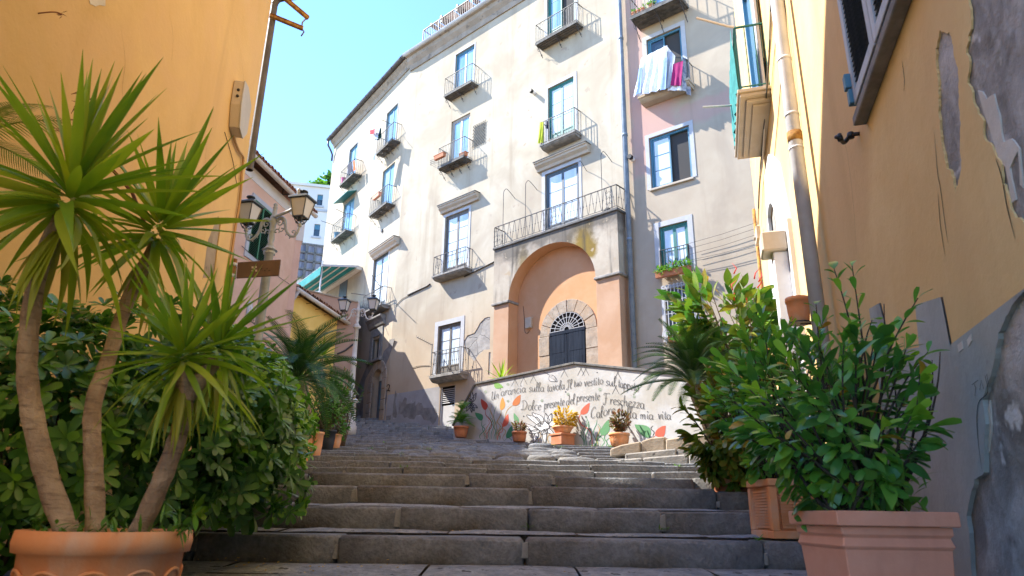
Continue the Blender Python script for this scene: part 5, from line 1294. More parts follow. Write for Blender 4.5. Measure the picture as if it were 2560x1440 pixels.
for base, tip, w, col, st in (((478, 322), (568, 372), 62, 'light_green', [(478, 322), (460, 318), (440, 308)]), ((388, 602), (350, 480), 62, 'red', [(388, 602), (392, 650), (440, 710), (450, 770), (410, 830), (395, 900)]),
    ((548, 602), (572, 465), 54, 'orange', [(548, 602), (545, 650), (510, 720), (540, 770), (500, 850), (505, 905)]), ((668, 552), (756, 446), 66, 'rust', [(668, 552), (620, 590), (595, 650), (600, 720)]),
    ((352, 708), (286, 620), 62, 'green', [(352, 708), (350, 760), (380, 800), (330, 860), (335, 900)]), ((566, 775), (628, 640), 54, 'bright_red', [(566, 775), (560, 820), (520, 850), (510, 910)]),
    ((713, 755), (687, 626), 50, 'mid_green', [(713, 755), (715, 800)]), ((605, 892), (668, 762), 62, 'green', [(605, 892), (580, 920)]),
    ((1368, 642), (1470, 530), 66, 'bright_red', [(1368, 642), (1352, 690), (1380, 750), (1440, 790), (1480, 850), (1492, 990)]), ((1580, 862), (1672, 700), 84, 'mid_green', [(1580, 862), (1540, 910), (1510, 985)]),
    ((2085, 882), (1935, 738), 110, 'mid_green', [(2085, 882), (2095, 900)]), ((2140, 862), (2255, 770), 96, 'bright_red', [(2140, 862), (2120, 880)])):
    painted(leaf_poly(base, tip, w), col); painted_line(st, .03, col if col not in ('orange', 'rust') else 'ochre')
lp_ = leaf_poly((1052, 240), (1120, 310), 66); painted(lp_, 'grey'); painted_line(lp_ + [lp_[0]], .02, 'black', -.0055, k=2); painted_line([(1052, 240), (1020, 222), (985, 207)], .025, 'black')
for q in (-14, 0, 14): painted_line([(1056 + q, 246 - q * .4), (1085 + q, 262 - q * .5), (1116, 306)], .012, 'black', -.0056)
for x, y0, y1, col in ((372, 900, 740, 'green'), (385, 905, 800, 'ochre'), (405, 905, 700, 'rust'), (428, 905, 660, 'green'), (440, 905, 560, 'ochre'), (455, 905, 620, 'green'), (468, 905, 540, 'ochre'), (478, 905, 690, 'green'), (490, 905, 560, 'green'), (515, 905, 640, 'ochre'), (530, 905, 760, 'green'), (545, 905, 720, 'rust'), (575, 915, 760, 'ochre'), (650, 920, 850, 'green'),
    (945, 950, 800, 'ochre'), (1040, 960, 800, 'ochre'), (1075, 960, 850, 'orange'), (1395, 985, 740, 'green'), (1412, 985, 700, 'green'), (1435, 985, 660, 'green'), (1470, 985, 720, 'green'), (1520, 985, 700, 'green'), (1545, 985, 760, 'ochre'), (1555, 985, 740, 'mid_green'), (1600, 985, 850, 'mid_green'), (1630, 985, 830, 'green'), (1650, 985, 870, 'mid_green'), (2115, 880, 760, 'black')):
    n = 6; painted_line([(x + (18 + 14 * random.random()) * math.sin(i * 1.25 + x * .05) * (i / n) ** .5, y0 + (y1 - y0) * i / n) for i in range(n + 1)], .024, col)
for x, y in ((690, 258), (780, 240), (882, 224), (1200, 165), (1372, 148), (1420, 150), (1752, 188), (1730, 340)):
    for dx, sg in ((-10, -1), (12, 1)):
        painted_line([(x + dx, y), (x + dx + 12 * sg * -.6, y + 30), (x + dx + 8 * sg, y + 62), (x + dx + 26 * sg, y + 98)], .014, 'black')
for x, y, r_ in ((388, 412, 17), (618, 333, 17), (970, 503, 17), (1240, 436, 18), (1570, 388, 20), (620, 507, 15), (1922, 462, 17), (1215, 412, 8), (782, 664, 9), (1424, 670, 9), (1540, 212, 7), (1365, 865, 9), (340, 368, 4)):
    painted([(x + r_ * math.cos(a) * random.uniform(.8, 1.1), y + r_ * math.sin(a) * random.uniform(.8, 1.1)) for a in np.linspace(0, 6.28, 13)[:-1]], 'sage' if r_ > 10 else 'black', -.003, 'painted_dot')
    if r_ > 10:
        for q in range(3): painted_line([(x + r_ * .5 * math.cos(a + q * 2), y + r_ * .5 * math.sin(a + q * 2)) for a in (0, .7, 1.4)], .01, 'black', -.005, 'painted_dot')
# black lily drawings: outlined petals
def petal(base, tip, w, bend=.3, fill='white', lw=.026):
    q = leaf_poly(base, tip, w, bend); painted(q, fill, -.0062, 'painted_petal'); painted_line([tuple(p) for p in q] + [tuple(q[0])], lw, 'black', -.0075, 'painted_petal', .0, 2)
    painted_line([base, ((base[0] + tip[0]) / 2 + 3, (base[1] + tip[1]) / 2), tip], lw * .6, 'black', -.0078, 'painted_petal')
for base, tip, w, bn in (((960, 770), (820, 640), 60, .5), ((980, 750), (880, 618), 60, .5), ((940, 800), (755, 740), 50, -.5), ((950, 820), (835, 830), 40, .3), ((1030, 740), (1010, 630), 40, .1), ((1035, 745), (1068, 632), 44, -.1), ((1040, 755), (1140, 700), 50, .1), ((1020, 790), (1095, 850), 40, .2), ((1000, 800), (1000, 960), 40, .1), ((930, 830), (880, 940), 40, .1), ((1050, 770), (890, 770), 100, .1), ((1030, 800), (960, 850), 50, .0)):
    petal(base, tip, w, bn)
for base, tip, w in (((242, 530), (250, 400), 34), ((245, 520), (296, 425), 30), ((240, 520), (212, 470), 24), ((240, 530), (305, 580), 36), ((240, 530), (270, 610), 34), ((235, 530), (190, 610), 34), ((235, 530), (165, 580), 34), ((242, 540), (245, 625), 26)):
    petal(base, tip, w, .2, 'grey', .034)

# hand lettering, one pen stroke per polyline; unit = x height
def circ(cx, cy, rx, ry, a0, a1, n=10): return [(cx + rx * math.cos(math.radians(a0 + (a1 - a0) * i / n)), cy + ry * math.sin(math.radians(a0 + (a1 - a0) * i / n))) for i in range(n + 1)]
bowl = lambda cx, w=.3: circ(cx, .5, w, .5, 50, 400)
GL = {
 'a': (.85, [bowl(.34), [(.64, .95), (.62, .25), (.72, .02), (.85, .1)]]),
 'c': (.68, [circ(.38, .5, .33, .5, 45, 310)]),
 'd': (.88, [bowl(.34), [(.62, .3), (.66, 1.7), (.56, 2.05), (.48, 1.9)], [(.63, .8), (.64, .15), (.78, .0)]]),
 'e': (.70, [[(.08, .45), (.5, .62), (.6, .8), (.4, 1.0), (.14, .75), (.08, .4), (.3, .0), (.62, .2)]]),
 'f': (.6, [[(.65, 1.8), (.5, 2.0), (.35, 1.7), (.3, -.3), (.15, -.7)], [(.1, .95), (.55, 1.0)]]),
 'h': (.85, [[(.08, 0), (.1, 1.8), (.2, 2.0)], [(.1, .6), (.35, 1.0), (.55, .8), (.58, .15), (.75, .0)]]),
 'i': (.4, [[(.12, 1.0), (.12, .2), (.22, .0), (.36, .12)], circ(.14, 1.45, .06, .06, 0, 360, 6)]),
 'l': (.45, [[(.05, .4), (.32, 1.7), (.22, 2.05), (.1, 1.6), (.12, .2), (.26, .0), (.4, .15)]]),
 'm': (1.25, [[(.08, 1), (.1, 0)], [(.1, .65), (.3, 1.0), (.46, .8), (.48, 0)], [(.48, .65), (.7, 1.0), (.88, .8), (.9, .15), (1.05, 0)]]),
 'n': (.85, [[(.06, 1), (.1, 0)], [(.1, .6), (.35, 1.0), (.55, .8), (.57, .15), (.74, 0)]]),
 'o': (.78, [circ(.36, .5, .32, .5, 90, 455, 14)]),
 'p': (.86, [[(.06, 1.0), (.14, .9), (.12, -.8)], circ(.42, .5, .3, .5, 160, -190)]),
 'r': (.6, [[(.05, 1), (.12, .9), (.12, 0)], [(.12, .55), (.3, .95), (.48, 1.0), (.55, .85)]]),
 's': (.6, [[(.5, .85), (.35, 1.02), (.14, .85), (.2, .6), (.45, .35), (.4, .08), (.2, -.02), (.05, .15)]]),
 't': (.55, [[(.24, 1.6), (.22, .3), (.34, .0), (.5, .15)], [(.02, 1.02), (.5, 1.08)]]),
 'u': (.88, [[(.05, 1), (.1, .3), (.28, .0), (.5, .2), (.62, 1.0)], [(.62, 1), (.62, .2), (.72, .0), (.86, .12)]]),
 'v': (.75, [[(.02, .9), (.12, 1.0), (.3, .02), (.6, 1.0), (.72, .95)]]),
 'z': (.72, [[(.08, .9), (.3, 1.0), (.58, .95), (.1, .05), (.35, .1), (.65, .0)]]),
 "'": (.35, [[(.2, 2.0), (.14, 1.6)]]),
 'U': (1.15, [[(.0, 1.6), (.15, 1.9), (.22, 1.6), (.12, .5), (.35, .0), (.7, .25), (.85, 1.9)], [(.85, 1.9), (.82, .3), (.95, .0), (1.1, .15)]]),
 'D': (1.35, [[(.3, 1.8), (.32, .1)], [(.0, 1.6), (.25, 1.95), (.75, 1.8), (1.1, 1.1), (.85, .25), (.3, .0), (.1, .15), (.05, -.1)]]),
 'F': (1.3, [[(.45, 1.9), (.45, .4), (.3, -.2), (.05, -.2), (.05, .1)], [(.0, 1.6), (.2, 2.0), (.6, 1.95), (1.0, 2.1), (1.15, 1.9)], [(.25, 1.0), (.8, 1.1)]]),
 'C': (1.2, [[(.95, 1.6), (.8, 1.95), (.45, 1.8), (.12, 1.1), (.2, .3), (.55, -.02), (.95, .3)]]),
 'I': (.75, [[(.05, 1.6), (.2, 2.0), (.55, 2.05), (.75, 1.9)], [(.42, 2.0), (.4, .3), (.25, -.1), (.05, .0), (.1, .25)]]),
}
def word(txt, p0, p1, xh, lw=.018):
    """letters on the base line from pixel p0 to p1; xh = x height in photo pixels"""
    a, c_ = np.array(MU.px(*p0)), np.array(MU.px(*p1)); adv = sum(GL[ch][0] for ch in txt); L = np.linalg.norm(c_ - a); t = (c_ - a) / L; kx = L / adv
    up_ = MU.px(p0[0], p0[1] - xh)[1] - a[1]; nn = np.array([0, 1.0]); b = MB(); x = 0
    for ch in txt:
        w, S = GL[ch]; dy = random.uniform(-.05, .05)
        for st in S:
            P = [a + t * (x + q[0]) * kx + nn * (q[1] + dy) * up_ + t * q[1] * up_ * .12 for q in smooth_pts(st, 4)]
            stroke_ribbon([tuple(p) for p in P], lw, -.009, b, .35)
        x += w
    b.build('lettering', PC['black'], mu, MU.M)
for w_ in (("Un'", (1228, 1002), (1251, 993), 11), ('arancia', (1252, 990), (1315, 979), 11), ('sulla', (1322, 979.5), (1361, 978.5), 11), ('tavola', (1367, 979), (1412, 972), 11), ('Il', (1416, 974), (1430, 970), 11), ('tuo', (1434, 967), (1454, 964), 10), ('vestito', (1460, 966), (1508, 960), 11), ('sul', (1514, 963), (1540, 966), 12), ('tappeto', (1545, 967), (1597, 979), 12),
           ('Dolce', (1303, 1025), (1353, 1025), 12), ('presente', (1360, 1023), (1411, 1013), 12), ('del', (1415, 1014), (1437, 1009), 12), ('presente', (1441, 1004), (1500, 1000), 12), ('Freschezza', (1508, 1008), (1612, 1022), 13),
           ('Cal', (1476, 1045), (1507, 1043), 14), ('ore', (1508, 1041), (1538, 1034), 14), ('della', (1544, 1036), (1593, 1048), 14), ('mia', (1600, 1047), (1634, 1048), 12), ('vita', (1645, 1048), (1678, 1048), 12)):
    word(*w_)

# ------------------------------------------------------------------ street lamps
def street_lamp(name, label, base, H, yaw, mats, tube=False, top_scale=1.0, pedestal=True):
    M = Matrix.Translation(base) @ Matrix.Rotation(yaw, 4, 'Z'); mp, md = mats
    t = thing(name, label, 'street lamp', M=M, group='two-lantern street lamps')
    k = top_scale; b = MB(); h = H
    prof = [(.085, .0), (.07, h * .3), (.06, h - .8 * k), (.085 * k, h - .79 * k), (.085 * k, h - .75 * k)] if not pedestal else \
           [(.26, 0), (.26, .28), (.22, .30), (.24, .36), (.20, .40), (.19, .95), (.23, 1.0), (.26, 1.04), (.2, 1.1), (.13, 1.14), (.15, 1.2), (.10, 1.26), (.085, 2.2), (.1, 2.22), (.1, 2.26), (.075, 2.28), (.065, h - .8 * k), (.1 * k, h - .79 * k), (.11 * k, h - .74 * k)]
    b.lathe(prof, 16); b.build('post', mp, t, M, smooth=True, fixn=True)
    b = MB(); b.lathe([(.11 * k, h - .735 * k), (.07 * k, h - .70 * k), (.045 * k, h - .66 * k), (.05 * k, h - .645 * k), (.032 * k, h - .63 * k), (.05 * k, h - .56 * k), (.04 * k, h - .46 * k), (.05 * k, h - .45 * k), (.035 * k, h - .43 * k), (.045 * k, h - .40 * k), (.045 * k, h - .33 * k), (.055 * k, h - .32 * k), (.055 * k, h - .22 * k), (.035 * k, h - .2 * k), (.03 * k, h - .08 * k), (.035 * k, h - .07 * k), (.02 * k, h - .055 * k), (.033 * k, h - .03 * k), (.02 * k, h - .005 * k), (0.004, h)], 14); b.build('finial', mp, t, M, smooth=True)
    for sg in (-1, 1):
        A = [(.05, -.29), (.10, -.245), (.155, -.25), (.19, -.31), (.205, -.40), (.25, -.49), (.315, -.545), (.375, -.54), (.415, -.47), (.43, -.40)]
        P = smooth_pts([(sg * x * k, 0, h + z * k) for x, z in A], 3)
        b = MB(); b.tube(P, [(.026 - .010 * i / len(P)) * k for i in range(len(P))], 7)
        def scroll(cx, cz, r0, turns, a0, dirn, th):
            b.tube([(sg * (cx + r0 * (1 - i / 15) * math.cos(a0 + dirn * i * turns / 13)) * k, 0, h + (cz + r0 * (1 - i / 15) * math.sin(a0 + dirn * i * turns / 13)) * k) for i in range(14)], th * k, 5)
        scroll(.105, -.32, .055, 6.5, 1.2, -1, .011); scroll(.15, -.42, .05, 7, 2.2, 1, .009); scroll(.34, -.48, .04, 6.5, -1.2, 1, .009); scroll(.07, -.45, .05, 6, -.5, 1, .009)
        for q in range(4): x, z = A[3 + q]; b.tube([(sg * x * k, 0, h + z * k), (sg * (x - .03) * k, .0, h + (z - .035) * k)], [.014 * k, .004 * k], 5)
        b.lathe([(.02 * k, -.41 * k), (.032 * k, -.40 * k), (.032 * k, -.37 * k), (.022 * k, -.36 * k)], 8, (sg * .43 * k, 0, h))
        arm = b.build('arm', mp, t, M, smooth=True)
        cx = sg * .43 * k; z0, z1 = h - .27 * k, h + .0 * k; a, c_ = .078 * k, .125 * k
        L = MB()
        def ring(r_, z): return [(cx - r_, -r_, z), (cx + r_, -r_, z), (cx + r_, r_, z), (cx - r_, r_, z)]
        g0, g1 = ring(a - .006, z0), ring(c_ - .006, z1)
        for i in range(4): L.bar(ring(a, z0)[i], ring(c_, z1)[i], .014 * k)
        for r_, z in ((a, z0), (c_, z1)):
            q = ring(r_, z)
            for i in range(4): L.bar(q[i], q[(i + 1) % 4], .016 * k)
        for i in range(4):                                   # cage below
            an = math.pi / 4 + i * math.pi / 2; L.tube([(cx + math.cos(an) * rr * k, math.sin(an) * rr * k, h + zz * k) for rr, zz in ((.02, -.36), (.06, -.345), (.085, -.30), (.10, -.27))], .008 * k, 5)
        L.tube([(cx + .06 * k * math.cos(q), .06 * k * math.sin(q), h - .345 * k) for q in np.linspace(0, 6.28, 13)], .007 * k, 4)
        ln = L.build('lantern', md, t, M)
        for i in range(4):
            b = MB(); b.add([g0[i], g0[(i + 1) % 4], g1[(i + 1) % 4], g1[i]], [(0, 1, 2, 3)]); b.build('pane', m_lantern_glass, ln, M)
        R_ = MB(); e0, e1, e2 = ring(c_ * 1.2, z1 + .002), ring(c_ * 1.16, z1 + .03 * k), ring(c_ * .45, z1 + .085 * k)
        R_.add(e0 + e1 + e2, [(3, 2, 1, 0)] + [(i, (i + 1) % 4, 4 + (i + 1) % 4, 4 + i) for i in range(4)] + [(4 + i, 4 + (i + 1) % 4, 8 + (i + 1) % 4, 8 + i) for i in range(4)] + [(8, 9, 10, 11)])
        R_.lathe([(.035 * k, .086 * k), (.02 * k, .10 * k), (.065 * k, .13 * k), (.06 * k, .145 * k), (.02 * k, .165 * k)], 10, (cx, 0, z1)); R_.build('lantern_roof', md, ln, M)
    if tube:
        b = MB(); b.tube(smooth_pts([(.03 * k, -.04, h - .24 * k), (.2 * k, -.06, h - .20 * k), (.33 * k, -.06, h - .14 * k), (.375 * k, -.06, h - .03 * k), (.385 * k, -.06, h + .16 * k)], 5), .022 * k, 8); b.build('bent_pipe', m_lamp, t, M, smooth=True)
    return t
lp1 = at_y(690, 508, 9.0); street_lamp('street_lamp', 'nearer grey street lamp with a bent pipe, in front of the pink house', (lp1.x, lp1.y, ground_z(9.0)), lp1.z - ground_z(9.0), R(-14), (m_lamp, m_lamp_dark), True, 1.0, False)
lp2 = at_y(868, 1088, 21.0); tp = at_y(884, 752, 21.0); z0 = lp2.z
street_lamp('street_lamp', 'farther pale street lamp on a fluted pedestal beside the yellow annex', (lp2.x, lp2.y, z0), tp.z - z0, R(-10), (m_lamp_pale, m_lamp_dark), False, 1.15, True)

# ------------------------------------------------------------------ direction sign
sp_ = at_y(585, 660, 7.6); sx, sy = sp_.x, 7.6; s_top = at_y(592, 652, 7.6).z
sg_ = thing('signpost', 'direction signpost with a brown blade on a weathered yellow pole', 'sign', (sx, sy, ground_z(7.6)))
b = MB(); b.tube([(sx, sy, ground_z(7.6)), (sx, sy, s_top + .02)], .032, 10); b.build('pole', m_rust, sg_, Matrix(), smooth=True)
m_blade = rough_mat('brown sign enamel', (.09, .055, .04), (.12, .075, .055), 3, .4, .05, 60, spec=.4)
q = [at_y(u, v, 7.58) for u, v in ((596, 657), (703, 650), (698, 690), (592, 697))]
b = MB(); b.prism([(p.x, 7.56, p.z) for p in q], (0, .02, 0)); bl = b.build('sign_blade', m_blade, sg_, Matrix(), bevel=.003, fixn=True)
q = [at_y(u, v, 7.62) for u, v in ((574, 661), (592, 660), (588, 697), (569, 698))]
b = MB(); b.prism([(p.x, 7.62, p.z) for p in q], (0, .02, 0)); b.build('sign_blade', m_blade, sg_, Matrix(), bevel=.003, fixn=True)
for v in (662, 690):
    z = at_y(586, v, 7.6).z; b = MB(); b.lathe([(.036, -.02), (.036, .02)], 10, (sx, sy, z)); b.build('clamp', m_pipe, sg_, Matrix(), smooth=True)
m_logo = plain('faded white print', (.42, .37, .33), .7)
b = MB(); 
for (u, v, w, h) in ((629, 666, 5, 5), (637, 665, 5, 5), (634, 670, 4, 4), (629, 675, 5, 4), (638, 674, 5, 5)):
    P = [at_y(u, v, 7.558), at_y(u + w, v, 7.558), at_y(u + w, v + h, 7.558), at_y(u, v + h, 7.558)]; b.add(P, [(3, 2, 1, 0)])
b.build('logo', m_logo, bl, Matrix())
b = MB(); x = 651
for ch in 'muru':
    for st in GL[ch][1]: 
        pts = [(x + q_[0] * 6, 677 - q_[1] * 6) for q_ in st]
        for i in range(len(pts) - 1):
            P = [at_y(pts[i][0], pts[i][1] - 1, 7.558), at_y(pts[i + 1][0], pts[i + 1][1] - 1, 7.558), at_y(pts[i + 1][0], pts[i + 1][1] + 1, 7.558), at_y(pts[i][0], pts[i][1] + 1, 7.558)]; b.add(P, [(3, 2, 1, 0)])
    x += GL[ch][0] * 6 + 1
b.build('lettering', m_black, bl, Matrix())

# ------------------------------------------------------------------ plants: tools
def leaf_mesh(name, mat, L, W, prof, fold=.2, droop=.2, tip=True):
    """leaf along +Y, two half blades folded along the midrib, arching down"""
    n = len(prof) - 1; vs = []; fs = []
    for i, w in enumerate(prof):
        t = i / n; y = L * (t - .12 * droop * t * t); z = -droop * L * t * t * .6
        h = w * W / 2
        vs += [(-h, y, z + abs(h) * fold), (0, y, z), (h, y, z + abs(h) * fold)]
    for i in range(n):
        for s_ in (0, 1): fs.append((3 * i + s_, 3 * i + s_ + 1, 3 * i + s_ + 4, 3 * i + s_ + 3))
    me = bpy.data.meshes.new(name); me.from_pydata(vs, [], fs); me.materials.append(mat)
    me.polygons.foreach_set("use_smooth", [True] * len(fs)); me.update(); return me
OVATE = [.12, .62, .95, 1, .85, .5, .05]; OBOV = [.12, .4, .7, .95, 1.0, .6]; SWORD = [.7, .85, 1, .95, .8, .55, .28, .02]; STRAP = [.5, .9, 1, .9, .6, .05]; LANCE = [.1, .7, 1, .8, .4, .03]
def frame(p, d, roll=0.0, up=(0, 0, 1), sc=1.0):
    d = Vector(d).normalized(); z = Vector(up); z = z - d * z.dot(d)
    if z.length < .05: z = d.orthogonal()
    z.normalize()
    if roll: z = Matrix.Rotation(roll, 3, d) @ z
    x = d.cross(z)
    M = Matrix((x * sc, d * sc, z * sc)).transposed().to_4x4(); M.translation = p; return M
def joined(name, items, parent, mat, kind=None):
    """many copies of small meshes as one object; items = (mesh, matrix)"""
    by = {}
    for me, M in items: by.setdefault(me.name, (me, []))[1].append(M)
    V = []; Fq = []; off = 0
    for me, Ms in by.values():
        co = np.empty(len(me.vertices) * 3); me.vertices.foreach_get("co", co); co = co.reshape(-1, 3)
        fl = np.array([list(p.vertices) for p in me.polygons])
        A = np.array([np.array(M) for M in Ms])
        W_ = np.einsum('kij,vj->kvi', A[:, :3, :3], co) + A[:, None, :3, 3]
        V.append(W_.reshape(-1, 3)); n = len(co)
        Fq.append((fl[None] + (np.arange(len(Ms)) * n)[:, None, None] + off).reshape(-1, fl.shape[1])); off += n * len(Ms)
    V = np.concatenate(V); Fq = np.concatenate(Fq)
    P_ = WM[parent.name].translation if parent else Vector()
    V = V - np.array(P_)
    me = bpy.data.meshes.new(name); me.vertices.add(len(V)); me.vertices.foreach_set("co", V.ravel())
    me.loops.add(Fq.size); me.loops.foreach_set("vertex_index", Fq.ravel().astype(np.int32))
    me.polygons.add(len(Fq)); me.polygons.foreach_set("loop_start", np.arange(0, Fq.size, Fq.shape[1], dtype=np.int32)); me.polygons.foreach_set("use_smooth", np.ones(len(Fq), bool))
    me.materials.append(mat); me.update(); me.validate()
    o = link(name, me, parent, Matrix.Translation(P_))
    if kind: o['kind'] = kind
    return o
def leaves(parent, items, mat, n_single=300, name='leaf'):
    """the largest-looking leaves as single parts, the rest as one part"""
    items = sorted(items, key=lambda q: (q[1].translation - Vector((0, 0, EYE))).length - .0)
    for me, M in items[:n_single]: link(name, me, parent, M)
    rest = {}
    for me, M in items[n_single:]: rest.setdefault(me.materials[0].name, []).append((me, M))
    for q in rest.values(): joined('foliage', q, parent, q[0][0].materials[0], 'stuff')
def grow_stem(a, b_, bend, n=6):
    a, b_ = Vector(a), Vector(b_); m = (a + b_) / 2 + Vector((random.uniform(-bend, bend), random.uniform(-bend, bend), random.uniform(0, bend)))
    return [a * (1 - t) ** 2 + m * 2 * t * (1 - t) + b_ * t * t for t in [i / n for i in range(n + 1)]]
def rnd_unit():
    v = Vector((random.gauss(0, 1), random.gauss(0, 1), random.gauss(0, 1))); return v.normalized()

m_terra = rough_mat('terracotta', (.42, .155, .075), (.52, .21, .105), 3, .75, .2, 40, big=((.48, .22, .14), 1.6), streak=((.36, .16, .10), 5, .3, .4))
m_terra_b = rough_mat('orange terracotta', (.72, .285, .11), (.78, .36, .165), 3, .75, .15, 40, big=((.66, .40, .26), 3.0), streak=((.60, .46, .36), 7, .25, .45), spots=((.40, .16, .08), 7, .70))
m_terra_p = rough_mat('pink plastic terracotta', (.66, .295, .185), (.73, .365, .245), 2, .55, .1, 50, streak=((.36, .15, .10), 4, .3, .35), spots=((.58, .36, .27), 10, .72))
m_blackpot = plain('black nursery pot', (.02, .022, .026), .6)
m_bark = rough_mat('ringed yucca bark', (.30, .21, .14), (.48, .36, .25), 7, .95, .9, 20, streak=((.13, .085, .06), 9, 7.0, 1.0))
m_stem = rough_mat('dark stem', (.035, .03, .025), (.08, .065, .05), 12, .9, .3, 60)
m_wood = rough_mat('brown stem', (.10, .07, .045), (.18, .13, .09), 10, .9, .3, 60)
m_yucca = leaf_mat('yucca leaf', [(.09, .20, .014), (.15, .28, .02), (.24, .35, .025), (.37, .41, .035)], .36, .32)
m_yucca_y = leaf_mat('old yucca leaf', [(.16, .24, .02), (.26, .30, .03), (.34, .30, .06)], .45, .3)
m_dry = leaf_mat('dry stalk', [(.16, .055, .03), (.26, .10, .05)], .8, .1)
m_pitto = leaf_mat('pittosporum leaf', [(.04, .125, .028), (.075, .20, .035), (.12, .28, .04), (.22, .40, .05)], .34, .25)
m_laurel = leaf_mat('laurel leaf', [(.03, .115, .035), (.06, .20, .045), (.11, .31, .045), (.24, .46, .05)], .28, .3)
m_orange = leaf_mat('bronze green leaf', [(.045, .125, .02), (.10, .20, .025), (.20, .22, .03), (.42, .17, .03)], .33, .28)
m_ficus = leaf_mat('rubber plant leaf', [(0.026, 0.104, 0.033), (0.052, 0.169, 0.039), (0.130, 0.221, 0.026), (0.286, 0.182, 0.039)], .18, .18)
m_sago = leaf_mat('sago frond', [(.02, .07, .018), (.04, .12, .022), (.08, .18, .028)], .4, .15)
m_olive = leaf_mat('olive leaf', [(.06, .12, .05), (.11, .18, .07), (.16, .24, .09)], .5, .25)
m_gold = leaf_mat('golden shrub leaf', [(.40, .22, .02), (.52, .32, .03), (.55, .40, .06)], .5, .3)
m_redsucc = leaf_mat('reddish succulent leaf', [(.14, .05, .03), (.22, .08, .05), (.16, .14, .05), (.1, .12, .04)], .5, .15)
m_redfl = plain('red flower', (.5, .03, .02), .6)
m_weed = leaf_mat('weed leaf', [(.05, .14, .02), (.10, .24, .03), (.16, .30, .04)], .5, .3)

def round_pot(parent, M, r, h, mat, rim=.12, taper=.72, fluted=0, soil=True):
    """round pot with a rolled rim; base centre at M"""
    b = MB(); rh = h * rim
    b.lathe([(r * taper * .9, 0), (r * taper, .01), (r * (taper + (1 - taper) * .55), h * .5), (r * .93, h - rh), (r, h - rh + .004), (r * 1.02, h - rh * .5), (r, h), (r * .88, h), (r * .86, h - .05), (.01, h - .06)], 28)
    if fluted:
        n = len(b.v) // 10
    p = b.build('pot', mat, parent, M, smooth=True, fixn=True)
    if fluted:
        for i in range(fluted):
            a = 2 * math.pi * i / fluted; q = []
            for j in range(9):
                aa = math.pi * j / 8; x = -.38 * math.cos(aa) * (2 * math.pi / fluted) ; z = h * .55 + math.sin(aa) * h * .12
                q.append((a + x, z))
            q = [(q[0][0], h * .1)] + q + [(q[-1][0], h * .1)]
            f = MB(); f.tube([((r * (taper + (1 - taper) * (z / h)) * .985 + .003) * math.cos(an), (r * (taper + (1 - taper) * (z / h)) * .985 + .003) * math.sin(an), z) for an, z in q], .006, 5); f.build('moulding', mat, p, M, smooth=True)
    if soil:
        s_ = MB(); s_.lathe([(.005, h - .045), (r * .87, h - .05)], 20, cap=False); s_.build('soil', m_soil, parent, M)
    return p

YL = [leaf_mesh('leaf', m_yucca, .54, .041, SWORD, .5, d) for d in (.0, .08, .24, .55)] + [leaf_mesh('leaf', m_yucca, .46, .042, SWORD, .45, d) for d in (.05, .25, .6)]
YO = [leaf_mesh('leaf', m_yucca_y, .42, .042, SWORD, .4, d) for d in (.3, .6)]
def rosette(c, axis, n, sc, lo=.05, hi=2.2, old=6):
    it = []; axis = Vector(axis).normalized(); u = axis.orthogonal().normalized(); w = axis.cross(u)
    for i in range(n):
        f = (i + .5) / n; th = lo + (hi - lo) * f ** .85; ph = i * 2.39996 + random.uniform(-.4, .4); th += random.uniform(-.16, .16)
        d = axis * math.cos(th) + (u * math.cos(ph) + w * math.sin(ph)) * math.sin(th)
        k = min(6, int(f * 3.4)) if random.random() < .6 else random.randrange(7)
        me = YL[[0, 1, 2, 3][min(3, int(f * 4))]] if random.random() < .6 else YL[4 + min(2, int(f * 3))]
        it.append((me, frame(Vector(c) + axis * (.10 * (1 - f)) * sc + d * .03 * sc, d, random.uniform(-.7, .7), sc=sc * random.uniform(.68, 1.1))))
    for i in range(old * 2):
        a = random.uniform(0, 6.28); d = Vector((math.cos(a), math.sin(a), -1.6)); it.append((random.choice(YO), frame(Vector(c) - axis * .07 * sc, d, 0, sc=sc * random.uniform(.7, 1))))
    return it

# ------------------------------------------------------------------ potted yucca in front on the left
Yp = 2.42; pc = at_y(270, 1330, Yp); pr_ = (at_y(465, 1335, Yp).x - at_y(78, 1325, Yp).x) / 2; gzp = ground_z(Yp); ph_ = pc.z - gzp + .006
yu = thing('potted_yucca', 'three-stemmed yucca with spiky heads in a big round terracotta pot', 'potted plant', (pc.x, Yp, gzp))
round_pot(yu, Matrix.Translation((pc.x, Yp, gzp)), pr_, ph_, m_terra_b, rim=.2, taper=.80, fluted=11)
def trunk(parent, px, r0, r1, mat=m_bark, name='trunk', n=10):
    P = [at_y(*q) for q in px]; P = [Vector(p) for p in smooth_pts([tuple(p) for p in P], 5)]; N = len(P)
    b = MB(); b.tube(P, [(r0 + (r1 - r0) * i / (N - 1)) * (1 + .06 * math.sin(i * 2.3)) for i in range(N)], n); b.build(name, mat, parent, Matrix(), smooth=True); return P
T1 = trunk(yu, [(175, 1345, 2.38), (120, 1200, 2.36), (75, 1000, 2.33), (70, 860, 2.30), (98, 670, 2.28), (152, 545, 2.26)], .038, .026)
T2 = trunk(yu, [(240, 1345, 2.48), (235, 1180, 2.52), (232, 1020, 2.56), (270, 900, 2.62), (320, 750, 2.70), (385, 615, 2.76)], .034, .024)
T3 = trunk(yu, [(340, 1345, 2.40), (400, 1210, 2.36), (448, 1080, 2.33), (462, 1000, 2.31), (455, 930, 2.30)], .034, .026)
T4 = trunk(yu, [(460, 1000, 2.31), (500, 950, 2.34), (535, 905, 2.38)], .03, .026)
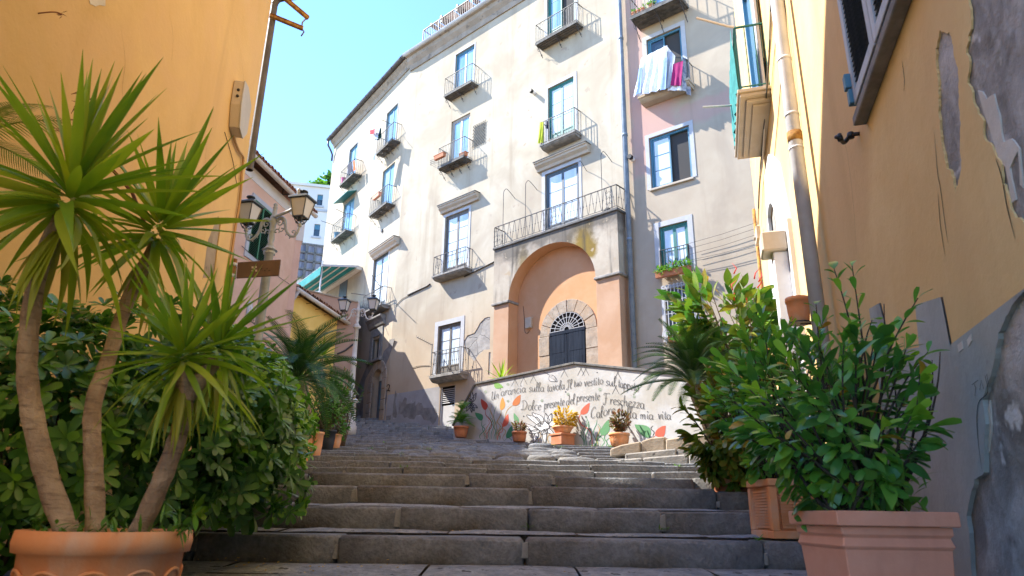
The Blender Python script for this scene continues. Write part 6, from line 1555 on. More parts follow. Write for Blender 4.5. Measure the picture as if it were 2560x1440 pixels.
it = rosette(T1[-1] + Vector((.01, 0, .03)), (.06, -.05, 1), 78, 1.0) + rosette(T2[-1] + Vector((0, 0, .03)), (.2, 0, 1), 60, .98, old=3) + rosette(T3[-1] + Vector((0, 0, .02)), (-.05, -.1, 1), 56, .66, hi=2.3, old=8) + rosette(T4[-1] + Vector((0, 0, .02)), (.25, .05, 1), 44, .62, hi=2.3, old=6)
leaves(yu, it, m_yucca, 290)
b = MB()
for i in range(26):
    p = at_y(190 + random.uniform(-25, 40), 300 + random.uniform(-60, 60), 2.75); d = rnd_unit(); d.z = abs(d.z) * .6; L = random.uniform(.05, .12)
    b.tube([p, p + d * L * .5 + Vector((0, 0, .01)), p + d * L + Vector((0, 0, -.01))], [.004, .004, .001], 4)
b.tube([T2[-1], at_y(330, 480, 2.75), at_y(200, 330, 2.75)], .008, 5); stuff(b.build('dry_flower_stalk', m_dry, yu, Matrix()))
WL = [leaf_mesh('leaf', m_weed, .05, .018, OVATE, .2, .2), leaf_mesh('leaf', m_weed, .09, .008, LANCE, .2, .5), leaf_mesh('leaf', m_weed, .07, .01, LANCE, .2, .3)]
it = []
for i in range(300):
    a = random.uniform(0, 6.28); r_ = pr_ * .85 * math.sqrt(random.random()); p = Vector((pc.x + r_ * math.cos(a), Yp + r_ * math.sin(a), pc.z - .05 + random.uniform(0, .09) * random.random())); d = rnd_unit(); d.z = abs(d.z) + .2
    it.append((random.choice(WL), frame(p, d, sc=random.uniform(.6, 1.2))))
for i in range(26):                                             # trailing shoots over the rim
    p = at_y(random.uniform(430, 490), random.uniform(1270, 1340), 2.36); d = rnd_unit(); it.append((random.choice(WL), frame(p, d, sc=random.uniform(.7, 1.3))))
    p = at_y(random.uniform(70, 110), random.uniform(1290, 1325), 2.4); it.append((WL[0], frame(p, rnd_unit(), sc=.8)))
joined('ground_cover', it, yu, m_weed, 'stuff')

# ------------------------------------------------------------------ hedge along the ochre wall
def hedge_foot(p):
    """the crown hangs clear of the lowest step on its right side"""
    return p.x > -2.1 and p.z < ground_z(4.5) + .20 + .12 * (p.x + 2.1)
hd = thing('hedge', 'broad dark green hedge of whorled glossy leaves behind the big yucca', 'hedge', (-2, 4.2, ground_z(4.5)))
EL = [(at_y(40, 1090, 3.3), (.70, .5, .60)), (at_y(300, 1075, 3.6), (.62, .5, .66)), (at_y(520, 1090, 4.1), (.50, .5, .60)), (at_y(640, 1165, 4.35), (.30, .45, .40)), (at_y(500, 1040, 5.0), (.7, .7, .56)), (at_y(630, 1062, 6.2), (.50, .9, .42)), (at_y(668, 1095, 7.2), (.42, .7, .42)), (at_y(-150, 1050, 3.4), (.6, .5, .7)), (at_y(620, 1050, 4.7), (.36, .5, .42))]
PL = [leaf_mesh('leaf', m_pitto, .092, .034, OBOV, .15, d) for d in (.1, .35)]; m_young0 = leaf_mat('young hedge leaf', [(.10, .25, .025), (.17, .36, .03), (.24, .42, .05)], .32, .3); PLy = [leaf_mesh('leaf', m_young0, .085, .032, OBOV, .15, d) for d in (.05, .2)]
it = []; tries = 0; pts = []
while len(pts) < 1150 and tries < 60000:
    tries += 1
    w = [e[1][0] * e[1][2] for e in EL]; k = random.choices(range(len(EL)), w)[0]; c_, r_ = EL[k]
    n_ = rnd_unit(); f = random.uniform(.86, 1.06) + .10 * mnoise.noise(Vector(c_) * 1.3 + n_ * 2.2); p = Vector((c_[0] + n_.x * r_[0] * f, c_[1] + n_.y * r_[1] * f, c_[2] + n_.z * r_[2] * f))
    if n_.y > .45 or p.z < ground_z(p.y) + .08 or p.x > 1: continue
    if any(j != k and sum(((p[i] - e[0][i]) / e[1][i]) ** 2 for i in range(3)) < .8 for j, e in enumerate(EL)): continue
    if p.x < -3.58 + .176 * (8.2 - p.y) + .05 or (p.y < 5.0 and hedge_foot(p)): continue
    pts.append((p, n_))
for p, n_ in pts:
    ax_ = (n_ + Vector((0, 0, .35)) + rnd_unit() * .35).normalized(); u = ax_.orthogonal().normalized(); w = ax_.cross(u); k = random.randint(7, 10); a0 = random.uniform(0, 6.28); s_ = random.uniform(.75, 1.15); yg = random.random() < (.12 if p.y < 3.9 else .34)
    for i in range(k):
        a = a0 + 6.283 * i / k + random.uniform(-.2, .2); th = random.uniform(.75, 1.45); d = ax_ * math.cos(th) + (u * math.cos(a) + w * math.sin(a)) * math.sin(th)
        it.append((random.choice(PLy if yg else PL), frame(p, d, random.uniform(-.2, .2), up=ax_, sc=s_ * random.uniform(.75, 1.1))))
for c_, r_ in EL:                                               # leaves deep inside the crown
    for i in range(420):
        n_ = rnd_unit(); f = random.uniform(.5, .86); p = Vector((c_[0] + n_.x * r_[0] * f, c_[1] + n_.y * r_[1] * f, c_[2] + n_.z * r_[2] * f))
        if p.z > ground_z(p.y) + .05 and p.x > -3.55 + .176 * (8.2 - p.y) and not (p.y < 5.0 and hedge_foot(p)): it.append((PL[0], frame(p, rnd_unit(), sc=1.5)))
leaves(hd, it, m_pitto, 300)
for c_, r_ in EL[:7]:
    for i in range(4):
        g0 = Vector((max(-2.6, min(c_[0], -2.0) + random.uniform(-.25, .0)), c_[1] + random.uniform(0, .15), ground_z(c_[1])))
        b = MB(); b.tube(grow_stem(g0, Vector(c_) + Vector((random.uniform(-.4, .4) * r_[0], random.uniform(-.3, .3), random.uniform(-.2, .5) * r_[2])), .1), [.02, .018, .016, .014, .011, .008, .005], 6); b.build('branch', m_stem, hd, Matrix(), smooth=True)

# ------------------------------------------------------------------ palms and fronds
def frond_mesh(mat, L, leaflet, arch, n=34, name='frond', vee=.5, droop=.3):
    b = MB(); P = []
    for i in range(13):
        t = i / 12; P.append(Vector((0, L * (t - .25 * arch * t * t), L * arch * (t * .9 - 1.35 * t * t))))
    b.tube(P, [.011 * (1 - .85 * i / 12) for i in range(13)], 4)
    for i in range(n):
        t = .12 + .88 * i / n; q = t * 12; k = min(11, int(q)); p = P[k].lerp(P[k + 1], q - k); tg = (P[k + 1] - P[k]).normalized()
        l = leaflet * math.sin(math.pi * min(.97, .22 + t * .74)) ** .7
        for s_ in (-1, 1):
            sd = Vector((s_, 0, 0)); nn = tg.cross(sd) * s_
            d = (sd * .85 + tg * .62 + Vector((0, 0, vee))).normalized(); e = p + d * l + Vector((0, 0, -droop * l)); m = p + d * l * .5 + Vector((0, 0, -droop * l * .15)); w = tg * .0075
            b.add([p - w, p + w, m + w * .9, m - w * .9, e], [(0, 1, 2, 3), (3, 2, 4)])
    return b.mesh(name, mat, False)
def cycad(parent, c, L, n, meshes, lo=.25, hi=1.75, sc=1.0, az=None):
    for i in range(n):
        f = (i + .5) / n; th = lo + (hi - lo) * f; a = i * 2.39996 if az is None else random.uniform(*az)
        d = Vector((math.cos(a) * math.sin(th), math.sin(a) * math.sin(th), math.cos(th)))
        link('frond', random.choice(meshes), parent, frame(Vector(c) + d * .03, d, random.uniform(-.15, .15), sc=sc * random.uniform(.85, 1.1)))
SF = [frond_mesh(m_sago, 1.0, .16, a, 40) for a in (.25, .45, .65)]
pa = pix_ground(783, 1120, 10.6)
sg1 = thing('potted_sago_palm', 'sago palm arching out of a tall terracotta pot beyond the hedge', 'potted plant', pa)
r_ = (at_y(808, 1100, 10.6).x - at_y(760, 1100, 10.6).x) / 2; h_ = at_y(783, 1080, 10.6).z - pa.z
round_pot(sg1, Matrix.Translation(pa), r_, h_, m_terra_b, rim=.1, taper=.75)
ct = at_y(742, 950, 9.9)
b = MB(); b.tube([pa + Vector((-.02, 0, h_ - .05)), pa.lerp(ct, .6) + Vector((0, 0, .05)), ct], [.1, .1, .09], 10); b.build('trunk', m_bark, sg1, Matrix(), smooth=True)
cycad(sg1, ct, 1, 46, SF, .35, 2.0, 1.2)
pa2 = pix_ground(1815, 1100, 6.95)
sg2 = thing('potted_sago_palm', 'dark sago palm spreading over the painted wall on the right', 'potted plant', pa2)
round_pot(sg2, Matrix.Translation(pa2), .2, .3, m_terra, rim=.12)
ct = at_y(1732, 955, 6.7); b = MB(); b.tube([pa2 + Vector((0, 0, .25)), ct], [.09, .08], 10); b.build('trunk', m_bark, sg2, Matrix(), smooth=True)
cycad(sg2, ct, 1, 56, SF, .25, 1.75, .70)
pm = at_y(-60, 350, 2.7)
pl = thing('palm', 'soft feathery palm reaching in from the left edge against the ochre wall', 'palm', (pm.x, 2.7, ground_z(2.7)))
b = MB(); b.tube([(pm.x, 2.7, ground_z(2.7)), (pm.x - .03, 2.7, pm.z * .6), (pm.x, 2.7, pm.z)], [.07, .06, .05], 10); b.build('trunk', m_bark, pl, Matrix(), smooth=True)
m_palm = leaf_mat('feather palm leaflet', [(0.078, 0.117, 0.016), (0.130, 0.182, 0.026), (0.208, 0.234, 0.039)], .5, .35)
PF = [frond_mesh(m_palm, .8, .22, a, 26, vee=.02, droop=.35) for a in (.35, .55)]
for d, s_, rl in (((.55, .05, .8), .48, 1.0), ((.8, -.0, .35), .52, 1.3), ((.2, .3, 1), .5, .8), ((-.5, .2, .8), .6, 0), ((.75, .1, -.25), .42, 1.2)):
    link('frond', random.choice(PF), pl, frame(pm, d, rl, sc=s_))
b = MB(); P = [tuple(at_y(u, v, 3.2)) for u, v in ((-70, 60), (0, 44), (60, 38), (130, 30), (155, 36))]
b.tube(smooth_pts(P, 4), [.004] * 17, 5)
for i in range(14): p = at_y(152 + random.uniform(-8, 6), 35 + random.uniform(-6, 6), 3.2); b.tube([p, p + rnd_unit() * .02], [.002, .0008], 3)
b.build('dry_frond_stem', m_dry, pl, Matrix())

def spiky(name, label, base, c, pot, sc, n=46, cat='potted plant', group=None):
    t = thing(name, label, cat, base, group=group)
    if pot: round_pot(t, Matrix.Translation(base), *pot)
    b = MB(); b.tube([Vector(base) + Vector((0, 0, (pot[1] - .06) if pot else -.1)), Vector(c)], [.035, .03], 8); b.build('trunk', m_bark, t, Matrix(), smooth=True)
    leaves(t, rosette(c, (0, 0, 1), n, sc, .05, 1.9, 2), m_yucca, 90); return t
p = pix_ground(775, 1100, 13.2); spiky('potted_yucca', 'spiky yucca behind the sago palm in front of the yellow annex, left of two', p, at_y(762, 900, 13.2), (.2, .32, m_terra), .95)
p = pix_ground(806, 1100, 13.8); spiky('potted_yucca', 'spiky yucca behind the sago palm in front of the yellow annex, right of two', p, at_y(805, 895, 13.8), (.2, .32, m_terra), .85)
q = MU.pt(op[2][0] + .30, lz, -.75); spiky('potted_yucca', 'small spiky yucca rising behind the sloping left end of the painted wall', q, (q.x, q.y, op[2][1] + .12), (.17, .3, m_terra), 1.15, 40)

# ------------------------------------------------------------------ leafy shrubs
YELLOWED = [leaf_mesh('leaf', leaf_mat('yellow leaf', [(.35, .25, .03), (.45, .28, .04), (.30, .16, .03)], .5, .25), .09, .035, OBOV, .3, .7)]
def shrub(t, root, c, rad, n_stem, per, meshes, mat, stem_mat, r0=.012, n_single=300, spread=.1, whorl=True, lean=(0, 0, .5), keep=None, name='leaf', young=None):
    it = []; c = Vector(c); yl = YELLOWED[0]
    for i in range(n_stem):
        for _ in range(30):
            n_ = rnd_unit(); f = random.uniform(.35, 1.0) ** .5
            tip = c + Vector((n_.x * rad[0], n_.y * rad[1], n_.z * rad[2])) * f
            if keep is None or keep(tip): break
        a = Vector(root) + Vector((random.uniform(-spread, spread), random.uniform(-spread, spread), 0))
        P = grow_stem(a, tip, .25 * (tip - a).length * .5, 8); N = len(P)
        b = MB(); b.tube(P, [r0 * (1 - .8 * j / (N - 1)) for j in range(N)], 5); b.build('stem', stem_mat, t, Matrix(), smooth=True)
        tg = (P[-1] - P[-3]).normalized()
        for j in range(per):
            f = 1 - (j / per) ** 1.3 * .62; q = f * (N - 1); k = min(N - 2, int(q)); p = P[k].lerp(P[k + 1], q - k); tg = (P[k + 1] - P[k]).normalized()
            u = tg.orthogonal().normalized(); w = tg.cross(u); a_ = j * 2.39996 + i; th = .5 + .75 * (1 - f) / .62 + random.uniform(-.2, .25)
            d = tg * math.cos(th) + (u * math.cos(a_) + w * math.sin(a_)) * math.sin(th) + Vector(lean) * .25
            ow = (p - c).normalized(); d = d.normalized() + ow * .75 + rnd_unit() * .25 + Vector((0, 0, -.2)); it.append((yl if random.random() < .02 else random.choice(young if young and i % 3 == 0 and j < 6 else meshes), frame(p, d, random.uniform(-.5, .5), up=(ow + Vector((0, 0, 1.1)) + rnd_unit() * .35), sc=random.uniform(.65, 1.15))))
    leaves(t, it, mat, n_single, name)
# big pink planter in front on the right
PX0, PX1, PY0, PY1 = at_y(2093, 1300, 2.6).x, at_y(2368, 1300, 2.68).x, 2.6, 3.05
pz0 = ground_z(2.7); pz1 = at_y(2093, 1276, 2.6).z
def square_planter(t, x0, x1, y0, y1, z0, z1, taper, mat, rimh=.055, rim=.02, bands=2):
    cx, cy = (x0 + x1) / 2, (y0 + y1) / 2; wx, wy = (x1 - x0) / 2 - rim, (y1 - y0) / 2 - rim
    def ring(k, z): return [(cx - wx * k, cy - wy * k, z), (cx + wx * k, cy - wy * k, z), (cx + wx * k, cy + wy * k, z), (cx - wx * k, cy + wy * k, z)]
    b = MB(); zs = [(taper, z0), (taper + (1 - taper) * .72, z1 - rimh - .075), (taper + (1 - taper) * .72 + .045, z1 - rimh - .07), (.955, z1 - rimh - .035), (1.0, z1 - rimh - .03), (1.0, z1 - rimh)]
    R_ = [ring(k, z) for k, z in zs]
    for r1, r2 in zip(R_[:-1], R_[1:]):
        o = len(b.v); b.v += r1 + r2; b.f += [[o + i, o + (i + 1) % 4, o + 4 + (i + 1) % 4, o + 4 + i] for i in range(4)]; b.k += [0] * 4
    b.add(R_[0], [(3, 2, 1, 0)])
    p = b.build('planter_body', mat, t, Matrix(), bevel=.004, fixn=True)
    m = MB(); a, c_ = [(x0, y0), (x1, y0), (x1, y1), (x0, y1)], [(x0 + .05, y0 + .05), (x1 - .05, y0 + .05), (x1 - .05, y1 - .05), (x0 + .05, y1 - .05)]
    vs = [(x, y, z1 - rimh + .002) for x, y in a] + [(x, y, z1) for x, y in a] + [(x, y, z1) for x, y in c_] + [(x, y, z1 - .06) for x, y in c_] + [(x, y, z1 - rimh + .002) for x, y in c_]
    fs = []
    for k in range(4): fs += [(4 * k + i, 4 * k + (i + 1) % 4, 4 * k + 4 + (i + 1) % 4, 4 * k + 4 + i) for i in range(4)]
    fs += [(16 + i, 16 + (i + 1) % 4, (i + 1) % 4, i) for i in range(4)]
    m.add(vs, fs); m.build('rim', mat, t, Matrix(), bevel=.01, fixn=True)
    s_ = MB(); s_.box(x0 + .052, x1 - .052, y0 + .052, y1 - .052, z1 - .10, z1 - .05); s_.build('soil', m_soil, t, Matrix()); return p
fp_ = thing('potted_shrub', 'glossy green laurel shrub in the big pink planter nearest on the right', 'potted plant', (PX0 + .2, 2.8, pz0))
square_planter(fp_, PX0, PX1, PY0, PY1, pz0, pz1, .86, m_terra_p)
m_young = leaf_mat('young leaf', [(.12, .30, .03), (.20, .42, .04), (.28, .48, .06)], .3, .35)
LL = [leaf_mesh('leaf', m_laurel, .10, .040, OBOV, .16, d) for d in (.1, .3, .5)]; m_yel_leaf = leaf_mat('yellowed leaf', [(.35, .25, .03), (.45, .28, .04), (.30, .16, .03)], .5, .25)
LL += [leaf_mesh('leaf', m_laurel, .075, .026, LANCE, .16, .3), leaf_mesh('leaf', m_laurel, .115, .05, OVATE, .1, .7), leaf_mesh('leaf', m_laurel, .085, .034, OBOV, .3, .9)]; LY1 = [leaf_mesh('leaf', m_young, .085, .030, OBOV, .16, d) for d in (.05, .2)]
cx = (PX0 + PX1) / 2; wallx = lambda y: 1.09 + .296 * y - .06
keepw = lambda p: p.x < wallx(p.y)
shrub(fp_, (cx - .02, 2.82, pz1 - .05), at_y(2065, 1015, 2.85), (.44, .36, .42), 60, 18, LL, m_laurel, m_stem, .010, 300, .13, keep=keepw, young=LY1)
# extra tall shoots and bare twigs
it = []
for (u, v, Y, k) in ((2085, 672, 2.9, 12), (2130, 665, 3.0, 12), (2295, 745, 2.75, 12), (2320, 880, 2.75, 9), (2040, 760, 2.9, 10), (2330, 900, 2.8, 0), (2210, 760, 2.9, 0), (2350, 880, 2.8, 0), (2180, 800, 2.9, 2)):
    tip = at_y(u, v, Y); tip.x = min(tip.x, wallx(Y)); P = grow_stem((cx + random.uniform(-.1, .1), 2.82, pz1 - .05), tip, .12, 10)
    b = MB(); b.tube(P, [.009 * (1 - .75 * j / 10) for j in range(11)], 5); b.build('stem', m_stem, fp_, Matrix(), smooth=True)
    for j in range(k):
        f = 1 - .35 * (j / max(k, 1)); q = f * 10; i = min(9, int(q)); p = P[i].lerp(P[i + 1], q - i); tg = (P[i + 1] - P[i]).normalized(); u_ = tg.orthogonal().normalized(); w = tg.cross(u_); a = j * 2.4; th = .45 + .6 * (1 - f)
        it.append((random.choice(LL), frame(p, tg * math.cos(th) + (u_ * math.cos(a) + w * math.sin(a)) * math.sin(th), sc=random.uniform(.6, .9))))
leaves(fp_, it, m_laurel, 0)
it = []
for i in range(170):                                            # fine undergrowth at the rim
    p = Vector((random.uniform(PX0 + .02, PX1 - .05), random.uniform(PY0 + .03, PY1 - .05), pz1 - .04 + random.uniform(0, .16))); d = rnd_unit(); d.z = abs(d.z) + .3; it.append((random.choice(WL), frame(p, d, sc=random.uniform(.8, 1.6))))
joined('ground_cover', it, fp_, m_weed, 'stuff')
# ribbed planter one step up
qx0, qy0 = at_y(1934, 1350, 4.72).x, 4.72; qx1, qy1 = qx0 + .42, 5.16; qz0 = ground_z(4.75) + .01; qz1 = at_y(1934, 1196, 4.72).z
rp = thing('potted_shrub', 'pale leaved laurel shrub in the square ribbed planter behind the pink one', 'potted plant', (qx0 + .2, 4.95, qz0))
square_planter(rp, qx0, qx1, qy0, qy1, qz0, qz1, .94, m_terra_b, rimh=.05, rim=.034)
for sx_, sy_ in ((-1, -1), (1, -1), (-1, 1)):
    b = MB(); px_, py_ = (qx0 + qx1) / 2 + sx_ * ((qx1 - qx0) / 2 - .03), (qy0 + qy1) / 2 + sy_ * ((qy1 - qy0) / 2 - .03); b.box(px_ - .026, px_ + .026, py_ - .026, py_ + .026, qz0 + .046, qz1 - .052); b.build('corner_post', m_terra_b, rp, Matrix(), bevel=.004, fixn=True)
b = MB(); b.box(qx0 + .004, qx1 - .004, qy0 + .004, qy1 - .004, qz0 - .002, qz0 + .045); b.build('plinth', m_terra_b, rp, Matrix(), bevel=.004, fixn=True)
n = 13
for i in range(n):
    z = qz0 + .07 + (qz1 - qz0 - .15) * i / (n - 1); k = .94 + .06 * .72 * (z - qz0) / (qz1 - qz0)
    cx_, cy_ = (qx0 + qx1) / 2, (qy0 + qy1) / 2; hx, hy = ((qx1 - qx0) / 2 - .034) * k, ((qy1 - qy0) / 2 - .034) * k
    b = MB(); b.box(cx_ - hx + .035, cx_ + hx - .035, cy_ - hy - .022, cy_ - hy + .004, z - .0065, z + .0065); b.build('rib', m_terra_b, rp, Matrix())
    b = MB(); b.box(cx_ - hx - .022, cx_ - hx + .004, cy_ - hy + .035, cy_ + hy - .035, z - .0065, z + .0065); b.build('rib', m_terra_b, rp, Matrix())
L2 = [leaf_mesh('leaf', m_laurel, .125, .048, OBOV, .16, d) for d in (.1, .3, .5)]; LY2 = [leaf_mesh('leaf', m_young, .11, .04, OBOV, .16, d) for d in (.05, .2)]
shrub(rp, ((qx0 + qx1) / 2, 4.94, qz1 - .05), at_y(1965, 970, 4.85), (.58, .42, .60), 66, 20, L2, m_laurel, m_stem, .012, 300, .12, keep=keepw, young=LY2)
# round pot with the bronze leaved shrub
p3 = pix_ground(1838, 1220, 6.35)
bp_ = thing('potted_shrub', 'bronze and orange tinged shrub in a round pot beside the steps', 'potted plant', p3)
round_pot(bp_, Matrix.Translation(p3), .21, at_y(1838, 1172, 6.35).z - p3.z + .02, m_terra, rim=.2, taper=.8)
L3 = [leaf_mesh('leaf', m_orange, .14, .05, OBOV, .2, d) for d in (.15, .45, .7)]
shrub(bp_, p3 + Vector((0, 0, .15)), at_y(1840, 1060, 6.1), (.48, .40, .55), 80, 19, L3, m_orange, m_wood, .014, 300, .08)
# rubber plant
p4 = pix_ground(1885, 1000, 8.6)
rb = thing('rubber_plant', 'rubber plant with large glossy oval leaves below the green window', 'potted plant', p4)
round_pot(rb, Matrix.Translation(p4), .24, .4, m_terra, rim=.12)
L4 = [leaf_mesh('leaf', m_ficus, .27, .115, OVATE, .16, d) for d in (.1, .35)]
shrub(rb, p4 + Vector((0, 0, .35)), at_y(1795, 775, 8.2), (.66, .5, .50), 46, 13, L4, m_ficus, m_wood, .016, 300, .08, lean=(0, 0, .6))
for i in range(7):
    p = at_y(random.uniform(1700, 1910), random.uniform(655, 760), 7.75); b = MB(); b.tube([p, p + Vector((random.uniform(-.03, .06), 0, .07)), p + Vector((random.uniform(-.03, .08), 0, .14))], [.009, .008, .001], 5); b.build('bud', m_redfl, rb, Matrix(), smooth=True)
# orange pot on a bracket by the white doorway
p5 = RW.pt(RW.px(1998, 790, .2)[0], RW.px(1998, 812, .2)[1], .2)
op_ = thing('hanging_pot', 'bright orange pot held by the white arched doorway on the right', 'pot', p5)
round_pot(op_, Matrix.Translation(p5), .11, .24, m_terra_b, rim=.2, taper=.8, soil=True)
b = MB(); b.tube([RW.pt(RW.px(1998, 790, .2)[0], p5.z - .02, .0), p5 + Vector((0, 0, -.01))], .012, 5); b.lathe([(.1, -.012), (.1, 0)], 12, tuple(p5)); b.build('bracket', m_iron, op_, Matrix())

# pots along the left, by the farther lamp
def bush(name, label, base, pot, c, rad, ns, per, L, mat, cat='potted plant', single=120, stem=m_wood):
    t = thing(name, label, cat, base)
    if pot: round_pot(t, Matrix.Translation(base), *pot)
    shrub(t, Vector(base) + Vector((0, 0, (pot[1] - .05) if pot else 0)), c, rad, ns, per, L, mat, stem, .012, single, .05); return t
LS = {m: [leaf_mesh('leaf', m, .11, .045, OVATE, .2, .2), leaf_mesh('leaf', m, .095, .04, OVATE, .2, .4)] for m in (m_pitto, m_laurel, m_weed, m_gold, m_redsucc)}
LO = [leaf_mesh('leaf', m_olive, .11, .026, LANCE, .1, .2)]
p = pix_ground(745, 1130, 9.6); bush('potted_shrub', 'low shrub in the bright orange pot half hidden by the hedge', p, (.19, .42, m_terra_b), p + Vector((0, 0, .62)), (.25, .25, .25), 14, 8, LS[m_pitto], m_pitto)
p = pix_ground(817, 1110, 12.4); bush('potted_shrub', 'green shrub in a black nursery pot between two orange pots', p, (.15, .38, m_blackpot), at_y(800, 985, 12.4), (.62, .5, .55), 60, 20, LS[m_pitto], m_pitto)
p = pix_ground(836, 1105, 13.2); bush('potted_shrub', 'yellowish green plant in a small orange pot beside the lamp pedestal', p, (.14, .26, m_terra_b), p + Vector((0, 0, .45)), (.28, .25, .28), 16, 10, LS[m_weed], m_weed)
p = pix_ground(858, 1090, 15.0); bush('olive_sapling', 'thin grey green olive sapling in front of the farther lamp post', p, None, at_y(848, 975, 15), (.50, .4, .62), 44, 24, LO, m_olive, 'sapling')

# pots along the painted wall
def mural_base(u, v, out): s, z = MU.px(u, v, out); q = MU.pt(s, 0, out); return Vector((q.x, q.y, MU.px(u, v, out)[1]))
mw = lambda u, v, px, out=.35: abs(MU.px(u + px, v, out)[0] - MU.px(u, v, out)[0])
p = mural_base(1152, 1094, .35); rr_ = .22
t = thing('potted_palm', 'small fan palm in the leftmost terracotta pot by the painted wall', 'potted plant', p); round_pot(t, Matrix.Translation(p), rr_, MU.px(1152, 1066, .35)[1] - p.z, m_terra, rim=.18)
FP = [frond_mesh(m_weed, .42, .16, a, 14, vee=.1) for a in (.3, .6)]
cycad(t, p + Vector((0, 0, .42)), 1, 22, FP, .2, 1.7, 1.0)
cycad(t, p + Vector((0, 0, .75)), 1, 8, FP, .1, 1.0, .8)
p = mural_base(1298, 1105, .3)
bush('potted_succulent', 'red leaved succulent in a small terracotta pot left of the stacked pot', p, (.2, MU.px(1298, 1079, .3)[1] - p.z, m_terra, .2, .8), p + Vector((0, 0, .42)), (.2, .2, .13), 22, 9, LS[m_redsucc], m_redsucc)
p = mural_base(1407, 1113, .32); hb_ = MU.px(1407, 1084, .32)[1] - p.z
t = thing('potted_shrub', 'golden yellow shrub in a bowl set on a square terracotta base', 'potted plant', p)
w_ = .23; b = MB(); b.prism([(-w_ * .9, -w_ * .9, 0), (w_ * .9, -w_ * .9, 0), (w_ * .9, w_ * .9, 0), (-w_ * .9, w_ * .9, 0)], (0, 0, hb_)); b.box(-w_, w_, -w_, w_, hb_ - .06, hb_ - .01); b.build('pot_base', m_terra, t, Matrix.Translation(p) @ Matrix.Rotation(R(35), 4, 'Z'), bevel=.01, fixn=False)
round_pot(t, Matrix.Translation(p + Vector((0, 0, hb_ + .002))), .26, MU.px(1407, 1066, .32)[1] - p.z - hb_, m_terra_b, rim=.3, taper=.7)
shrub(t, p + Vector((0, 0, hb_ + .15)), MU.p3(1413, 1043, .32), (.3, .25, .27), 34, 14, LS[m_gold], m_gold, m_wood, .008, 150, .04)
p = mural_base(1549, 1116, .35)
t = bush('potted_succulent', 'brown and green succulent in the fluted rightmost pot by the painted wall', p, (.24, MU.px(1549, 1083, .35)[1] - p.z, m_terra_b, .2, .75, 12), p + Vector((.02, 0, .62)), (.26, .22, .22), 34, 12, LS[m_redsucc], m_redsucc)

# weeds in the joints of the stairs
it = []
for x, Y, Z, k in joints:
    if random.random() < (.33 if k > 3 else .2) and -3 < x < 3:
        top = random.random() < .5
        c_ = Vector((x, Y - (.01 if not top else -.02), Z - (.13 if not top else .0)))
        for j in range(random.randint(8, 22)): d = rnd_unit(); d.z = abs(d.z) + .25; d.y = -abs(d.y) if not top else d.y; it.append((random.choice(WL), frame(c_ + Vector((random.uniform(-.05, .05), 0, 0)), d, sc=random.uniform(.4, 1.0))))
for u, v in ((1380, 1116), (1430, 1117), (1470, 1119), (1500, 1119), (1360, 1114), (1530, 1119), (1545, 1118), (1400, 1132)):
    c_ = mural_base(u, v, .12)
    for j in range(26): d = rnd_unit(); d.z = abs(d.z) + .4; it.append((random.choice(WL), frame(c_ + Vector((random.uniform(-.25, .25), random.uniform(-.15, .1), 0)), d, sc=random.uniform(.8, 1.7))))
for u, v in ((2010, 1340), (1895, 1335)):
    c_ = pix_ground(u, v, 4.68)
    for j in range(14): d = rnd_unit(); d.z = abs(d.z); it.append((random.choice(WL), frame(c_, d, sc=random.uniform(.7, 1.3))))
wd = joined('weeds', it, None, m_weed, 'stuff'); wd['label'] = 'small green weeds growing in the joints of the grey stairs'; wd['category'] = 'weeds'
# fallen leaves on the lowest paving
b = MB()
for i in range(60):
    x, y = (random.uniform(-1.9, -.6), random.uniform(3.9, 4.55)) if i < 45 else (random.uniform(-1, 1.6), random.uniform(3.6, 5.2)); z = ground_z(y) + .02; a = random.uniform(0, 6.28); l = random.uniform(.01, .022)
    b.add([(x, y, z), (x + l * math.cos(a), y + l * math.sin(a), z + .004), (x + l * .6 * math.cos(a + 1), y + l * .6 * math.sin(a + 1), z + .006)], [(0, 1, 2)])
o = tag(b.build('fallen_leaves', m_gold), 'scattered dry yellow leaves on the lowest paving', 'fallen leaves', kind='stuff')

# trees behind the far building
LT = [leaf_mesh('leaf', m_pitto, .7, .45, OVATE, .2, .2)]
for (u, v, Y, r_, label) in ((795, 472, 76, 1.1, 'low round treetop over the roof of the pale distant building'), (838, 452, 80, 1.3, 'darker treetop touching the corner of the tall cream building')):
    c_ = at_y(u, v, Y); t = thing('tree', label, 'tree', (c_.x, Y, ground_z(31) + 4))
    b = MB(); b.tube([(c_.x, Y, ground_z(31)), (c_.x, Y, c_.z)], [.4, .15], 8); b.build('trunk', m_wood, t, Matrix(), smooth=True)
    it = []
    for i in range(420): n_ = rnd_unit(); f = random.uniform(.5, 1.05); it.append((LT[0], frame(Vector((c_.x + n_.x * r_ * f * 1.3, Y + n_.y * r_ * f, c_.z + n_.z * r_ * f * .9)), rnd_unit(), sc=random.uniform(.5, 1))))
    joined('crown', it, t, m_pitto, 'stuff')

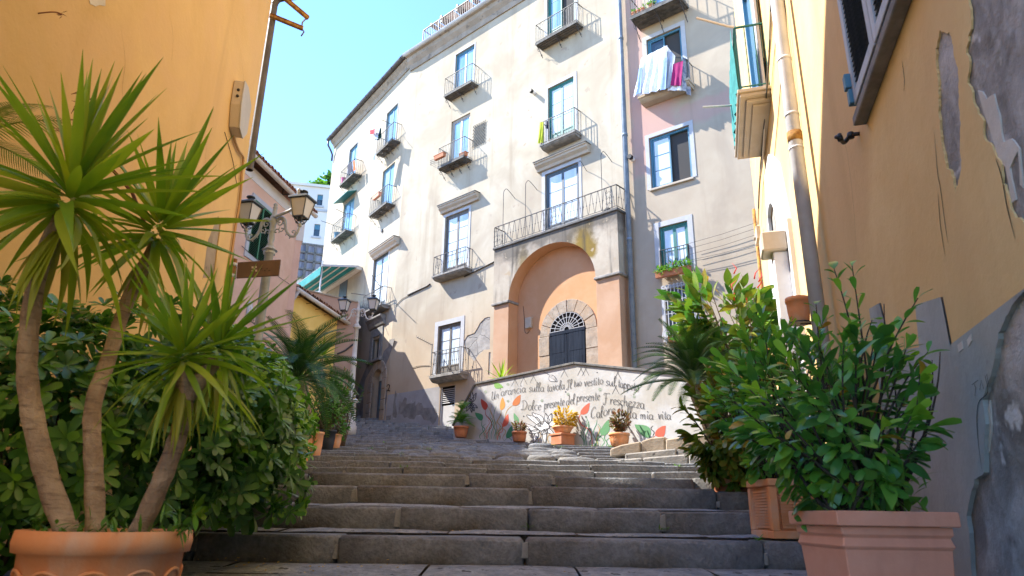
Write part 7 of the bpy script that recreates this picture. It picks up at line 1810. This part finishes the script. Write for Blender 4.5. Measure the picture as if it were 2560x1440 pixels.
# ------------------------------------------------------------------ laundry, flower boxes and things left on balconies
def fab(name, c, c2=None): return rough_mat(name, c, c2 or tuple(x * .85 for x in c), 5, .9, .15, 60)
F_white, F_blue, F_mag, F_grey, F_lime = fab('white cotton', (.78, .79, .82)), fab('blue cotton', (.30, .42, .72)), fab('magenta cotton', (.30, .02, .12)), fab('patterned cotton', (.42, .42, .45), (.10, .13, .22)), fab('lime cotton', (.36, .40, .03))
F_red, F_dgreen, F_navy, F_orange, F_pale = fab('red cotton', (.5, .03, .05)), fab('dark green cotton', (.01, .10, .08)), fab('navy cotton', (.03, .035, .06)), fab('orange cotton', (.6, .12, .03)), fab('grey blue cotton', (.42, .47, .56))
def lin(wall, pts, out, lo=None): return [Vector(wall.p3(u, v, (o if isinstance(o, (int, float)) else out))) for (u, v), o in zip(pts, out if isinstance(out, (list, tuple)) else [out] * 4)]
def wash(name, label, cat, wall, pts, out, mat, nx=16, ny=12, amp=.03, waves=3, seed=0):
    q = lin(wall, pts, out); o = cloth(name, q[0], q[1], q[2], q[3], mat, nx, ny, amp, waves, 0, None, seed)
    return tag(o, label, cat, group='washing hung on the balconies')
bo_ = .62
sheet = wash('bed_sheet', 'large white sheet with blue stripes hanging over the cream balcony', 'laundry', WW, [(1603, 145), (1668, 113), (1662, 222), (1583, 242)], bo_, F_white, 26, 18, .035, 4, 1)
for (a, c_) in (((1606, 158), (1612, 220)), ((1655, 195), (1648, 226))):
    pass
def stripe(pts, out, mat, par):
    q = lin(WW, pts, out); o = cloth('stripe', q[0], q[1], q[2], q[3], mat, 6, 10, .012, 1, 0, par, 2, Matrix()); return o
stripe([(1597, 172), (1606, 166), (1601, 232), (1588, 238)], bo_ + .05, F_blue, sheet); stripe([(1657, 150), (1668, 143), (1664, 222), (1650, 226)], bo_ + .05, F_blue, sheet)
wash('towel', 'pale blue towel folded behind the big striped sheet', 'laundry', WW, [(1668, 116), (1688, 140), (1676, 218), (1655, 226)], bo_ - .08, F_pale, 10, 10, .03, 2, 3)
wash('towel', 'magenta towel beside the striped sheet on the cream balcony', 'laundry', WW, [(1683, 160), (1708, 152), (1703, 214), (1677, 214)], bo_ - .04, F_mag, 10, 10, .02, 2, 4)
wash('towel', 'grey patterned towel at the right end of the cream balcony', 'laundry', WW, [(1706, 142), (1722, 150), (1728, 242), (1704, 222)], [bo_ - .04, .25, .2, bo_ - .04], F_grey, 10, 10, .02, 2, 5)
wash('towel', 'white towel under the magenta one on the cream balcony', 'laundry', WW, [(1678, 205), (1705, 196), (1703, 226), (1668, 226)], bo_ - .1, F_white, 10, 6, .02, 2, 6)
wash('towel', 'lime green towel hanging on the left end of a stone balcony', 'laundry', MW, [(1350, 306), (1359, 304), (1357, 356), (1343, 360)], .46, F_lime, 8, 10, .02, 2, 7)
wash('jacket', 'dark jacket hung beside the lime green towel', 'laundry', MW, [(1363, 303), (1371, 302), (1371, 322), (1364, 322)], .3, F_navy, 6, 6, .02, 1, 8)
wash('shirt', 'grey blue shirt on a pole at the left balcony under the eaves', 'laundry', LW, [(938, 312), (953, 303), (946, 345), (929, 350)], 1.0, F_pale, 8, 8, .04, 2, 9)
wash('shirt', 'small red shirt at the tip of the pole under the eaves', 'laundry', LW, [(925, 326), (938, 322), (937, 333), (927, 336)], 1.15, F_red, 6, 6, .03, 1, 10)
wash('shirt', 'dark green shirt hanging behind the grey blue shirt', 'laundry', LW, [(944, 326), (954, 318), (954, 345), (942, 351)], .85, F_dgreen, 6, 8, .03, 1, 11)
wash('bed_sheet', 'long white cloth hanging below the balcony under the eaves', 'laundry', LW, [(932, 348), (944, 342), (936, 400), (921, 405)], .95, F_white, 8, 12, .04, 2, 12)
wash('trousers', 'dark trousers on the railing of the topmost left balcony', 'laundry', LW, [(868, 412), (880, 405), (881, 430), (869, 438)], .54, F_navy, 6, 8, .02, 2, 13)
wash('shirt', 'orange red shirt on the railing of the topmost left balcony', 'laundry', LW, [(882, 403), (887, 401), (888, 424), (883, 430)], .54, F_orange, 5, 8, .02, 1, 14)
def trough(name, label, wall, s, z, out, L, mat, grp='flower boxes on balconies and sills', plant=None, n=60, spread=.1, h=.2):
    t = thing(name, label, 'flower box', M=wall.M @ Matrix.Translation((s, -out, z)), group=grp)
    b = MB(); b.prism([(-L / 2, -.07, 0), (-L / 2, .07, 0), (-L / 2, .09, .17), (-L / 2, -.09, .17)], (L, 0, 0)); b.box(-L / 2 - .015, L / 2 + .015, -.1, .1, .172, .2)
    b.build('box', mat, t, bevel=.006, fixn=True)
    if plant:
        it = []
        for i in range(n):
            p = wall.pt(s + random.uniform(-L / 2, L / 2), z + .2 + random.uniform(-.1, h), out + random.uniform(-spread, spread)); it.append((random.choice(plant[0]), frame(p, rnd_unit() + Vector((0, 0, .5)), sc=random.uniform(.8, 1.4))))
        joined('foliage', it, t, plant[1], 'stuff')
    return t
s, z = MW.px(1102, 393, .52); trough('flower_box', 'empty brown flower box on the left of the wide iron balcony', MW, s + .05, rA2[2] + .3, .62, .62, m_terra)
s, z = MW.px(1165, 382, .4); trough('flower_box', 'short brown flower box at the right end of the wide iron balcony', MW, s - .18, rA2[2] + .01, .38, .4, m_terra)
s, z = LW.px(947, 492, .5); trough('flower_box', 'terracotta flower box hooked on a left face balcony railing', LW, s, z - .1, .60, .7, m_terra_p)
b = MB(); A = (rA2[0] - .02, rA2[2]); 
for q in (0, .25, .5): b.tube([(A[0], -.5, A[1] + .25 + q * .4), (A[0] - .45, -.55, A[1] + .3 + q * .4), (A[0] - .45, -.2, A[1] + .3 + q * .4), (A[0], -.15, A[1] + .25 + q * .4)], .008, 4)
for i in range(6): b.tube([(A[0] - .09 * i, -.52, A[1] + .25), (A[0] - .09 * i, -.55, A[1] + .5)], .006, 4)
o = b.build('drying_rack', m_iron_grey, None, MW.M); tag(o, 'thin wire drying rack hooked outside the wide iron balcony', 'drying rack')
t = trough('flower_box', 'flower box with red blooms on the sill of the green window', WW, (rW3[0] + rW3[1]) / 2, rW3[2] - .12, .22, rW3[1] - rW3[0] + .15, m_terra, plant=(LS[m_weed], m_weed), n=330, spread=.16, h=.16)
it = [(LS[m_redsucc][0], frame(WW.pt(random.uniform(rW3[0], rW3[1]), rW3[2] + .2 + random.uniform(0, .12), .22 + random.uniform(-.1, .1)), rnd_unit(), sc=.6)) for i in range(70)]
FLm = leaf_mesh('petal', m_redfl, .05, .04, OVATE, .1, .1); joined('flowers', [(FLm, m) for _, m in it], t, m_redfl, 'stuff')
trough('flower_box', 'flower box of yellow green plants inside the grilled window cage', WW, rW4[0] + .45, rW4[2] - .12, .22, .6, m_terra, plant=(LS[m_gold] + LS[m_weed], m_weed), n=220, spread=.13, h=.2)
for i, (u, lb) in enumerate(((1585, 'first small terracotta pot from the left on the top right balcony'), (1596, 'second small terracotta pot from the left on the top right balcony'), (1608, 'third small terracotta pot from the left on the top right balcony'), (1630, 'leafy pot in the middle of the top right balcony'))):
    s, _ = WW.px(u, 30, .6); q = WW.pt(s, rW0[2] + .002, .6); t = thing('flower_pot', lb, 'flower pot', q, group='flower pots on the top right balcony')
    round_pot(t, Matrix.Translation(q), .11, .2, m_terra, rim=.2)
    it = [(random.choice(LS[m_weed]), frame(q + Vector((0, 0, .2)) + rnd_unit() * .08, rnd_unit() + Vector((0, 0, .6)), sc=1.2)) for k in range(14 if i < 3 else 60)]; joined('foliage', it, t, m_weed, 'stuff')
def bucket(label, wall, s, z, out, r_, h, c, name='bucket'):
    q = wall.pt(s, z, out); b = MB(); b.lathe([(r_ * .75, 0), (r_, h), (r_ * .9, h), (r_ * .68, .02)], 14, cap=True); o = b.build(name, plain(name + ' plastic', c, .5), None, Matrix.Translation(q), smooth=False); return tag(o, label, 'bucket')
bucket('small pink bucket on the topmost left balcony', LW, rL4[0] + .35, rL4[2] + .002, .38, .16, .35, (.45, .03, .15))
bucket('small blue bucket on the left balcony below the green hood', LW, rL5[0] + .6, rL5[2] + .002, .36, .2, .32, (.06, .2, .3))
bucket('terracotta coloured tub on the roof terrace behind the railing', MW, rs0 + .5, ZR + .2, -.1, .22, .4, (.3, .12, .06), 'tub')
